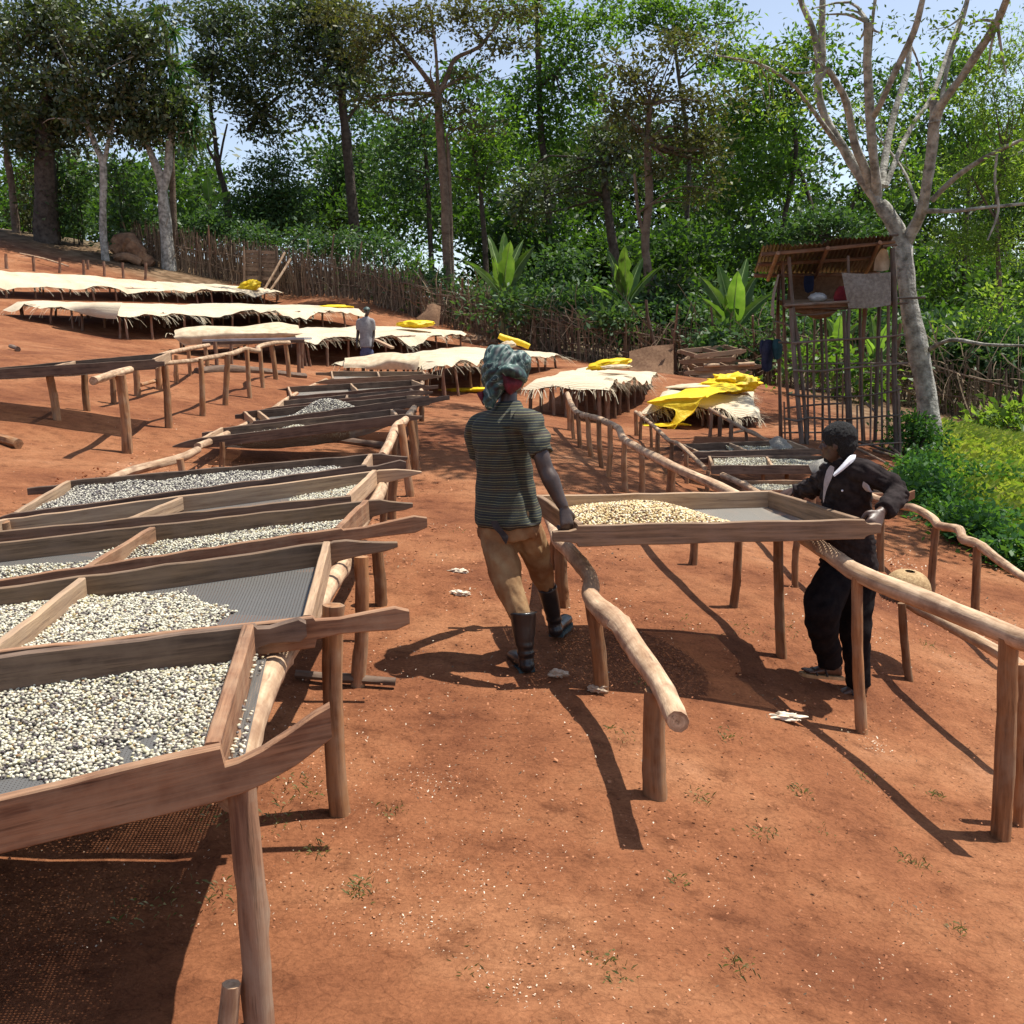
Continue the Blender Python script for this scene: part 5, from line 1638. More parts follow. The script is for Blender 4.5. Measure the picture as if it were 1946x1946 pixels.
for i in range(60):
    px = -40 + i * 34
    py = 405 + max(0, (px - 500)) * 0.085 + rr.uniform(-20, 20)
    bl.append((px, py + (30 if 395 < px < 480 else 0), 45, 38, 60 + rr.uniform(-3, 3) - max(0, px - 900) * 0.012))
filler('undergrowth', 'thick undergrowth filling the wood behind the fence', bl, 'leaf_shaded', 0.34, 1.1, 32, clump=0.55)
bl = []
for i in range(46):
    px = 1010 + i * 22
    py = 560 + (px - 1010) * 0.11 + rr.uniform(-30, 30)
    bl.append((px, py, 40, 34, 44 - (px - 1010) * 0.012 + rr.uniform(-2, 2)))
filler('undergrowth', 'dark undergrowth behind the banana plants and the tower', bl, 'leaf_shaded', 0.27, 1.2, 33, clump=0.45)

bl = []
for i in range(64):
    px = 930 + i * 17
    for k in range(3):
        py = 470 + (px - 930) * 0.09 + k * 62 + rr.uniform(-25, 25)
        bl.append((px + rr.uniform(-10, 10), py, 44, 40, 62 + rr.uniform(-4, 4)))
filler('undergrowth', 'shade darkened undergrowth closing the view below the right hand trees', bl, 'leaf_shaded', 0.40, 0.85, 34, clump=0.6)
bl = []
for i in range(104):
    px = 640 + (i // 2) * 26
    py = 600 + (px - 640) * 0.105 + rr.uniform(-14, 14) - (66 if i % 2 else 32)
    Yf = np.interp(px, [p[0] for p in FENCE_PX], [p[2] for p in FENCE_PX])
    bl.append((px, py, 30, 24, float(Yf) + 1.5 + rr.uniform(0, 1.5)))
filler('undergrowth', 'leafy growth pressing against the back of the fence', bl, 'leaf_shrub', 0.22, 0.8, 35, clump=0.4)

SHR = [('glossy pale green shrub behind the stump', [(300, 440, 45, 30), (340, 450, 40, 28)], 53, 'leaf_shrub'),
       ('rounded glossy shrub above the left end of the fence', [(390, 428, 50, 30), (430, 445, 45, 28)], 53, 'leaf_shrub'),
       ('pale shrub right behind the board gate', [(500, 462, 50, 28), (470, 455, 40, 26)], 51.5, 'leaf_shrub'),
       ('low shrub at the foot of the straight dark tree', [(590, 465, 50, 32), (640, 470, 45, 30)], 51, 'leaf_shrub'),
       ('light green shrub left of the umbrella tree foot', [(710, 480, 50, 36), (750, 510, 50, 34)], 49, 'leaf_shrub'),
       ('yellow green shrub at the foot of the umbrella tree', [(800, 530, 45, 34), (770, 545, 40, 28)], 48, 'leaf_mid'),
       ('pale leaved shrub right of the first banana plant', [(1050, 490, 50, 32), (1090, 520, 50, 34), (1040, 530, 45, 30)], 43, 'leaf_shrub'),
       ('dark shrub between the first two banana plants', [(1110, 585, 45, 40), (1070, 570, 40, 34)], 41, 'leaf_shrub'),
       ('black green shrub between the forked brown tree and the third banana plant', [(1300, 590, 60, 45), (1280, 550, 50, 36)], 40, 'leaf_dark'),
       ('whitish flowering shrub behind the tray stack', [(1420, 660, 40, 26), (1460, 665, 35, 24)], 36, 'leaf_shrub'),
       ('leafy shrub hiding the stem of the first banana plant', [(955, 588, 42, 24), (985, 575, 30, 22)], 39.3, 'leaf_shrub'),
       ('shrub at the foot of the middle banana plant', [(1190, 612, 46, 26), (1160, 600, 30, 24)], 37.4, 'leaf_shrub'),
       ('dark shrub at the foot of the largest banana plant', [(1392, 660, 52, 26), (1355, 640, 34, 26), (1430, 650, 34, 26)], 34.4, 'leaf_shrub'),
       ('green thicket seen through the tower poles', [(1590, 700, 46, 40), (1650, 720, 46, 40), (1545, 700, 40, 36)], 29.0, 'leaf_mid'),
       ('creeper bush climbing the foot of the big pale tree', [(1735, 800, 30, 48), (1745, 850, 36, 40), (1712, 850, 24, 36), (1770, 830, 20, 40)], 19.6, 'leaf_weed'),
       ('yellowish bush between the two leftmost trunks', [(50, 400, 30, 36), (62, 360, 30, 34)], 54, 'leaf_olive'),
       ('dark shrub between the creeper draped trunk and the forked tree', [(145, 350, 34, 50), (150, 420, 40, 36)], 52, 'leaf_shrub'),
       ('creeper covered bush right of the forked pale tree', [(225, 350, 30, 50), (240, 420, 38, 40), (210, 455, 34, 20)], 50.5, 'leaf_shrub'),
       ('bright bush behind the right hand fence', [(1800, 740, 40, 40), (1760, 700, 36, 40)], 31, 'leaf_bright'),
       ('shrub standing at the right end of the fence', [(1935, 790, 36, 40), (1900, 800, 30, 30)], 26, 'leaf_bright')]
for i, (lab, bs, Y, lf) in enumerate(SHR):
    b = blob(*bs[0], Y)
    root = thing('shrub', lab, 'shrub', on_ground(b[0][0], Y), 'shrubs along the fence')
    rs_ = np.random.default_rng(100 + i)
    near = Y < 25
    leaf_obj('foliage', leaves_arr([blob(*q, Y) for q in bs], rs_, 0.10 if near else 0.22, cov=1.7, clump=0.16 if near else 0.38), lf, root)
    mb = MB()
    for k in range(5):
        q = Vector(b[0])
        g0 = on_ground(q.x + rs_.normal(0, .15), Y + rs_.normal(0, .1))
        tube(mb, [(g0, 0.03), (g0.lerp(q, 0.5) + Vector((rs_.normal(0, .15), 0, 0)), 0.022), (q + Vector((rs_.normal(0, .3) * b[1], 0, b[3] * .4)), 0.008)], 5, 0.1, 2)
    mb.build('stems', M['bark_dark'], root)


def banana(label, bx, by, Y, tips, seed=1, mat='banana_leaf'):
    """broad paddle leaves rising from one base; tips: (px, py, width px, bend, lean towards viewer)"""
    rs = np.random.default_rng(seed)
    base = P(bx, by, Y)
    g = on_ground(base.x, Y)
    root = thing('banana_plant', label, 'plant', g, 'banana plants behind the fence')
    mb = MB()
    tube(mb, [(g + Vector((0, 0, -.1)), 0.16), (g.lerp(base, .5), 0.14), (base + Vector((0, 0, .1)), 0.09)], 8, 0.1, 2)
    mb.build('stem', M['banana_stem'], root)
    for tx, ty, w, dy in tips:
        tip = P(tx, ty, Y + dy)
        d = tip - base
        out = Vector((d.x, d.y, 0))
        ctrl = base.lerp(tip, 0.5) + Vector((-out.x * 0.22, -out.y * 0.22, d.length * 0.08))
        W = m_px(w, Y) / 2
        n = 12
        vs, fs = [], []
        for i in range(n + 1):
            s = i / n
            p = base.lerp(ctrl, s).lerp(ctrl.lerp(tip, s), s)
            tn = (ctrl - base).lerp(tip - ctrl, s).normalized()
            vd = (p - CAM).normalized()
            sd = tn.cross(vd)
            ang = rs.normal(0, .05)
            sd = (sd.normalized() + Vector((0, 1, 0)) * (0.5 * math.sin(seed + tx))).normalized()
            prof = 0.08 if s < 0.2 else (0.10 + 0.9 * math.sin(math.pi * min(1, ((s - 0.2) / 0.8)) ** 0.62) ** 0.75)
            if i == n:
                prof = 0.02
            nn = tn.cross(sd).normalized()
            for k, q in enumerate((-1, -0.5, 0, 0.5, 1)):
                vs.append(p + sd * (q * W * prof * (rs.uniform(0.62, 1.05) if rs.random() < .3 else rs.uniform(0.93, 1.05))) + nn * (abs(q) * W * 0.28 * prof) + nn * rs.normal(0, .012))
        for i in range(n):
            for k in range(4):
                a = i * 5 + k
                fs.append((a, a + 1, a + 6, a + 5))
        mb = MB()
        mb.add(vs, fs)
        lf = mb.build('leaf', M[mat], root)
        mr = MB()
        tube(mr, [(Vector(vs[i * 5 + 2]) , 0.028 * (1 - i / n * 0.8)) for i in range(n + 1)], 5, 0.02)
        mr.build('midrib', M['banana_rib'], lf)
    return root


def banana_mat():
    m, nt, out = new_mat('banana_leaf')
    tc = N(nt, 'ShaderNodeTexCoord')
    w = N(nt, 'ShaderNodeTexNoise', i_Scale=3.5, i_Detail=5.0)
    nt.links.new(tc.outputs['Object'], w.inputs['Vector'])
    r1 = ramp(nt, [(0.3, (0.035, 0.09, 0.018)), (0.7, (0.085, 0.16, 0.03))])
    r2 = ramp(nt, [(0.3, (0.16, 0.36, 0.02)), (0.7, (0.34, 0.56, 0.06))])
    nt.links.new(w.outputs[0], r1.inputs[0])
    nt.links.new(w.outputs[0], r2.inputs[0])
    bs = N(nt, 'ShaderNodeBsdfPrincipled', i_Roughness=0.35)
    tb = N(nt, 'ShaderNodeBsdfTranslucent')
    oi = N(nt, 'ShaderNodeObjectInfo')
    mr = N(nt, 'ShaderNodeMapRange', i_3=0.45, i_4=1.15)
    nt.links.new(oi.outputs['Random'], mr.inputs[0])
    for r, so in ((r1, bs.inputs['Base Color']), (r2, tb.inputs[0])):
        hs = N(nt, 'ShaderNodeHueSaturation')
        nt.links.new(r.outputs[0], hs.inputs['Color'])
        nt.links.new(mr.outputs[0], hs.inputs['Value'])
        nt.links.new(hs.outputs[0], so)
    ms = N(nt, 'ShaderNodeMixShader', i_0=0.5)
    nt.links.new(bs.outputs[0], ms.inputs[1])
    nt.links.new(tb.outputs[0], ms.inputs[2])
    nt.links.new(ms.outputs[0], out.inputs[0])
    return m


M['banana_leaf'] = banana_mat()
M['banana_rib'] = simple('leaf_midrib', (0.22, 0.32, 0.10), (0.30, 0.42, 0.14), bumps=0, rough=0.5)
M['banana_stem'] = simple('leaf_stem', (0.12, 0.14, 0.05), (0.22, 0.18, 0.09), scale=5)
banana('banana plant behind the fence, just right of the umbrella tree', 957, 572, 40, [(927, 446, 20, .8), (958, 441, 26, .4), (970, 458, 32, -.5), (1016, 468, 24, .3), (878, 493, 16, -.4), (936, 487, 20, -.3), (995, 455, 18, 1.0)], 1)
banana('banana plant with one broad upright leaf left of the brown forked tree', 1190, 588, 38, [(1153, 475, 20, .3), (1187, 468, 36, -.5), (1222, 490, 22, .5), (1236, 584, 16, -.6), (1118, 542, 14, -.3), (1266, 500, 14, .2), (1168, 500, 22, -.2)], 2)
banana('largest banana plant, left of the watch tower', 1393, 640, 35, [(1329, 524, 26, .3), (1364, 502, 30, .5), (1402, 515, 40, -.6), (1440, 522, 28, .3), (1470, 556, 20, -.2), (1332, 566, 20, -.4), (1378, 560, 26, -.3), (1420, 490, 30, .9)], 3)
banana('small banana plant on the crest below the gap of sky', 399, 392, 57, [(393, 332, 20, 0), (442, 364, 12, 0), (380, 350, 9, .3)], 4)
banana('banana plant seen between the tower poles', 1592, 660, 30, [(1598, 598, 22, -.3), (1572, 606, 22, .2), (1640, 612, 18, .2), (1555, 640, 18, -.3), (1620, 640, 16, -.4)], 5)
banana('banana plant right behind the tower', 1665, 690, 29, [(1655, 600, 20, .2), (1690, 612, 18, -.3), (1642, 640, 16, -.4), (1710, 640, 14, .2)], 6)

# sword-leaved plant among the left trees
sw = thing('sword_leaved_tree', 'tall plant with sword shaped glossy leaves among the left trees', 'tree', on_ground(P(325, 400, 51.5).x, 51.5))
mb = MB()
tube(mb, [(on_ground(P(325, 400, 51.5).x, 51.5, -.1), 0.16), (P(326, 300, 51.5), 0.14), (P(330, 200, 51.2), 0.12), (P(318, 90, 51.2), 0.1), (P(300, 10, 51.2), 0.08)], 8, 0.1, 3)
mb.build('trunk', M['bark_mid'], sw)
rs_ = np.random.default_rng(77)
sv, sf = [], []
for px, py, k in ((318, 120, 60), (332, 165, 70), (346, 195, 60), (362, 240, 50), (300, 20, 60), (330, 60, 40), (372, 215, 30), (305, 170, 40), (340, 130, 40)):
    c = np.array(P(px, py, 50.2))
    for _ in range(k):
        d = rs_.normal(0, 1, 3)
        d[1] -= 0.5
        d /= np.linalg.norm(d)
        L = rs_.uniform(0.8, 1.35)
        s = np.cross(d, rs_.normal(0, 1, 3))
        s /= np.linalg.norm(s)
        o = len(sv)
        for i in range(4):
            t_ = i / 3
            q = c + d * L * t_ + np.array([0, 0, -0.55 * L * t_ * t_])
            w = 0.06 * (1 - 0.85 * t_) * (0.6 if i == 0 else 1)
            sv += [q + s * w, q - s * w]
        for i in range(3):
            b = o + i * 2
            sf.append((b, b + 1, b + 3, b + 2))
big_mesh('foliage', np.array(sv), np.array(sf), M['leaf_weed'], sw)

# grass and weeds on the right
rs_ = np.random.default_rng(55)
n = 42000
yy = rs_.uniform(11.0, 26, n)
xl = np.interp(yy, [11, 12.5, 14, 15.5, 17, 19, 21, 24, 26], [5.6, 5.3, 5.45, 5.6, 6.3, 7.2, 8.0, 8.8, 9.4])
xx = xl + rs_.uniform(0, 1, n) ** 0.8 * 7.5
ok = xx < yy * 0.56
xx, yy, xl = xx[ok], yy[ok], xl[ok]
zz = gz_arr(xx, yy)
n = len(xx)
yaw = rs_.uniform(0, 6.28, n)
h = rs_.uniform(0.06, 0.2, n)
dv = np.stack([np.cos(yaw), np.sin(yaw), 0 * yaw], -1)
sd = np.stack([-np.sin(yaw), np.cos(yaw), 0 * yaw], -1)
b = np.stack([xx, yy, zz], -1)
w = 0.014
q = np.stack([b + sd * w, b + dv * (h * .35)[:, None] + np.array([0, 0, 1]) * (h * .8)[:, None] + sd * w, b + dv * (h * 1.0)[:, None] + np.array([0, 0, 1]) * h[:, None], b - sd * w], 1)
g_ = leaf_obj('grass', q, 'leaf_grass')
tag(g_, 'sunlit yellow green grass at the right edge behind the weeds', 'grass', None, 'stuff')
bl = []
for i in range(170):
    y = rs_.uniform(11.2, 17.5)
    xl = np.interp(y, [11, 12.5, 14, 15.5, 17, 19], [5.35, 5.1, 5.25, 5.45, 6.2, 7.0])
    x = xl + abs(rs_.normal(0, .38)) + (rs_.uniform(0, 2.5) if rs_.random() < .08 else 0)
    if x > y * 0.55:
        continue
    r = rs_.uniform(0.10, 0.24)
    bl.append(((x, y, gz(x, y) + r * 0.7), r, r, r * 0.8, 1.0))
o = leaf_obj('weeds', leaves_arr(bl, rs_, 0.085, aspect=0.6, cov=0.9, clump=0.10, per=14, up=1.0), 'leaf_weed')
tag(o, 'dark leafy weeds bordering the grass on the right', 'weeds', None, 'stuff')


# ------------------------------------------------------------------ watch tower of poles
def zg(x, y, Y):
    return P(*Z('G', x, y), Y)


TF, TB_ = 19.0, 20.7
tw = thing('watch_tower', 'open watch tower of lashed poles with a rusty corrugated roof', 'tower', on_ground(zg(800, 1700, 19.8).x, 19.8))


def tpole(name, pts, w, mat='tower'):
    """pts: (zx, zy, Y); runs down to the soil when the last point is flagged by zy None"""
    v = []
    for x, y, Y in pts:
        if y is None:
            q = zg(x, 1650, Y)
            v.append(on_ground(q.x, Y, -0.1))
        else:
            v.append(zg(x, y, Y))
    r = m_px(w / 4.11, pts[0][2]) / 2
    mb = MB()
    tube(mb, [(p, r * random.uniform(0.88, 1.08)) for p in v], 8, 0.1, 3, True, 0.05)
    return mb.build(name, M[mat], tw)


random.seed(21)
for pts, w, mt in (([(425, 640, TF), (455, 1100, TF), (515, None, TF)], 38, 'tower'), ([(408, 240, TF), (440, 620, TF), (490, 1000, TF), (525, 1350, TF), (550, None, TF)], 30, 'tower'),
                   ([(1215, 170, TF), (1235, 600, TF), (1230, 1100, TF), (1255, None, TF)], 42, 'tower'), ([(1205, 180, TF + .1), (1215, 620, TF + .1)], 18, 'tower'),
                   ([(335, 330, TB_), (322, 700, TB_), (335, 1200, TB_), (345, None, TB_)], 30, 'post_far'), ([(358, 270, TF + .5), (370, 700, TF + .5), (385, 1100, TF + .5), (425, None, TF + .5)], 24, 'post_far'),
                   ([(838, 660, TF), (850, 1000, TF), (880, None, TF)], 32, 'tower'), ([(880, 640, TF), (870, 950, TF), (905, None, TF)], 28, 'tower'), ([(870, 230, TF), (872, 380, TF)], 22, 'tower'),
                   ([(655, 640, TB_), (670, 1100, TB_), (672, None, TB_)], 24, 'tower'), ([(690, 690, TB_ - .3), (705, 1100, TB_ - .3), (738, None, TB_ - .3)], 22, 'tower'),
                   ([(1005, 630, TB_), (985, 900, TB_), (970, 1250, TB_), (995, None, TB_)], 34, 'post_far'), ([(965, 640, TB_ - .5), (965, 1000, TB_ - .5), (985, None, TB_ - .5)], 22, 'tower'),
                   ([(1115, 620, TB_), (1105, 900, TB_), (1080, None, TB_)], 32, 'tower'), ([(612, 730, TB_ - .2), (600, 1150, TB_ - .2), (615, None, TB_ - .2)], 20, 'tower'),
                   ([(1130, 950, TF + .8), (1140, None, TF + .8)], 20, 'tower'), ([(370, 1370, TF + .3), (380, None, TF + .3)], 14, 'post_far'), ([(1265, 1250, TF - .05), (1285, None, TF - .05)], 20, 'tower'),
                   ([(940, 1400, TF + .9), (945, None, TF + .9)], 16, 'tower'), ([(550, 900, TB_), (560, None, TB_)], 16, 'tower'), ([(780, 1000, TB_), (790, None, TB_)], 18, 'tower'), ([(1050, 1050, TB_ - .2), (1045, None, TB_ - .2)], 18, 'tower'), ([(1185, 620, TB_), (1180, None, TB_)], 26, 'tower'), ([(830, 1150, TF), (825, None, TF)], 15, 'post_far')):
    tpole('pole', pts, w, mt)
for pts, w in (([(430, 912, TF - .06), (700, 890, TF - .06), (960, 878, TF - .06), (1310, 848, TF - .06)], 16), ([(330, 905, TF + .4), (430, 912, TF)], 16), ([(370, 1085, TF + .6), (520, 1078, TF + .6), (800, 1072, TF + .7), (1340, 1068, TF + .7)], 14),
               ([(440, 1125, TF - .06), (640, 1132, TF - .06), (900, 1105, TF - .06), (1340, 1068, TF - .06)], 16), ([(520, 1270, TB_), (700, 1275, TB_), (860, 1240, TB_)], 16), ([(395, 1310, TF - .07), (520, 1325, TF - .07), (760, 1332, TF - .07), (1000, 1325, TF - .07), (1290, 1275, TF - .07)], 15),
               ([(375, 1422, TB_ - .2), (600, 1395, TB_ - .2), (870, 1382, TB_ - .2)], 16), ([(370, 1500, TF - .06), (480, 1520, TF - .06), (560, 1495, TF - .06), (800, 1508, TF - .06), (1060, 1490, TF - .06), (1300, 1470, TF - .06)], 16),
               ([(350, 1612, TB_), (670, 1610, TB_)], 14), ([(890, 1715, TF - .06), (1120, 1700, TF - .06), (1295, 1690, TF - .06)], 14), ([(370, 622, TF - .05), (560, 606, TF - .05), (880, 588, TF - .05)], 22), ([(600, 640, TF + .1), (900, 640, TF + .1), (1335, 598, TF + .1)], 18),
               ([(880, 575, TF + .9), (1200, 565, TF + .9), (1475, 556, TF + .9)], 18), ([(400, 695, TF + .2), (620, 690, TF + .2), (780, 660, TF + .2)], 14), ([(1000, 1375, TB_), (1085, 1450, TB_)], 22), ([(385, 760, TF + .3), (300, 745, TB_), (412, 775, TF)], 14),
               ([(1190, 72, TF - .2), (1262, 66, TF - .2)], 22), ([(1140, 155, TF - .1), (1250, 145, TF - .1)], 20), ([(1000, 1200, TB_), (1130, 1180, TB_)], 14), ([(1000, 1140, TB_ + .3), (1380, 1175, TB_ + .3)], 12)):
    tpole('crossbar', pts, w)
# corrugated roof, high at the front, low at the back
def corrugated(name, c00, c10, c01, c11, waves, amp, mat):
    """c00,c10 front edge left/right; c01,c11 back edge"""
    nu, nv = waves * 6, 8
    vs, fs, gs = [], [], []
    nrm = (c10 - c00).cross(c01 - c00).normalized()
    if nrm.z < 0:
        nrm = -nrm
    for lay in (0, -0.006):
        for j in range(nv + 1):
            for i in range(nu + 1):
                u, v = i / nu, j / nv
                p = c00.lerp(c10, u).lerp(c01.lerp(c11, u), v)
                p = p + nrm * (amp * math.sin(u * waves * 2 * math.pi) + lay + 0.012 * math.sin(v * 7 + u * 5))
                vs.append(p)
                gs.append((u * 2, v * 2, 0))
    o = (nu + 1) * (nv + 1)
    for j in range(nv):
        for i in range(nu):
            a = j * (nu + 1) + i
            fs.append((a, a + 1, a + nu + 2, a + nu + 1))
            fs.append((o + a, o + a + nu + 1, o + a + nu + 2, o + a + 1))
    mb = MB()
    mb.add(vs, fs, gs)
    return mb.build(name, mat, tw, sharp=None)


def rust_mat():
    m, nt, out = new_mat('rusty_iron')
    tc = N(nt, 'ShaderNodeTexCoord')
    n1 = N(nt, 'ShaderNodeTexNoise', i_Scale=2.4, i_Detail=8.0, i_Roughness=0.7)
    nt.links.new(tc.outputs['Object'], n1.inputs['Vector'])
    r = ramp(nt, [(0.3, (0.05, 0.03, 0.022)), (0.45, (0.115, 0.065, 0.042)), (0.58, (0.16, 0.115, 0.085)), (0.75, (0.21, 0.175, 0.14))])
    nt.links.new(n1.outputs[0], r.inputs[0])
    bs = N(nt, 'ShaderNodeBsdfPrincipled', i_Roughness=0.6, i_Metallic=0.25)
    nt.links.new(r.outputs[0], bs.inputs['Base Color'])
    tb = N(nt, 'ShaderNodeBsdfTranslucent')
    tb.inputs[0].default_value = (0.36, 0.28, 0.16, 1)
    ms = N(nt, 'ShaderNodeMixShader', i_0=0.10)
    nt.links.new(bs.outputs[0], ms.inputs[1])
    nt.links.new(tb.outputs[0], ms.inputs[2])
    nt.links.new(ms.outputs[0], out.inputs[0])
    return m


M['rust'] = rust_mat()
ra, rb = zg(200, 168, 18.7), zg(1225, 62, 18.7)
rc, rd = zg(130, 372, 20.9), zg(1085, 366, 20.9)
for k, (u0, u1, dz) in enumerate(((0, 0.22, 0.03), (0.205, 0.50, -0.02), (0.49, 0.76, 0.01), (0.75, 1.0, -0.01))):
    z = Vector((0, 0, dz))
    corrugated('roof_sheet', ra.lerp(rb, u0) + z, ra.lerp(rb, u1) + z, rc.lerp(rd, u0) + z, rc.lerp(rd, u1) + z, 8, 0.018, M['rust'])
for v in (0.08, 0.45, 0.9):
    mb = MB()
    tube(mb, [(ra.lerp(rc, v) + Vector((0.0, 0, -0.07)), 0.035), (ra.lerp(rc, v).lerp(rb.lerp(rd, v), .5) + Vector((0, 0, -0.08)), 0.035), (rb.lerp(rd, v) + Vector((0.05, 0, -0.07)), 0.03)], 7, 0.1, 2)
    mb.build('purlin', M['post_far'], tw)
for u in (0.12, 0.5, 0.9):
    mb = MB()
    tube(mb, [(ra.lerp(rb, u) + Vector((0, 0, -0.11)), 0.035), (rc.lerp(rd, u) + Vector((0, 0, -0.11)), 0.035)], 7, 0.1)
    mb.build('rafter', M['post_far'], tw)
# platform of poles
nfl = 16
pa, pb, pc, pd = zg(390, 628, TF), zg(1215, 600, TF), zg(330, 590, TB_), zg(1130, 575, TB_)
for k in range(nfl):
    v = (k + .5) / nfl
    mb = MB()
    tube(mb, [(pa.lerp(pc, v), 0.045), (pa.lerp(pc, v).lerp(pb.lerp(pd, v), .5), 0.045), (pb.lerp(pd, v), 0.04)], 6, 0.1)
    mb.build('floor_pole', M['board_pale'] if k % 3 else M['post_far'], tw)
# wall mats
cloth = lambda nm, rows, mat, k=5, wr=0.02, sd=3: cloth_grid(nm, [[zg(a, b, y) for a, b, y in r] for r in rows], mat, tw, k, wr, 3.0, sd)
cloth('wall_mat', [[(818, 362, TF - .04), (1000, 372, TF - .06), (1200, 360, TF - .04)], [(845, 500, TF - .07), (1010, 500, TF - .1), (1205, 490, TF - .06)], [(875, 640, TF - .05), (1030, 640, TF - .08), (1205, 615, TF - .05)]], 'grey_mat')
cloth('wall_mat', [[(330, 375, TF + .3), (318, 375, TF + 1.0), (312, 380, TB_)], [(300, 540, TF + .3), (285, 540, TF + 1.0), (280, 540, TB_)], [(305, 720, TF + .35), (280, 700, TF + 1.0), (262, 690, TB_)]], 'grey_mat', sd=5)
cloth('wall_mat', [[(400, 385, TB_), (620, 388, TB_), (860, 380, TB_)], [(400, 480, TB_ + .05), (620, 480, TB_ + .05), (860, 470, TB_)], [(390, 590, TB_), (620, 585, TB_), (860, 580, TB_)]], 'brown_mat', sd=7)
cloth('straw_bundle', [[(1130, 170, TF), (1150, 172, TF), (1172, 180, TF)], [(1080, 260, TF + .2), (1140, 270, TF + .1), (1195, 270, TF + .1)], [(1060, 350, TF + .3), (1130, 350, TF + .1), (1190, 340, TF + .1)]], 'sack', wr=0.04, sd=8)
cloth('floor_mat', [[(400, 600, TF + .3), (620, 590, TF + .3), (860, 585, TF + .3)], [(430, 660, TF + .2), (620, 690, TF + .2), (760, 680, TF + .2)], [(520, 690, TF + .4), (620, 730, TF + .4), (720, 710, TF + .4)]], 'brown_mat', sd=9)
# things on it
M['white_cloth'] = simple('white_cloth', (0.55, 0.55, 0.54), (0.75, 0.75, 0.74), scale=6, rough=0.9)
M['red_cloth'] = simple('dark_red_cloth', (0.20, 0.02, 0.03), (0.35, 0.05, 0.05), scale=6, rough=0.9)
M['navy_cloth'] = simple('navy_cloth', (0.012, 0.015, 0.035), (0.03, 0.035, 0.07), scale=8, rough=0.9)
M['blue_cloth'] = simple('blue_cloth', (0.010, 0.016, 0.045), (0.02, 0.03, 0.075), scale=8, rough=0.9)
M['teal_cloth'] = simple('teal_cloth', (0.012, 0.045, 0.055), (0.022, 0.075, 0.085), scale=8, rough=0.9)
tag(lump('cloth_bundle', 'white_cloth', zg(632, 556, 19.6), 0.16, 0.14, 0.08, seed=31), 'small white cloth bundle on the tower platform', 'bundle')
tag(lump('cloth_bundle', 'red_cloth', zg(828, 545, 19.5), 0.15, 0.15, 0.16, seed=32), 'dark red cloth beside the grey mat on the tower platform', 'bundle')
tag(cloth_grid('hanging_cloth', [[zg(a, b, 20.4) for a, b in r] for r in ([(528, 385), (560, 388), (605, 385)], [(522, 450), (560, 455), (603, 450)], [(535, 510), (560, 520), (598, 505)])], 'blue_cloth', None, 5, 0.02, 4, 3), 'blue cloth hanging inside the tower hut', 'cloth')
tag(cloth_grid('hanging_garment', [[zg(a, b, y) for a, b, y in r] for r in ([(215, 895, 20.3), (250, 888, 20.25), (292, 892, 20.3)], [(200, 960, 20.3), (245, 965, 20.15), (290, 970, 20.3)], [(195, 1050, 20.3), (240, 1060, 20.2), (285, 1050, 20.3)], [(200, 1120, 20.3), (240, 1135, 20.25), (280, 1110, 20.3)])], 'navy_cloth', None, 6, 0.03, 5, 4), 'dark trousers hung on the left corner of the tower', 'garment')
tag(cloth_grid('hanging_garment', [[zg(a, b, y) for a, b, y in r] for r in ([(188, 895, 20.5), (205, 890, 20.45), (222, 898, 20.5)], [(182, 950, 20.5), (200, 955, 20.4), (220, 955, 20.5)], [(180, 1000, 20.5), (198, 1010, 20.45), (218, 1000, 20.5)])], 'blue_cloth', None, 6, 0.03, 5, 5), 'blue cloth hanging at the far left corner of the tower', 'garment')
tag(cloth_grid('hanging_garment', [[zg(a, b, y) for a, b, y in r] for r in ([(290, 885, 20.2), (318, 882, 20.15), (345, 890, 20.2)], [(286, 950, 20.2), (318, 955, 20.05), (358, 950, 20.2)], [(300, 1030, 20.2), (318, 1040, 20.1), (350, 1020, 20.2)])], 'teal_cloth', None, 6, 0.03, 5, 6), 'teal cloth hung beside the dark trousers on the tower', 'garment')

# grey nets over the far right trays
tag(cloth_grid('loose_net', [[P(*Z('F', a, b), y) for a, b, y in r] for r in ([(1010, 140, 15.8), (1070, 105, 15.7), (1130, 130, 15.8)], [(1020, 175, 15.5), (1080, 165, 15.3), (1150, 165, 15.5)], [(1035, 205, 15.3), (1100, 200, 15.15), (1185, 200, 15.3)])], 'net_grey', None, 6, 0.03, 5, 7), 'grey net bunched over the corner of the far dark tray', 'net')
tag(cloth_grid('loose_net', [[P(*Z('F', a, b), y) for a, b, y in r] for r in ([(1300, 320, 13.7), (1370, 290, 13.6), (1430, 270, 13.7)], [(1315, 360, 13.5), (1385, 350, 13.4), (1450, 330, 13.5)], [(1330, 400, 13.4), (1390, 392, 13.3), (1440, 380, 13.4)])], 'net_grey', None, 6, 0.03, 5, 8), 'pale net hanging from the middle tray beside the man', 'net')
# long sticks lying under the tower
mb = MB()
for i, (a, b, ya, yb) in enumerate((((1600, 842), (1790, 905), 17.5, 16.0), ((1585, 850), (1700, 895), 17.2, 16.2), ((1660, 870), (1800, 910), 17.0, 15.6), ((1690, 860), (1740, 905), 16.5, 15.8))):
    sk = MB()
    g0, g1 = G(*a), G(*b)
    tube(sk, [(g0 + Vector((0, 0, .12)), 0.025), (g0.lerp(g1, .5) + Vector((0, 0, .12)), 0.022), (g1 + Vector((0, 0, .05)), 0.015)], 6, 0.1, 2)
    tag(sk.build('long_stick', M['fence']), ['longest stick lying from the tower foot towards the weeds', 'stick lying closest to the man\'s head below the tower', 'stick reaching nearest the weeds below the tower', 'short stick lying across the others below the tower'][i], 'stick', 'sticks on the ground below the tower')

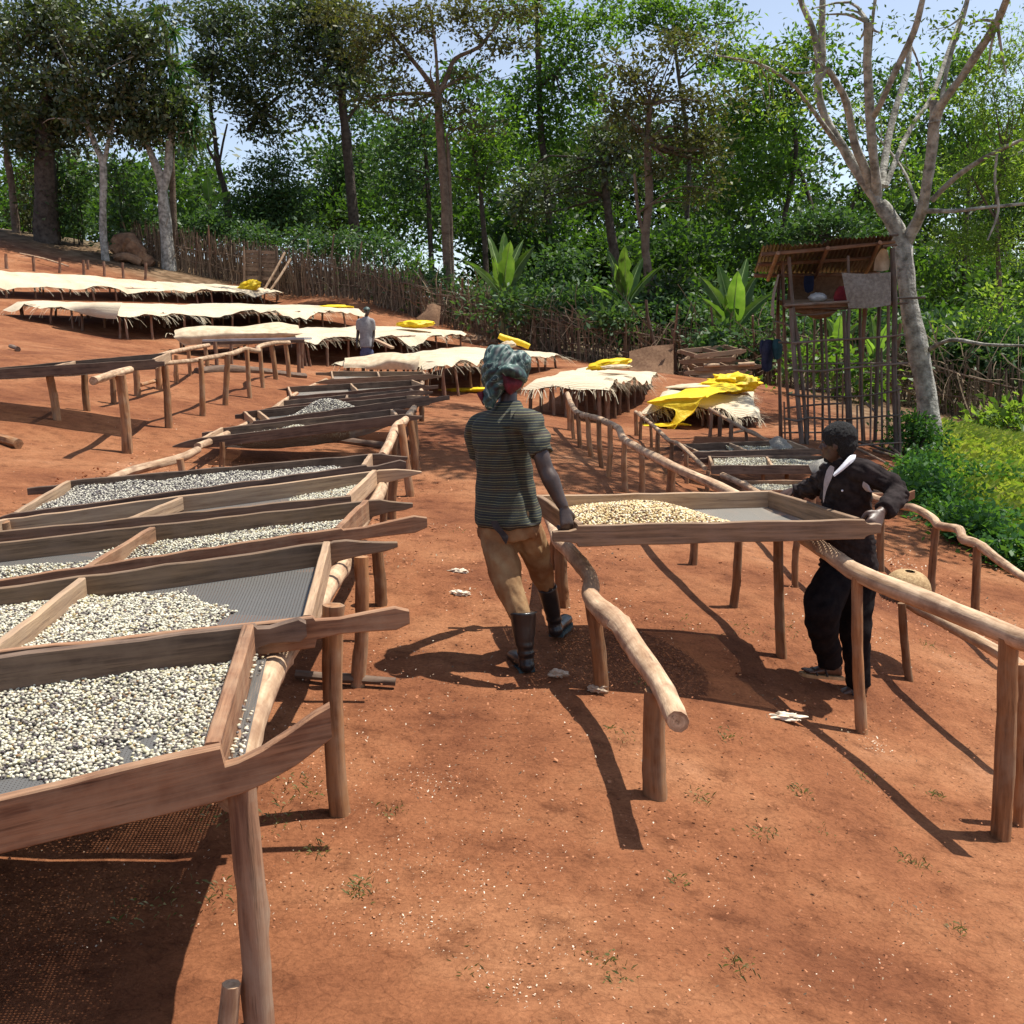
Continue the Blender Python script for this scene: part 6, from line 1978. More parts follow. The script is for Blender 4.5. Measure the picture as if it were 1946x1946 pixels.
# woven basket upturned on the right rail
bk = thing('woven_basket', 'round woven basket hung upside down on the rail beside the dark trousers', 'basket', P(1722, 1140, 7.25))
vs, fs, gs = [], [], []
bc = P(1722, 1130, 7.25)
nu, nv = 56, 14
ax = Vector((0.10, -0.12, 1)).normalized()
u_, w_ = frame_of(ax)
for lay in (1.0, 0.93):
    for j in range(nv + 1):
        t_ = j / nv
        r = 0.158 * math.sin(math.pi / 2 * min(1, 0.10 + t_ * 0.98)) ** 0.85
        h = 0.175 * math.cos(math.pi / 2 * t_)
        for i in range(nu):
            a = 2 * math.pi * i / nu
            rr = (r + 0.0028 * math.sin(i * math.pi + j * math.pi)) * lay
            vs.append(bc + ax * (h * lay - 0.01) + u_ * rr * math.cos(a) + w_ * rr * math.sin(a))
            gs.append((a * 0.15, h, 0))
o = (nv + 1) * nu
for j in range(nv):
    for i in range(nu):
        a, b = j * nu + i, j * nu + (i + 1) % nu
        fs.append((a, a + nu, b + nu, b))
        fs.append((o + a, o + b, o + b + nu, o + a + nu))
for i in range(nu):
    a, b = nv * nu + i, nv * nu + (i + 1) % nu
    fs.append((a, o + a, o + b, b))
mb = MB()
mb.add(vs, fs, gs)
M['wicker'] = simple('wicker', (0.30, 0.18, 0.08), (0.52, 0.36, 0.18), scale=40, rough=0.7, bumps=1.0, bumpd=0.006)
mb.build('bowl', M['wicker'], bk, sharp=None)
mb = MB()
for i in range(0, 40):
    a0, a1 = 2 * math.pi * i / 40, 2 * math.pi * (i + .72) / 40
    tube(mb, [(bc + u_ * .164 * math.cos(a0) + w_ * .164 * math.sin(a0) - ax * 0.022, 0.012), (bc + u_ * .164 * math.cos(a1) + w_ * .164 * math.sin(a1) + ax * 0.002, 0.012)], 5, 0.05)
tag(mb.build('bound_rim', M['board_dark'], bk), kind='stuff')

# loose poles and scraps on the earth
def ground_log(a, b, r, label, mat='post', h=0.0, name='ground_pole', cat='pole'):
    g0, g1 = G(*a), G(*b)
    mb = MB()
    tube(mb, [(g0.lerp(g1, i / 4) * 1.0 + Vector((0, 0, gz(g0.lerp(g1, i / 4).x, g0.lerp(g1, i / 4).y) - g0.lerp(g1, i / 4).z + r * 0.8 + h)), r * random.uniform(.85, 1.1)) for i in range(5)], 8, 0.12, 2)
    return tag(mb.build(name, M[mat], None), label, cat)


ground_log((562, 1288), (752, 1303), 0.026, 'dark pole lying on the earth between the left rack posts', 'board_dark')
ground_log((-10, 838), (36, 852), 0.055, 'short reddish log at the left edge near the bare rack', 'post')
ground_log((375, 712), (580, 720), 0.07, 'long dark pole on the earth under the grey topped table', 'board_dark')
ground_log((645, 842), (728, 853), 0.05, 'dark short log lying under the second left rack', 'board_dark')
ground_log((20, 661), (35, 667), 0.04, 'small dark stick on the bare slope at the left', 'board_dark', name='stick', cat='stick')
ground_log((268, 748), (300, 738), 0.03, 'stick propped among the posts of the upper left rack', 'post', 0.1, name='stick', cat='stick')
# boulders by the far earth bank
for i, (px, py, r) in enumerate(((900, 652, .5), (925, 655, .4), (880, 645, .4))):
    tag(lump('earth_clod', 'brown_mat', G(px, py), r, r * .8, r * .5, seed=50 + i, amp=0.4), ['larger dark earth lump at the end of the third table', 'dark earth lump nearest the rolled tarpaulin', 'dark earth lump touching the mat of the third table'][i], 'earth lump', 'earth lumps at the end of the third table')


# ------------------------------------------------------------------ people
def ring_loft(mb, rings, n=24, cap=True):
    """rings: (centre, half axis a (Vector), half axis b (Vector))"""
    vs, fs = [], []
    for c, a, b in rings:
        for j in range(n):
            t = 2 * math.pi * j / n
            vs.append(c + a * math.cos(t) + b * math.sin(t))
    m = len(rings)
    for i in range(m - 1):
        for j in range(n):
            p, q = i * n + j, i * n + (j + 1) % n
            fs.append((p, q, q + n, p + n))
    if cap:
        fs.append(tuple(range(n - 1, -1, -1)))
        fs.append(tuple(range((m - 1) * n, m * n)))
    mb.add(vs, fs)


def interp_rings(rings, k=4):
    out = []
    m = len(rings)
    for i in range(m - 1):
        r0, r1, r2, r3 = rings[max(i - 1, 0)], rings[i], rings[i + 1], rings[min(i + 2, m - 1)]
        for s in range(k):
            t = s / k
            out.append(tuple(0.5 * ((2 * b) + (c - a) * t + (2 * a - 5 * b + 4 * c - d) * t * t + (3 * b - a - 3 * c + d) * t ** 3) for a, b, c, d in zip(r0, r1, r2, r3)))
    out.append(rings[-1])
    return out


def ell(mb, c, rx, ry, rz, ax=None, n=16, m=10):
    """ellipsoid; ax = (ux, uy, uz) frame"""
    ux, uy, uz = ax or (Vector((1, 0, 0)), Vector((0, 1, 0)), Vector((0, 0, 1)))
    vs, fs = [], []
    for j in range(m + 1):
        th = math.pi * j / m
        for i in range(n):
            ph = 2 * math.pi * i / n
            vs.append(c + ux * (rx * math.sin(th) * math.cos(ph)) + uy * (ry * math.sin(th) * math.sin(ph)) + uz * (rz * math.cos(th)))
    for j in range(m):
        for i in range(n):
            a, b = j * n + i, j * n + (i + 1) % n
            fs.append((a, a + n, b + n, b))
    mb.add(vs, fs)


def limb(mb, pts, n=14, k=5):
    tube(mb, [(Vector(p), r) for p, r in pts], n, 0.0, k)


def remesh(mb, voxel, smooth=3):
    me = bpy.data.meshes.new('tmp')
    me.from_pydata(mb.v, [], mb.f)
    ob = bpy.data.objects.new('tmp', me)
    C.objects.link(ob)
    r = ob.modifiers.new('r', 'REMESH')
    r.mode = 'VOXEL'
    r.voxel_size = voxel
    s = ob.modifiers.new('s', 'SMOOTH')
    s.factor = 0.5
    s.iterations = smooth
    dg = bpy.context.evaluated_depsgraph_get()
    out = bpy.data.meshes.new_from_object(ob.evaluated_get(dg))
    bpy.data.objects.remove(ob)
    bpy.data.meshes.remove(me)
    return out


def folds(me, fn):
    """push vertices along their normals by fn(co, normal)"""
    n = len(me.vertices)
    co = np.empty(n * 3, np.float32)
    no = np.empty(n * 3, np.float32)
    me.vertices.foreach_get('co', co)
    me.vertex_normals.foreach_get('vector', no)
    co, no = co.reshape(-1, 3), no.reshape(-1, 3)
    d = np.array([fn(Vector(a), Vector(b)) for a, b in zip(co, no)], np.float32)
    co = co + no * d[:, None]
    me.vertices.foreach_set('co', co.ravel())
    me.update()


def wear(name, me, mat, parent):
    """finished mesh in world space -> part of a person"""
    o = ORG[parent]
    me.transform(Matrix.Translation(-o))
    me.name = name
    me.polygons.foreach_set('use_smooth', np.ones(len(me.polygons), dtype=bool))
    me.materials.clear()
    me.materials.append(mat)
    ob = bpy.data.objects.new(name, me)
    C.objects.link(ob)
    ob.parent = parent
    ORG[ob] = o
    return ob


def hand(mb, wrist, fwd, back, size=1.0, curl=(0.9, 1.1, 0.7), thumb_in=0.5, left=False, spread=0.06):
    """palm, four jointed fingers of unequal length and a thumb from the side of the palm.
    fwd: wrist to knuckles; back: direction of the back of the hand"""
    f = fwd.normalized()
    b = (back - f * back.dot(f)).normalized()
    s = f.cross(b) * (1 if left else -1)      # towards the thumb
    L = 0.088 * size
    ring_loft(mb, interp_rings([(wrist - f * 0.012, s * 0.027 * size, b * 0.021 * size), (wrist + f * L * 0.35, s * 0.036 * size, b * 0.018 * size), (wrist + f * L * 0.8, s * 0.042 * size, b * 0.016 * size), (wrist + f * L, s * 0.039 * size, b * 0.012 * size)], 3), 14)
    for i, (off, ln) in enumerate(((0.031, 0.078), (0.0105, 0.088), (-0.0105, 0.081), (-0.031, 0.063))):
        p = wrist + f * (L * (0.98 - abs(off) * 1.3)) + s * off * size
        d = (f + s * (off * spread * 25)).normalized()
        up = b
        pts = [(p - d * 0.02, 0.0105 * size), (p, 0.0105 * size)]
        a = 0
        for seg, cu in zip((0.46, 0.31, 0.23), curl):
            cu2 = cu * (0.92 + 0.06 * i)
            d2 = (d * math.cos(cu2) - up * math.sin(cu2)).normalized()
            up = (up * math.cos(cu2) + d * math.sin(cu2)).normalized()
            d = d2
            p = p + d * ln * seg * size
            pts.append((p, (0.0098 - 0.0008 * a) * size))
            a += 1
        tube(mb, pts, 8, 0.0, 2)
    p = wrist + f * L * 0.22 + s * 0.026 * size
    d = (f * 0.65 + s * 0.75 - b * 0.15).normalized()
    pts = [(p - d * 0.01, 0.015 * size)]
    p = p + d * 0.036 * size
    pts.append((p, 0.0125 * size))
    d = (d * (1 - thumb_in) + f * 0.5 - b * thumb_in * 0.9 - s * thumb_in * 0.3).normalized()
    p = p + d * 0.032 * size
    pts.append((p, 0.011 * size))
    d = (d - b * 0.3 * thumb_in - s * 0.25).normalized()
    p = p + d * 0.026 * size
    pts.append((p, 0.0085 * size))
    tube(mb, pts, 8, 0.0, 3)


def head(mb, c, face, up, h=0.235, tilt=None):
    """skull, jaw, brow, nose, lips, chin, ears; c = centre, face = gaze direction"""
    u = up.normalized()
    f = (face - u * face.dot(u)).normalized()
    s = f.cross(u)
    k = h / 0.235
    ell(mb, c + u * 0.025 * k - f * 0.008 * k, 0.075 * k, 0.094 * k, 0.092 * k, (s, f, u), 20, 14)
    ell(mb, c - u * 0.045 * k + f * 0.030 * k, 0.056 * k, 0.060 * k, 0.070 * k, (s, f, u), 16, 10)
    ell(mb, c - u * 0.098 * k + f * 0.062 * k, 0.024 * k, 0.022 * k, 0.018 * k, (s, f, u), 10, 8)
    ell(mb, c + u * 0.018 * k + f * 0.078 * k, 0.052 * k, 0.014 * k, 0.012 * k, (s, f, u), 12, 8)
    limb(mb, [(c + u * 0.012 * k + f * 0.086 * k, 0.008 * k), (c - u * 0.012 * k + f * 0.098 * k, 0.010 * k), (c - u * 0.03 * k + f * 0.106 * k, 0.014 * k)], 8, 3)
    for q in (-1, 1):
        ell(mb, c - u * 0.032 * k + f * 0.094 * k + s * q * 0.013 * k, 0.010 * k, 0.010 * k, 0.009 * k, (s, f, u), 8, 6)
        ell(mb, c - u * 0.015 * k + f * 0.062 * k + s * q * 0.038 * k, 0.024 * k, 0.022 * k, 0.020 * k, (s, f, u), 10, 8)
        ell(mb, c - u * 0.006 * k + s * q * 0.078 * k - f * 0.008 * k, 0.010 * k, 0.020 * k, 0.033 * k, ((s * q + f * -0.5).normalized(), (f + s * q * .5).normalized(), u), 10, 8)
    ell(mb, c - u * 0.062 * k + f * 0.088 * k, 0.027 * k, 0.014 * k, 0.008 * k, (s, f, u), 10, 6)
    ell(mb, c - u * 0.074 * k + f * 0.085 * k, 0.024 * k, 0.015 * k, 0.008 * k, (s, f, u), 10, 6)
    return s, f, u


def eyes(parent, c, s, f, u, k=1.0):
    for q in (-1, 1):
        mb = MB()
        ell(mb, c + u * 0.002 * k + f * 0.078 * k + s * q * 0.032 * k, 0.013 * k, 0.010 * k, 0.008 * k, (s, f, u), 10, 8)
        mb.build('eye', M['eye'], parent)


M['eye'] = simple('eye_dark', (0.05, 0.04, 0.03), (0.3, 0.27, 0.24), scale=60, rough=0.2, bumps=0)
M['skin'] = simple('dark_skin', (0.038, 0.022, 0.016), (0.062, 0.036, 0.026), scale=22, rough=0.42, bumps=0.12, bumpd=0.004, spec=0.55)
M['skin_brown'] = simple('brown_skin', (0.055, 0.027, 0.017), (0.085, 0.042, 0.027), scale=22, rough=0.45, bumps=0.12, bumpd=0.004, spec=0.5)


def shirt_mat():
    m, nt, out = new_mat('striped_knit')
    tc = N(nt, 'ShaderNodeTexCoord')
    sp = N(nt, 'ShaderNodeSeparateXYZ')
    ns = N(nt, 'ShaderNodeTexNoise', i_Scale=4.0, i_Detail=2.0)
    nt.links.new(tc.outputs['Object'], ns.inputs['Vector'])
    nt.links.new(tc.outputs['Object'], sp.inputs[0])
    mm = N(nt, 'ShaderNodeMath', operation='MULTIPLY_ADD')
    mm.inputs[1].default_value = 0.022
    nt.links.new(ns.outputs[0], mm.inputs[0])
    nt.links.new(sp.outputs[2], mm.inputs[2])

    def frac(v, period):
        a = N(nt, 'ShaderNodeMath', operation='MULTIPLY')
        a.inputs[1].default_value = 1 / period
        nt.links.new(v, a.inputs[0])
        b = N(nt, 'ShaderNodeMath', operation='FRACT')
        nt.links.new(a.outputs[0], b.inputs[0])
        return b.outputs[0]
    big = ramp(nt, [(0.0, (0.024, 0.030, 0.025)), (0.22, (0.014, 0.019, 0.024)), (0.45, (0.030, 0.036, 0.030)), (0.62, (0.040, 0.028, 0.022)), (0.8, (0.020, 0.026, 0.026)), (1.0, (0.024, 0.030, 0.025))])
    nt.links.new(frac(mm.outputs[0], 0.105), big.inputs[0])
    thin = ramp(nt, [(0.0, (0, 0, 0)), (0.05, (0, 0, 0)), (0.08, (1, 1, 1)), (0.12, (1, 1, 1)), (0.15, (0, 0, 0)), (0.40, (0, 0, 0)), (0.43, (.7, .7, .7)), (0.47, (.7, .7, .7)), (0.5, (0, 0, 0)), (0.76, (0, 0, 0)), (0.79, (.45, .45, .45)), (0.82, (.45, .45, .45)), (0.85, (0, 0, 0))])
    nt.links.new(frac(mm.outputs[0], 0.042), thin.inputs[0])
    c = mix(nt, big.outputs[0], (0.21, 0.20, 0.095), thin.outputs[0])
    fz = N(nt, 'ShaderNodeTexNoise', i_Scale=260.0, i_Detail=2.0)
    nt.links.new(tc.outputs['Object'], fz.inputs['Vector'])
    rz = ramp(nt, [(0.3, (0.75, 0.75, 0.75)), (0.7, (1.25, 1.25, 1.25))])
    nt.links.new(fz.outputs[0], rz.inputs[0])
    c = mix(nt, c, rz.outputs[0], 1.0, 'MULTIPLY')
    bs = N(nt, 'ShaderNodeBsdfPrincipled', i_Roughness=0.85)
    nt.links.new(c, bs.inputs['Base Color'])
    nt.links.new(bump(nt, fz.outputs[0], 0.4, 0.003), bs.inputs['Normal'])
    nt.links.new(bs.outputs[0], out.inputs[0])
    return m


def scarf_mat():
    m, nt, out = new_mat('printed_scarf')
    tc = N(nt, 'ShaderNodeTexCoord')
    n1 = N(nt, 'ShaderNodeTexNoise', i_Scale=8.5, i_Detail=2.5, i_Distortion=2.8)
    nt.links.new(tc.outputs['Object'], n1.inputs['Vector'])
    r = ramp(nt, [(0.34, (0.006, 0.008, 0.012)), (0.45, (0.012, 0.035, 0.035)), (0.50, (0.025, 0.065, 0.055)), (0.57, (0.055, 0.11, 0.09)), (0.60, (0.30, 0.36, 0.32)), (0.625, (0.02, 0.05, 0.045)), (0.72, (0.01, 0.02, 0.025))])
    nt.links.new(n1.outputs[0], r.inputs[0])
    bs = N(nt, 'ShaderNodeBsdfPrincipled', i_Roughness=0.55)
    nt.links.new(r.outputs[0], bs.inputs['Base Color'])
    nt.links.new(bs.outputs[0], out.inputs[0])
    return m


M['shirt'] = shirt_mat()
M['scarf'] = scarf_mat()
M['scarf_red'] = simple('red_scarf_lining', (0.05, 0.005, 0.009), (0.17, 0.018, 0.03), scale=14, rough=0.7, bumps=0.2)
M['khaki'] = simple('dusty_khaki', (0.22, 0.105, 0.045), (0.38, 0.25, 0.125), scale=5.5, rough=0.9, bumps=0.5, bumpd=0.006, trans=0.06)
M['rubber'] = simple('black_rubber', (0.010, 0.010, 0.012), (0.022, 0.021, 0.022), scale=9, rough=0.32, bumps=0.1, spec=0.6)
M['rubber_teal'] = simple('teal_rubber', (0.03, 0.06, 0.07), (0.05, 0.09, 0.10), scale=9, rough=0.5, bumps=0.1)
M['jacket'] = simple('dark_jacket', (0.015, 0.011, 0.011), (0.038, 0.029, 0.028), scale=20, rough=0.9, bumps=0.5, bumpd=0.004, spec=0.1)
M['trousers'] = simple('black_trousers', (0.007, 0.006, 0.007), (0.016, 0.013, 0.013), scale=16, rough=0.95, bumps=0.4, bumpd=0.004, spec=0.08)
M['collar'] = simple('white_collar', (0.68, 0.68, 0.72), (0.82, 0.82, 0.85), scale=20, rough=0.8, bumps=0.2)
M['lining'] = simple('pale_lining', (0.30, 0.24, 0.23), (0.42, 0.35, 0.33), scale=20, rough=0.9)
M['hair'] = simple('black_hair', (0.006, 0.006, 0.006), (0.045, 0.043, 0.042), scale=190, rough=0.85, bumps=1.0, bumpd=0.012)
M['sandal'] = simple('tan_sandal', (0.30, 0.18, 0.08), (0.50, 0.34, 0.18), scale=20, rough=0.7)
M['strap'] = simple('dark_strap', (0.02, 0.014, 0.014), (0.05, 0.035, 0.03), scale=20, rough=0.6)


def H(px, r, Y):
    return m_px(r, Y)


# ---- woman seen from behind
wroot = thing('person', 'person in striped shirt, head scarf and rubber boots carrying the left end of the tray', 'person', on_ground(P(1010, 1270, 6.15).x, 6.15), 'people carrying the tray')
lat = Vector((0.93, -0.36, 0)).normalized()      # towards her right shoulder
fwd = Vector((0.36, 0.93, 0)).normalized()
body = MB()
T_ = [(P(966, 1008, 6.26), .135, .085), (P(964, 975, 6.26), .135, .09), (P(960, 925, 6.25), .12, .08), (P(955, 875, 6.22), .12, .08), (P(955, 835, 6.20), .13, .08), (P(958, 805, 6.20), .145, .07), (P(962, 787, 6.21), .09, .055), (P(964, 768, 6.22), .058, .06), (P(966, 745, 6.24), .050, .055)]
ring_loft(body, interp_rings([(c, lat * a, fwd * b) for c, a, b in T_], 4))
hs, hf, hu = head(body, P(968, 713, 6.27), Vector((0.62, 0.75, -0.05)), Vector((-0.05, 0.02, 1)), 0.225)
RS, RE, RW = P(1012, 802, 6.08), P(1037, 892, 5.99), P(1072, 966, 5.93)
limb(body, [(P(985, 803, 6.13), .045), (RS + Vector((-.012, 0, -.012)), .047), (P(1022, 840, 6.04), .045), (P(1030, 870, 6.0), .046), (RE, .045), (P(1047, 912, 5.97), .050), (P(1060, 942, 5.95), .038), (RW, .028)])
hand(body, RW, P(1079, 1004, 5.90) - RW, Vector((0.55, -0.75, 0.15)), 1.08, (0.75, 1.35, 1.0), 0.7, left=False)
LS, LE, LW = P(906, 812, 6.34), P(925, 905, 6.56), P(975, 935, 6.80)
limb(body, [(P(935, 804, 6.26), .045), (LS + Vector((.012, 0, -.012)), .046), (P(912, 855, 6.44), .045), (LE, .044), (P(945, 920, 6.66), .046), (LW, .028)])
hand(body, LW, P(992, 945, 6.86) - LW, Vector((-0.3, -0.2, 0.9)), 1.05, (0.7, 1.2, 0.9), 0.6, left=True)
limb(body, [(P(942, 1005, 6.30), .07), (P(958, 1080, 6.18), .06), (P(968, 1120, 6.14), .05), (P(990, 1175, 6.07), .055), (P(998, 1235, 6.03), .042), (P(1000, 1260, 6.03), .04)])
limb(body, [(P(998, 1005, 6.24), .065), (P(1024, 1070, 6.38), .05), (P(1036, 1105, 6.46), .055), (P(1045, 1140, 6.52), .052), (P(1055, 1190, 6.58), .04)])
wear('body', remesh(body, 0.0067, 2), M['skin'], wroot)
# trousers
tr = MB()
ring_loft(tr, interp_rings([(P(965, 965, 6.26), lat * .165, fwd * .13), (P(966, 1000, 6.26), lat * .188, fwd * .14), (P(966, 1022, 6.26), lat * .185, fwd * .135)], 4))
limb(tr, [(P(938, 1005, 6.29), .102), (P(947, 1030, 6.25), .103), (P(955, 1060, 6.20), .098), (P(960, 1085, 6.17), .094), (P(968, 1115, 6.13), .080), (P(977, 1140, 6.10), .070), (P(988, 1165, 6.07), .062), (P(991, 1176, 6.06), .058)], 18)
limb(tr, [(P(1000, 1000, 6.24), .092), (P(1008, 1030, 6.28), .086), (P(1020, 1060, 6.35), .074), (P(1028, 1085, 6.41), .066), (P(1036, 1110, 6.46), .052), (P(1039, 1122, 6.48), .046)], 18)
me = remesh(tr, 0.010, 4)
folds(me, lambda p, n: 0.016 * mnoise.noise(Vector((p.x * 9, p.y * 9, p.z * 4.2))) + 0.011 * mnoise.noise(Vector(((p.x + p.z * .4) * 26, p.y * 20, p.z * 9))) + 0.0045 * abs(mnoise.noise(Vector(((p.x + .5 * p.z) * 40, p.y * 30, p.z * 12)))))
wear('trousers', me, M['khaki'], wroot)
# shirt
sh = MB()
S_ = [(P(966, 996, 6.25), .192, .145), (P(966, 985, 6.25), .192, .145), (P(962, 950, 6.25), .178, .135), (P(957, 905, 6.24), .166, .125), (P(953, 865, 6.22), .168, .125), (P(953, 835, 6.21), .176, .128), (P(956, 808, 6.20), .182, .115), (P(960, 790, 6.20), .150, .095), (P(963, 774, 6.21), .085, .075), (P(964, 762, 6.22), .066, .066)]
ring_loft(sh, interp_rings([(c, lat * a, fwd * b) for c, a, b in S_], 5), 32)
limb(sh, [(P(985, 802, 6.13), .075), (P(1008, 806, 6.09), .080), (P(1021, 835, 6.04), .072), (P(1027, 855, 6.02), .070), (P(1030, 864, 6.01), .068)], 18)
limb(sh, [(P(935, 805, 6.27), .075), (P(908, 815, 6.34), .072), (P(911, 850, 6.43), .066), (P(914, 865, 6.46), .064)], 18)
me = remesh(sh, 0.0085, 3)
Wz0 = ORG[wroot].z


def shirt_fold(p, n):
    q = p - ORG[wroot]
    d = 0.019 * mnoise.noise(Vector((q.x * 6, q.y * 6, q.z * 3))) + 0.010 * mnoise.noise(Vector(((q.x - q.z * .5) * 17, q.y * 17, q.z * 8)))
    side = max(0.0, q.x - 0.02) * 4
    d += side * 0.017 * math.sin((q.x * 1.0 - q.z * 0.55) * 62 + 3 * mnoise.noise(q * 5))
    d -= 0.024 * math.exp(-((q.x - (-0.12 + (1.45 - q.z) * 0.24)) / 0.02) ** 2) * (0.8 < q.z < 1.35)
    return d


folds(me, shirt_fold)
wear('shirt', me, M['shirt'], wroot)
mb = MB()   # dark tie end hanging at the back of the trousers
rows = [[P(932, 990, 6.085), P(945, 989, 6.08)], [P(938, 1004, 6.075), P(951, 1001, 6.075)], [P(948, 1014, 6.07), P(964, 1016, 6.07)], [P(955, 1025, 6.068), P(966, 1022, 6.068)], [P(961, 1034, 6.068), P(962, 1035, 6.068)]]
t_ = cloth_grid('waist_tie', rows, 'strap', wroot, 3, 0.003, 20, 2)
# boots
for nm, shaft, foot in (('boot', [(P(994, 1163, 6.06), .079), (P(995, 1185, 6.05), .070), (P(996, 1208, 6.04), .060), (P(998, 1228, 6.03), .050), (P(1000, 1248, 6.03), .047), (P(1000, 1262, 6.03), .043)],
                          [(P(1001, 1262, 6.02), .046, .040), (P(998, 1258, 6.08), .046, .042), (P(988, 1252, 6.16), .050, .042), (P(978, 1246, 6.24), .050, .036), (P(973, 1243, 6.28), .036, .028)]),
                         ('boot', [(P(1039, 1115, 6.47), .060), (P(1044, 1135, 6.50), .056), (P(1049, 1158, 6.53), .050), (P(1053, 1178, 6.56), .045), (P(1055, 1192, 6.57), .043)],
                          [(P(1056, 1196, 6.56), .043, .038), (P(1060, 1190, 6.62), .044, .042), (P(1068, 1182, 6.70), .048, .046), (P(1075, 1177, 6.77), .046, .040), (P(1078, 1176, 6.80), .032, .03)])):
    bm = MB()
    limb(bm, shaft, 18, 4)
    fd = (foot[-1][0] - foot[0][0])
    fd.z = 0
    fd.normalize()
    sd = Vector((fd.y, -fd.x, 0))
    ring_loft(bm, interp_rings([(c, sd * a, Vector((0, 0, 1)) * b) for c, a, b in foot], 4), 16)
    ell(bm, foot[0][0] - Vector((0, 0, .005)), .045, .045, .045)
    me = remesh(bm, 0.007, 3)
    folds(me, lambda p, n: 0.003 * math.sin(p.z * 95 + 3 * mnoise.noise(p * 9)) * max(0, min(1, (foot[0][0].z + .16 - p.z) / .06)) * (p.z > foot[0][0].z + .03) + .003 * mnoise.noise(p * 12))
    bo = wear(nm, me, M['rubber'], wroot)
    sm = MB()
    low = [(c - Vector((0, 0, 0.033)), sd * a * 1.06, fd * 0.001) for c, a, b in foot]
    pts = [(c - Vector((0, 0, b * 0.92)), a * 1.05) for c, a, b in foot]
    vs, fs = [], []
    for c, a in pts:
        for q, z in ((-1, .010), (1, .010), (1, -.014), (-1, -.014)):
            vs.append(c + sd * a * q + Vector((0, 0, z)))
    for i in range(len(pts) - 1):
        for j in range(4):
            a_, b_ = i * 4 + j, i * 4 + (j + 1) % 4
            fs.append((a_, b_, b_ + 4, a_ + 4))
    fs += [(0, 3, 2, 1), (len(vs) - 4, len(vs) - 3, len(vs) - 2, len(vs) - 1)]
    sm.add(vs, fs)
    sm.build('sole', M['rubber_teal'] if nm == 'boot' else M['rubber'], bo)
# head scarf
sc = MB()
ell(sc, P(962, 705, 6.27), .115, .118, .125, None, 22, 14)
limb(sc, [(P(948, 735, 6.22), .085), (P(952, 705, 6.22), .105), (P(955, 682, 6.25), .092), (P(956, 668, 6.28), .062)], 18)
ell(sc, P(940, 675, 6.24), .052, .06, .050)
ell(sc, P(985, 690, 6.26), .075, .08, .070)
ell(sc, P(932, 718, 6.22), .055, .07, .075)
limb(sc, [(P(940, 730, 6.18), .055), (P(935, 748, 6.16), .050), (P(930, 762, 6.15), .036), (P(926, 772, 6.14), .016)], 12)
me = remesh(sc, 0.0075, 2)


def scarf_fold(p, n):
    q = p - P(962, 705, 6.27)
    return 0.014 * mnoise.noise(q * 7) + 0.022 * abs(mnoise.noise(Vector(((q.x + q.z) * 8, q.y * 8, (q.z - q.x) * 17)))) + 0.0015 * mnoise.noise(q * 34)


folds(me, scarf_fold)
scf = wear('head_scarf', me, M['scarf'], wroot)
rows = [[P(944, 697, 6.13), P(962, 692, 6.10), P(982, 694, 6.12), P(996, 704, 6.17)], [P(950, 702, 6.08), P(968, 699, 6.04), P(986, 703, 6.06), P(1000, 713, 6.12)], [P(958, 713, 6.08), P(972, 712, 6.05), P(988, 716, 6.06), P(1003, 722, 6.12)], [P(966, 719, 6.10), P(976, 720, 6.09), P(990, 724, 6.10), P(998, 729, 6.14)]]
cloth_grid('scarf_flap', rows, 'scarf', wroot, 6, 0.006, 18, 3)
rows = [[P(954, 702, 6.12), P(962, 712, 6.10), P(975, 718, 6.10), P(993, 722, 6.13)], [P(956, 718, 6.10), P(965, 725, 6.07), P(976, 730, 6.08), P(990, 734, 6.12)], [P(958, 735, 6.11), P(966, 742, 6.08), P(974, 744, 6.10), P(981, 742, 6.13)], [P(963, 745, 6.13), P(969, 750, 6.11), P(973, 750, 6.12), P(977, 747, 6.14)]]
cloth_grid('scarf_lining', rows, 'scarf_red', wroot, 6, 0.006, 18, 4)
rows = [[P(919, 741, 6.18), P(917, 743, 6.16), P(906, 746, 6.16)], [P(921, 752, 6.16), P(915, 754, 6.14), P(908, 752, 6.15)], [P(922, 762, 6.15), P(918, 764, 6.14), P(914, 762, 6.15)], [P(920, 770, 6.15), P(919, 770, 6.15), P(917, 768, 6.15)]]
cloth_grid('scarf_corner', rows, 'scarf_red', wroot, 4, 0.004, 18, 5)

def PM(px, py, Y):
    return P(px, py, Y * 1.03)


# ---- man in the dark jacket
mroot = thing('person', 'bareheaded person in dark jacket with white collar holding the right end of the tray', 'person', on_ground(PM(1625, 1320, 6.42).x, 6.61), 'people carrying the tray')
lat = Vector((0.80, -0.60, 0)).normalized()       # towards his left shoulder (nearer us)
fwd = Vector((-0.60, -0.80, 0)).normalized()
body = MB()
T_ = [(PM(1612, 1095, 6.42), .12, .085), (PM(1612, 1060, 6.42), .12, .085), (PM(1610, 1005, 6.42), .11, .08), (PM(1609, 955, 6.41), .115, .08), (PM(1607, 920, 6.40), .125, .085), (PM(1606, 895, 6.40), .12, .065), (PM(1603, 880, 6.40), .09, .07), (PM(1600, 868, 6.40), .053, .055), (PM(1597, 850, 6.40), .048, .052)]
ring_loft(body, interp_rings([(c, lat * a, fwd * b) for c, a, b in T_], 4))
hc = PM(1590, 843, 6.38)
hs, hf, hu = head(body, hc, Vector((-0.86, 0.46, -0.10)), Vector((-0.05, 0.0, 1)), 0.222)
LS, LE, LW = PM(1643, 898, 6.28), PM(1704, 932, 6.28), PM(1672, 976, 6.04)
limb(body, [(PM(1620, 897, 6.34), .045), (LS, .045), (PM(1675, 914, 6.27), .042), (LE, .038), (PM(1692, 952, 6.17), .038), (LW, .028)])
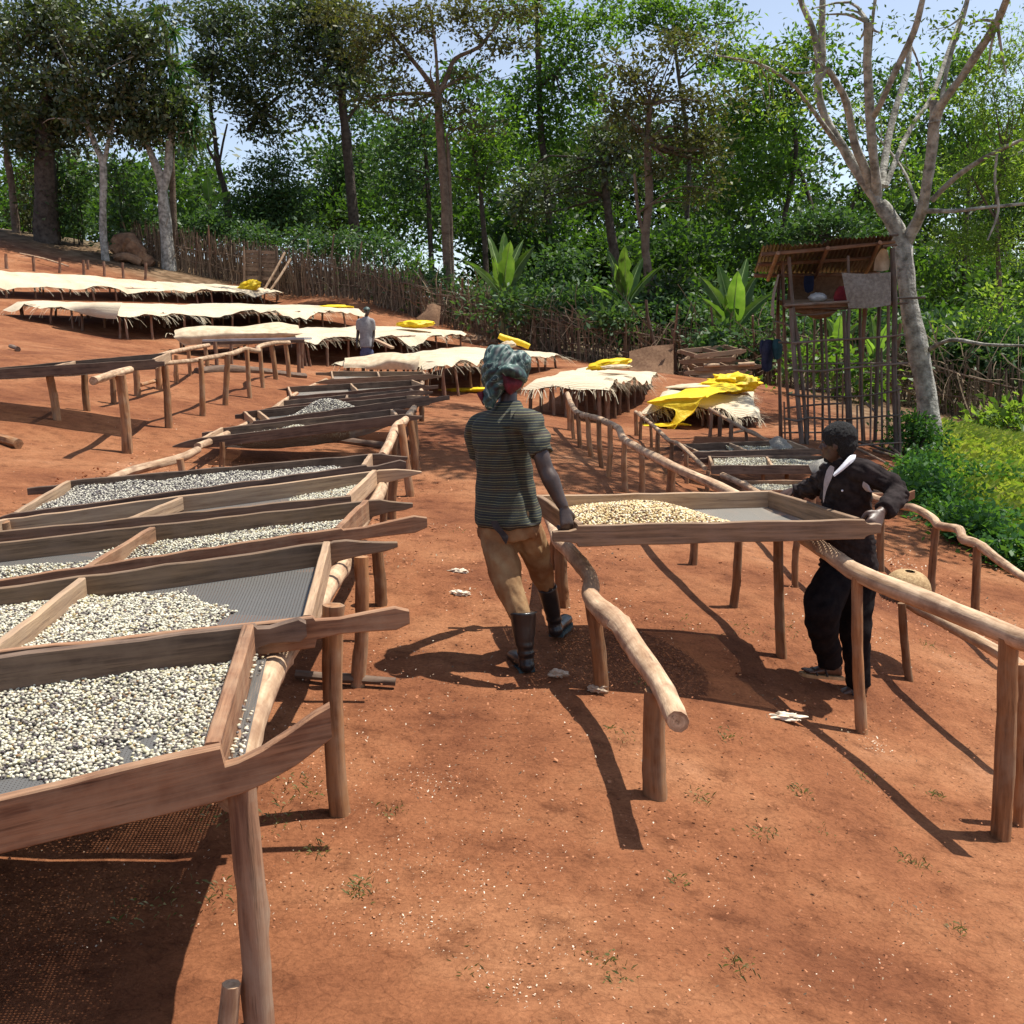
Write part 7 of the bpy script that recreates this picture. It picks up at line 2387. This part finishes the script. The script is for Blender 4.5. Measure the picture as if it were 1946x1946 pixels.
hand(body, LW, PM(1654, 1008, 5.94) - LW, Vector((0.30, -0.75, 0.55)), 1.16, (0.8, 1.3, 1.0), 0.7, left=True)
RS, RE, RW = PM(1572, 905, 6.50), PM(1540, 928, 6.68), PM(1513, 931, 6.88)
limb(body, [(PM(1590, 902, 6.45), .045), (RS, .045), (PM(1556, 918, 6.58), .042), (RE, .041), (PM(1526, 930, 6.78), .042), (RW, .027)])
hand(body, RW, Vector((-0.75, 0.35, -0.25)), Vector((0.1, -0.35, 0.9)), 1.0, (0.35, 0.55, 0.4), 0.4, left=False)
limb(body, [(PM(1588, 1085, 6.40), .07), (PM(1562, 1150, 6.23), .06), (PM(1568, 1205, 6.26), .055), (PM(1582, 1255, 6.32), .04), (PM(1590, 1274, 6.33), .038)])
limb(body, [(PM(1632, 1090, 6.44), .07), (PM(1630, 1190, 6.42), .055), (PM(1633, 1250, 6.43), .055), (PM(1637, 1300, 6.44), .04), (PM(1638, 1312, 6.44), .036)])
for heel, toe, z in ((PM(1594, 1279, 6.33), PM(1527, 1273, 6.28), 0), (PM(1641, 1316, 6.44), PM(1580, 1317, 6.38), 0)):
    fd = (toe - heel)
    fl_ = Vector((fd.x, fd.y, 0)).normalized()
    sd = Vector((fl_.y, -fl_.x, 0))
    up = Vector((0, 0, 1))
    ring_loft(body, interp_rings([(heel - fd * .05 + up * .005, sd * .026, up * .024), (heel + fd * .15 + up * .022, sd * .033, up * .040), (heel + fd * .45 + up * .012, sd * .036, up * .030), (heel + fd * .75, sd * .043, up * .016), (heel + fd * .84 - up * .002, sd * .043, up * .012)], 4), 14)
    for i in range(5):
        o_ = (-.034 + .017 * i)
        ln = (0.16, 0.19, 0.2, 0.2, 0.22)[i] if sd.y > 0 else (0.22, 0.2, 0.2, 0.19, 0.16)[i]
        tube(body, [(heel + fd * .78 + sd * o_ - up * .002, .010), (heel + fd * (.80 + ln * .5) + sd * o_ * 1.05 - up * .001, .0105), (heel + fd * (.80 + ln * .85) + sd * o_ * 1.05 - up * .006, .008)], 8, 0, 2)
wear('body', remesh(body, 0.0064, 2), M['skin_brown'], mroot)
eyes(mroot, hc, hs, hf, hu, .945)
# hair
hm = MB()
ell(hm, hc + hu * 0.044 - hf * 0.020, .090, .103, .090, (hs, hf, hu), 24, 16)
ell(hm, hc + hu * 0.000 - hf * 0.050, .082, .070, .078, (hs, hf, hu), 20, 12)
ell(hm, hc - hu * 0.045 - hf * 0.052, .062, .045, .05, (hs, hf, hu), 20, 12)
for q in (-1, 1):
    ell(hm, hc + hu * 0.022 + hs * q * .062 + hf * .012, .016, .03, .032, (hs, hf, hu), 10, 8)
me = remesh(hm, 0.006, 2)
folds(me, lambda p, n: 0.004 * mnoise.noise(p * 55) + 0.003 * mnoise.noise(p * 110))
wear('hair', me, M['hair'], mroot)
bm_ = MB()
ell(bm_, hc - hu * 0.094 + hf * 0.060, .028, .022, .018, (hs, hf, hu), 12, 8)
wear('beard', remesh(bm_, .005, 1), M['hair'], mroot)
# trousers
tr = MB()
ring_loft(tr, interp_rings([(PM(1612, 1040, 6.42), lat * .145, fwd * .115), (PM(1611, 1075, 6.42), lat * .16, fwd * .13), (PM(1610, 1105, 6.41), lat * .165, fwd * .135)], 4))
limb(tr, [(PM(1592, 1085, 6.40), .10), (PM(1577, 1115, 6.31), .110), (PM(1564, 1145, 6.24), .112), (PM(1561, 1165, 6.22), .106), (PM(1563, 1195, 6.24), .094), (PM(1568, 1225, 6.27), .083), (PM(1573, 1250, 6.30), .076), (PM(1576, 1264, 6.31), .074)], 18)
limb(tr, [(PM(1632, 1085, 6.44), .10), (PM(1630, 1130, 6.42), .102), (PM(1626, 1180, 6.41), .096), (PM(1627, 1230, 6.41), .086), (PM(1631, 1270, 6.42), .080), (PM(1633, 1300, 6.43), .076), (PM(1634, 1308, 6.43), .074)], 18)
me = remesh(tr, 0.009, 3)
folds(me, lambda p, n: 0.018 * mnoise.noise(Vector((p.x * 8, p.y * 8, p.z * 4))) + 0.012 * mnoise.noise(Vector(((p.x - p.z * .5) * 22, p.y * 18, p.z * 12))))
wear('trousers', me, M['trousers'], mroot)
# jacket
jk = MB()
J_ = [(PM(1612, 1082, 6.42), .178, .140), (PM(1612, 1070, 6.42), .178, .14), (PM(1611, 1030, 6.42), .162, .125), (PM(1610, 985, 6.42), .148, .118), (PM(1609, 945, 6.41), .155, .122), (PM(1607, 915, 6.40), .168, .122), (PM(1606, 895, 6.40), .165, .10), (PM(1604, 882, 6.40), .115, .085), (PM(1602, 872, 6.40), .072, .072)]
ring_loft(jk, interp_rings([(c, lat * a, fwd * b) for c, a, b in J_], 5), 32)
limb(jk, [(PM(1620, 895, 6.34), .078), (PM(1645, 900, 6.28), .080), (PM(1676, 914, 6.27), .070), (PM(1703, 930, 6.28), .066), (PM(1699, 948, 6.20), .068), (PM(1684, 965, 6.10), .062), (PM(1679, 971, 6.07), .060)], 18)
limb(jk, [(PM(1590, 900, 6.45), .075), (PM(1573, 906, 6.50), .074), (PM(1556, 918, 6.58), .064), (PM(1540, 928, 6.68), .058), (PM(1526, 931, 6.78), .054), (PM(1517, 932, 6.84), .050)], 18)
me = remesh(jk, 0.0085, 3)


def jacket_fold(p, n):
    q = p - ORG[mroot]
    d = 0.010 * mnoise.noise(q * 6) + 0.006 * mnoise.noise(Vector(((q.x + q.z) * 16, q.y * 16, q.z * 10)))
    arm = 1.0 if (q.x > 0.20 or q.x < -0.17) else 0.35
    d += arm * 0.017 * (abs(mnoise.noise(Vector(((q.x * .7 + q.z) * 26, q.y * 12, (q.z - q.x * .3) * 14)))) * 2 - 0.5)
    return d


folds(me, jacket_fold)
wear('jacket', me, M['jacket'], mroot)
rows = [[PM(1627, 864, 6.33), PM(1615, 866, 6.27), PM(1601, 881, 6.245), PM(1585, 897, 6.25)], [PM(1626, 871, 6.30), PM(1617, 873, 6.24), PM(1604, 888, 6.22), PM(1583, 903, 6.235)], [PM(1624, 875, 6.29), PM(1616, 882, 6.235), PM(1600, 895, 6.225), PM(1586, 906, 6.235)]]
cloth_grid('shirt_collar', rows, 'collar', mroot, 5, 0.003, 14, 3)
rows = [[PM(1571, 895, 6.29), PM(1578, 885, 6.285), PM(1586, 888, 6.26)], [PM(1566, 915, 6.275), PM(1574, 912, 6.26), PM(1582, 905, 6.25)], [PM(1564, 945, 6.27), PM(1567, 942, 6.262), PM(1571, 930, 6.256)], [PM(1565, 956, 6.27), PM(1566, 952, 6.266), PM(1567, 948, 6.262)]]
cloth_grid('lapel', rows, 'lining', mroot, 5, 0.003, 14, 4)
rows = [[PM(1641, 915, 6.205), PM(1646, 918, 6.19), PM(1651, 923, 6.195)], [PM(1639, 924, 6.21), PM(1648, 928, 6.19), PM(1656, 932, 6.20)], [PM(1646, 933, 6.21), PM(1653, 935, 6.20), PM(1660, 936, 6.21)]]
cloth_grid('torn_patch', rows, 'lining', mroot, 4, 0.004, 14, 5)
bt = MB()
ell(bt, PM(1600.5, 932.5, 6.262), .0065, .004, .0065)
bt.build('button', M['collar'], mroot)
# sandals
for heel, toe in ((PM(1596, 1284, 6.33), PM(1524, 1277, 6.28)), (PM(1643, 1322, 6.44), PM(1577, 1322, 6.38))):
    fd = toe - heel
    fl_ = Vector((fd.x, fd.y, 0)).normalized()
    sd = Vector((fl_.y, -fl_.x, 0))
    vs, fs = [], []
    prof = [(-.08, .028), (.05, .038), (.3, .036), (.55, .042), (.8, .048), (.95, .042), (1.04, .022)]
    for s_, w_ in prof:
        c = heel + fd * s_
        for q, z in ((-1, -.002), (1, -.002), (1, -.022), (-1, -.022)):
            vs.append(c + sd * w_ * q + Vector((0, 0, z)))
    for i in range(len(prof) - 1):
        for j in range(4):
            a_, b_ = i * 4 + j, i * 4 + (j + 1) % 4
            fs.append((a_, b_, b_ + 4, a_ + 4))
    fs += [(0, 3, 2, 1), tuple(len(vs) - 4 + k for k in range(4))]
    mb = MB()
    mb.add(vs, fs)
    so = mb.build('sandal', M['sandal'], mroot)
    for s_, hgt in ((.68, .036), (.42, .056)):
        mb = MB()
        c = heel + fd * s_
        tube(mb, [(c + sd * (.045 * math.cos(a)) + Vector((0, 0, hgt * math.sin(a) - .004)) + fl_ * .012 * math.sin(a), .0065) for a in np.linspace(0, math.pi, 9)], 6, 0)
        mb.build('strap', M['strap'], so)

# ---- man among the far tables
froot = thing('person', 'distant person in a grey shirt and cap standing before the third reed table', 'person', on_ground(P(692, 700, 29.5).x, 29.5))
Y_ = 29.5
gy = Vector((0, 1, 0))
gx = Vector((1, 0, 0))
g0 = ORG[froot]
body = MB()
c_ = lambda px, py, dy=0: P(px, py, Y_ + dy)
ring_loft(body, interp_rings([(c_(697, 665), gx * .16, gy * .11), (c_(696, 640), gx * .14, gy * .1), (c_(695, 618), gx * .17, gy * .11), (c_(695, 607), gx * .12, gy * .08), (c_(696, 602), gx * .05, gy * .05), (c_(696, 598), gx * .05, gy * .05)], 4), 16)
fs_, ff_, fu_ = head(body, c_(697, 592), Vector((0.35, -0.9, -0.05)), Vector((0, 0, 1)), 0.225)
for q in (-1, 1):
    sx = 695 + q * 12.5
    e = c_(695 + q * 15, 635, .06)
    w = c_(695 + q * 13 - (4 if q < 0 else 0), 652, -.06)
    limb(body, [(c_(695 + q * 8, 610), .06), (c_(sx, 612), .055), (e, .043), (w, .03)])
    hand(body, w, Vector((0.05 * q, -.1, -1)), Vector((q, 0, 0.05)), 1.0, (0.3, 0.4, 0.3), 0.3, left=q < 0)
    hp = c_(697 + q * 6, 668)
    kn = Vector((hp.x + q * .02, Y_ - .03, (hp.z + g0.z) / 2))
    ft = Vector((hp.x + q * .03, Y_, g0.z + .06))
    limb(body, [(hp, .09), (kn, .06), (ft, .038)])
    limb(body, [(ft - Vector((0, -.03, .02)), .035), (ft + Vector((0, -.16, -.03)), .035)])
wear('body', remesh(body, 0.012, 2), M['skin'], froot)
tr = MB()
ring_loft(tr, [(c_(697, 655), gx * .155, gy * .115), (c_(697, 675), gx * .165, gy * .12)], 16)
for q in (-1, 1):
    hp = c_(697 + q * 6, 668)
    kn = Vector((hp.x + q * .02, Y_ - .03, (hp.z + g0.z) / 2))
    limb(tr, [(hp, .10), (kn, .085), (Vector((hp.x + q * .03, Y_, g0.z + .15)), .07)])
M['denim'] = simple('dusty_blue_cotton', (0.05, 0.055, 0.11), (0.11, 0.12, 0.20), scale=14, rough=0.9)
M['grey_shirt'] = simple('grey_cotton', (0.20, 0.19, 0.20), (0.32, 0.31, 0.31), scale=8, rough=0.9, bumps=0.4)
wear('trousers', remesh(tr, 0.018, 3), M['denim'], froot)
sh = MB()
ring_loft(sh, interp_rings([(c_(697, 660), gx * .19, gy * .14), (c_(696, 640), gx * .17, gy * .13), (c_(695, 618), gx * .19, gy * .13), (c_(695, 607), gx * .14, gy * .1), (c_(696, 602), gx * .065, gy * .065)], 4), 18)
for q in (-1, 1):
    limb(sh, [(c_(695 + q * 8, 609), .075), (c_(695 + q * 12.5, 612), .075), (c_(695 + q * 14.2, 627, .04), .068)])
me = remesh(sh, 0.016, 3)
folds(me, lambda p, n: 0.014 * mnoise.noise(Vector((p.x * 11, p.y * 11, p.z * 4))))
wear('shirt', me, M['grey_shirt'], froot)
mb = MB()
ell(mb, c_(697, 592) + Vector((0, 0, .05)), .092, .11, .075, None, 16, 10)
ring_loft(mb, [(c_(697, 592) + ff_ * .10 + Vector((0, 0, .045)), fs_ * .07, ff_ * .06), (c_(697, 592) + ff_ * .10 + Vector((0, 0, .055)), fs_ * .07, ff_ * .06)], 14)
wear('cap', remesh(mb, .012, 1), M['scarf'], froot)
# plank leaning beside him
mb = MB()
box_between(mb, P(714, 646, 29.0), P(746, 661, 28.2), .10, .05)
tag(mb.build('plank', M['board_pale']), 'pale plank propped beside the distant person', 'plank')


# ------------------------------------------------------------------ litter on the earth
def flecks(name, label, n, size, mat, seed, area, cluster=True, elong=(0.35, 0.7)):
    r = np.random.default_rng(seed)
    pts = []
    if cluster:
        k = max(3, n // 55)
        cs = np.stack([r.uniform(area[0], area[1], k), area[2] + (area[3] - area[2]) * r.uniform(0, 1, k) ** 1.5], -1)
        sg = r.uniform(0.05, 0.5, k)
        ii = r.integers(0, k, n)
        pts = cs[ii] + r.normal(0, 1, (n, 2)) * sg[ii][:, None]
    else:
        pts = np.stack([r.uniform(area[0], area[1], n), area[2] + (area[3] - area[2]) * r.uniform(0, 1, n) ** 1.6], -1)
    ok = np.abs(pts[:, 0]) < pts[:, 1] * 0.55 + 0.6
    pts = pts[ok]
    n = len(pts)
    z = gz_arr(pts[:, 0], pts[:, 1]) + 0.016
    b = np.stack([pts[:, 0], pts[:, 1], z], -1)
    yaw = r.uniform(0, 6.28, n)
    L = size * r.uniform(0.5, 1.5, n) * np.clip(pts[:, 1] / 5.0, 0.8, 2.2)
    d = np.stack([np.cos(yaw), np.sin(yaw), r.normal(0, .35, n)], -1) * L[:, None]
    s = np.stack([-np.sin(yaw), np.cos(yaw), r.normal(0, .3, n)], -1) * (L * r.uniform(*elong, n))[:, None]
    up = np.array([0, 0, 1.0]) * (L * 0.35)[:, None]
    q = np.stack([b - d * .5 - s * .5, b + d * .5 - s * .5 + up * .4, b + d * .5 + s * .5 + up, b - d * .5 + s * .5], 1)
    f = np.arange(n * 4).reshape(n, 4)
    return tag(big_mesh(name, q.reshape(-1, 3), f, M[mat]), label, 'litter', None, 'stuff')


flecks('husk_litter', 'pale coffee husks scattered over the red earth', 1900, 0.0062, 'husk', 1, (-3.5, 4.0, 2.3, 13))
flecks('husk_litter', 'husks lying thick below the nearest left rack', 2900, 0.0066, 'husk', 2, (-1.7, 0.25, 2.2, 5.2))
flecks('husk_litter', 'fine husks strewn across the whole yard', 1200, 0.005, 'husk', 3, (-5, 5.5, 2.3, 18), False)
flecks('soil_crumbs', 'small crumbs of red soil on the trodden yard', 11000, 0.008, 'clod', 4, (-4, 4.5, 2.2, 12), False, (0.6, 1.0))
flecks('bark_crumbs', 'dark bark crumbs scattered on the earth', 1500, 0.010, 'dry_twig', 5, (-3, 4, 2.2, 12), True, (0.2, 0.5))
# small tufts of grass
r_ = np.random.default_rng(9)
tv = []
for px, py, k, w in ((875, 1870, 46, .10), (1150, 1830, 26, .06), (1403, 1838, 22, .05), (1165, 1860, 16, .05), (685, 1692, 34, .06), (680, 1905, 18, .04), (1737, 1642, 30, .06), (1285, 1675, 14, .04), (1775, 1512, 20, .05), (1450, 1585, 24, .06), (1520, 1508, 22, .06),
                     (1330, 1515, 16, .05), (740, 1545, 16, .05), (560, 1505, 40, .10), (600, 1620, 20, .05), (520, 1560, 24, .08), (300, 1720, 30, .10), (420, 1700, 26, .08), (390, 1560, 16, .05), (1385, 1400, 20, .06), (1220, 1300, 8, .04), (1420, 1195, 26, .12), (1500, 1200, 20, .10),
                     (1640, 1480, 12, .05), (1770, 1230, 22, .08), (1820, 1770, 14, .04), (1180, 1400, 16, .08), (860, 1010, 10, .1), (60, 1890, 14, .05), (1300, 1180, 26, .2), (1560, 1580, 8, .04), (1060, 1960, 10, .04)):
    g = G(px, py)
    for _ in range(int(k * 1.6)):
        b = np.array([g.x + r_.normal(0, w * .62), g.y + r_.normal(0, w * .8), 0])
        b[2] = gz(b[0], b[1]) + 0.004
        a = r_.uniform(0, 6.28)
        h = r_.uniform(0.008, 0.024)
        o = np.array([math.cos(a), math.sin(a), 0])
        s = np.array([-math.sin(a), math.cos(a), 0]) * 0.0014
        tv.append([b - s, b + o * h * .5 + np.array([0, 0, h * .7]) - s * .8, b + o * h * 1.3 + np.array([0, 0, h * .8]), b + s])
M['leaf_tuft'] = leafmat('tuft_leaf', [(0.09, 0.12, 0.03), (0.20, 0.19, 0.07), (0.30, 0.25, 0.12)], [(0.15, 0.2, 0.03), (0.3, 0.3, 0.1)], trans=0.25, gloss=0.03)
tag(leaf_obj('grass_tufts', np.array(tv), 'leaf_tuft'), 'sparse low tufts of dry green grass on the yard', 'grass', None, 'stuff')
flecks('soil_crumbs', 'broken red clods on a disturbed patch in the right foreground', 110, 0.013, 'clod', 14, (0.45, 0.85, 4.1, 4.5), True, (0.6, 1.0))
for i, (px, py, rx, lab) in enumerate(((873, 1130, .06, 'crumpled pale leaf scrap on the path left of the boots'), (872, 1088, .06, 'small pale scrap farther up the path'), (1135, 1312, .05, 'white scrap in the shade below the centre rail'),
                                       (1495, 1365, .08, 'white twisted rag in the shadow line before the man'), (1060, 1283, .05, 'tiny white scrap behind the near boot'))):
    tag(lump('ground_scrap', 'clod' if i == 5 else 'husk', G(px, py) + Vector((0, 0, .01)), rx, rx * .45, .018, seed=80 + i, amp=0.7, fr=2.0, yaw=-.3), lab, 'scrap', None)
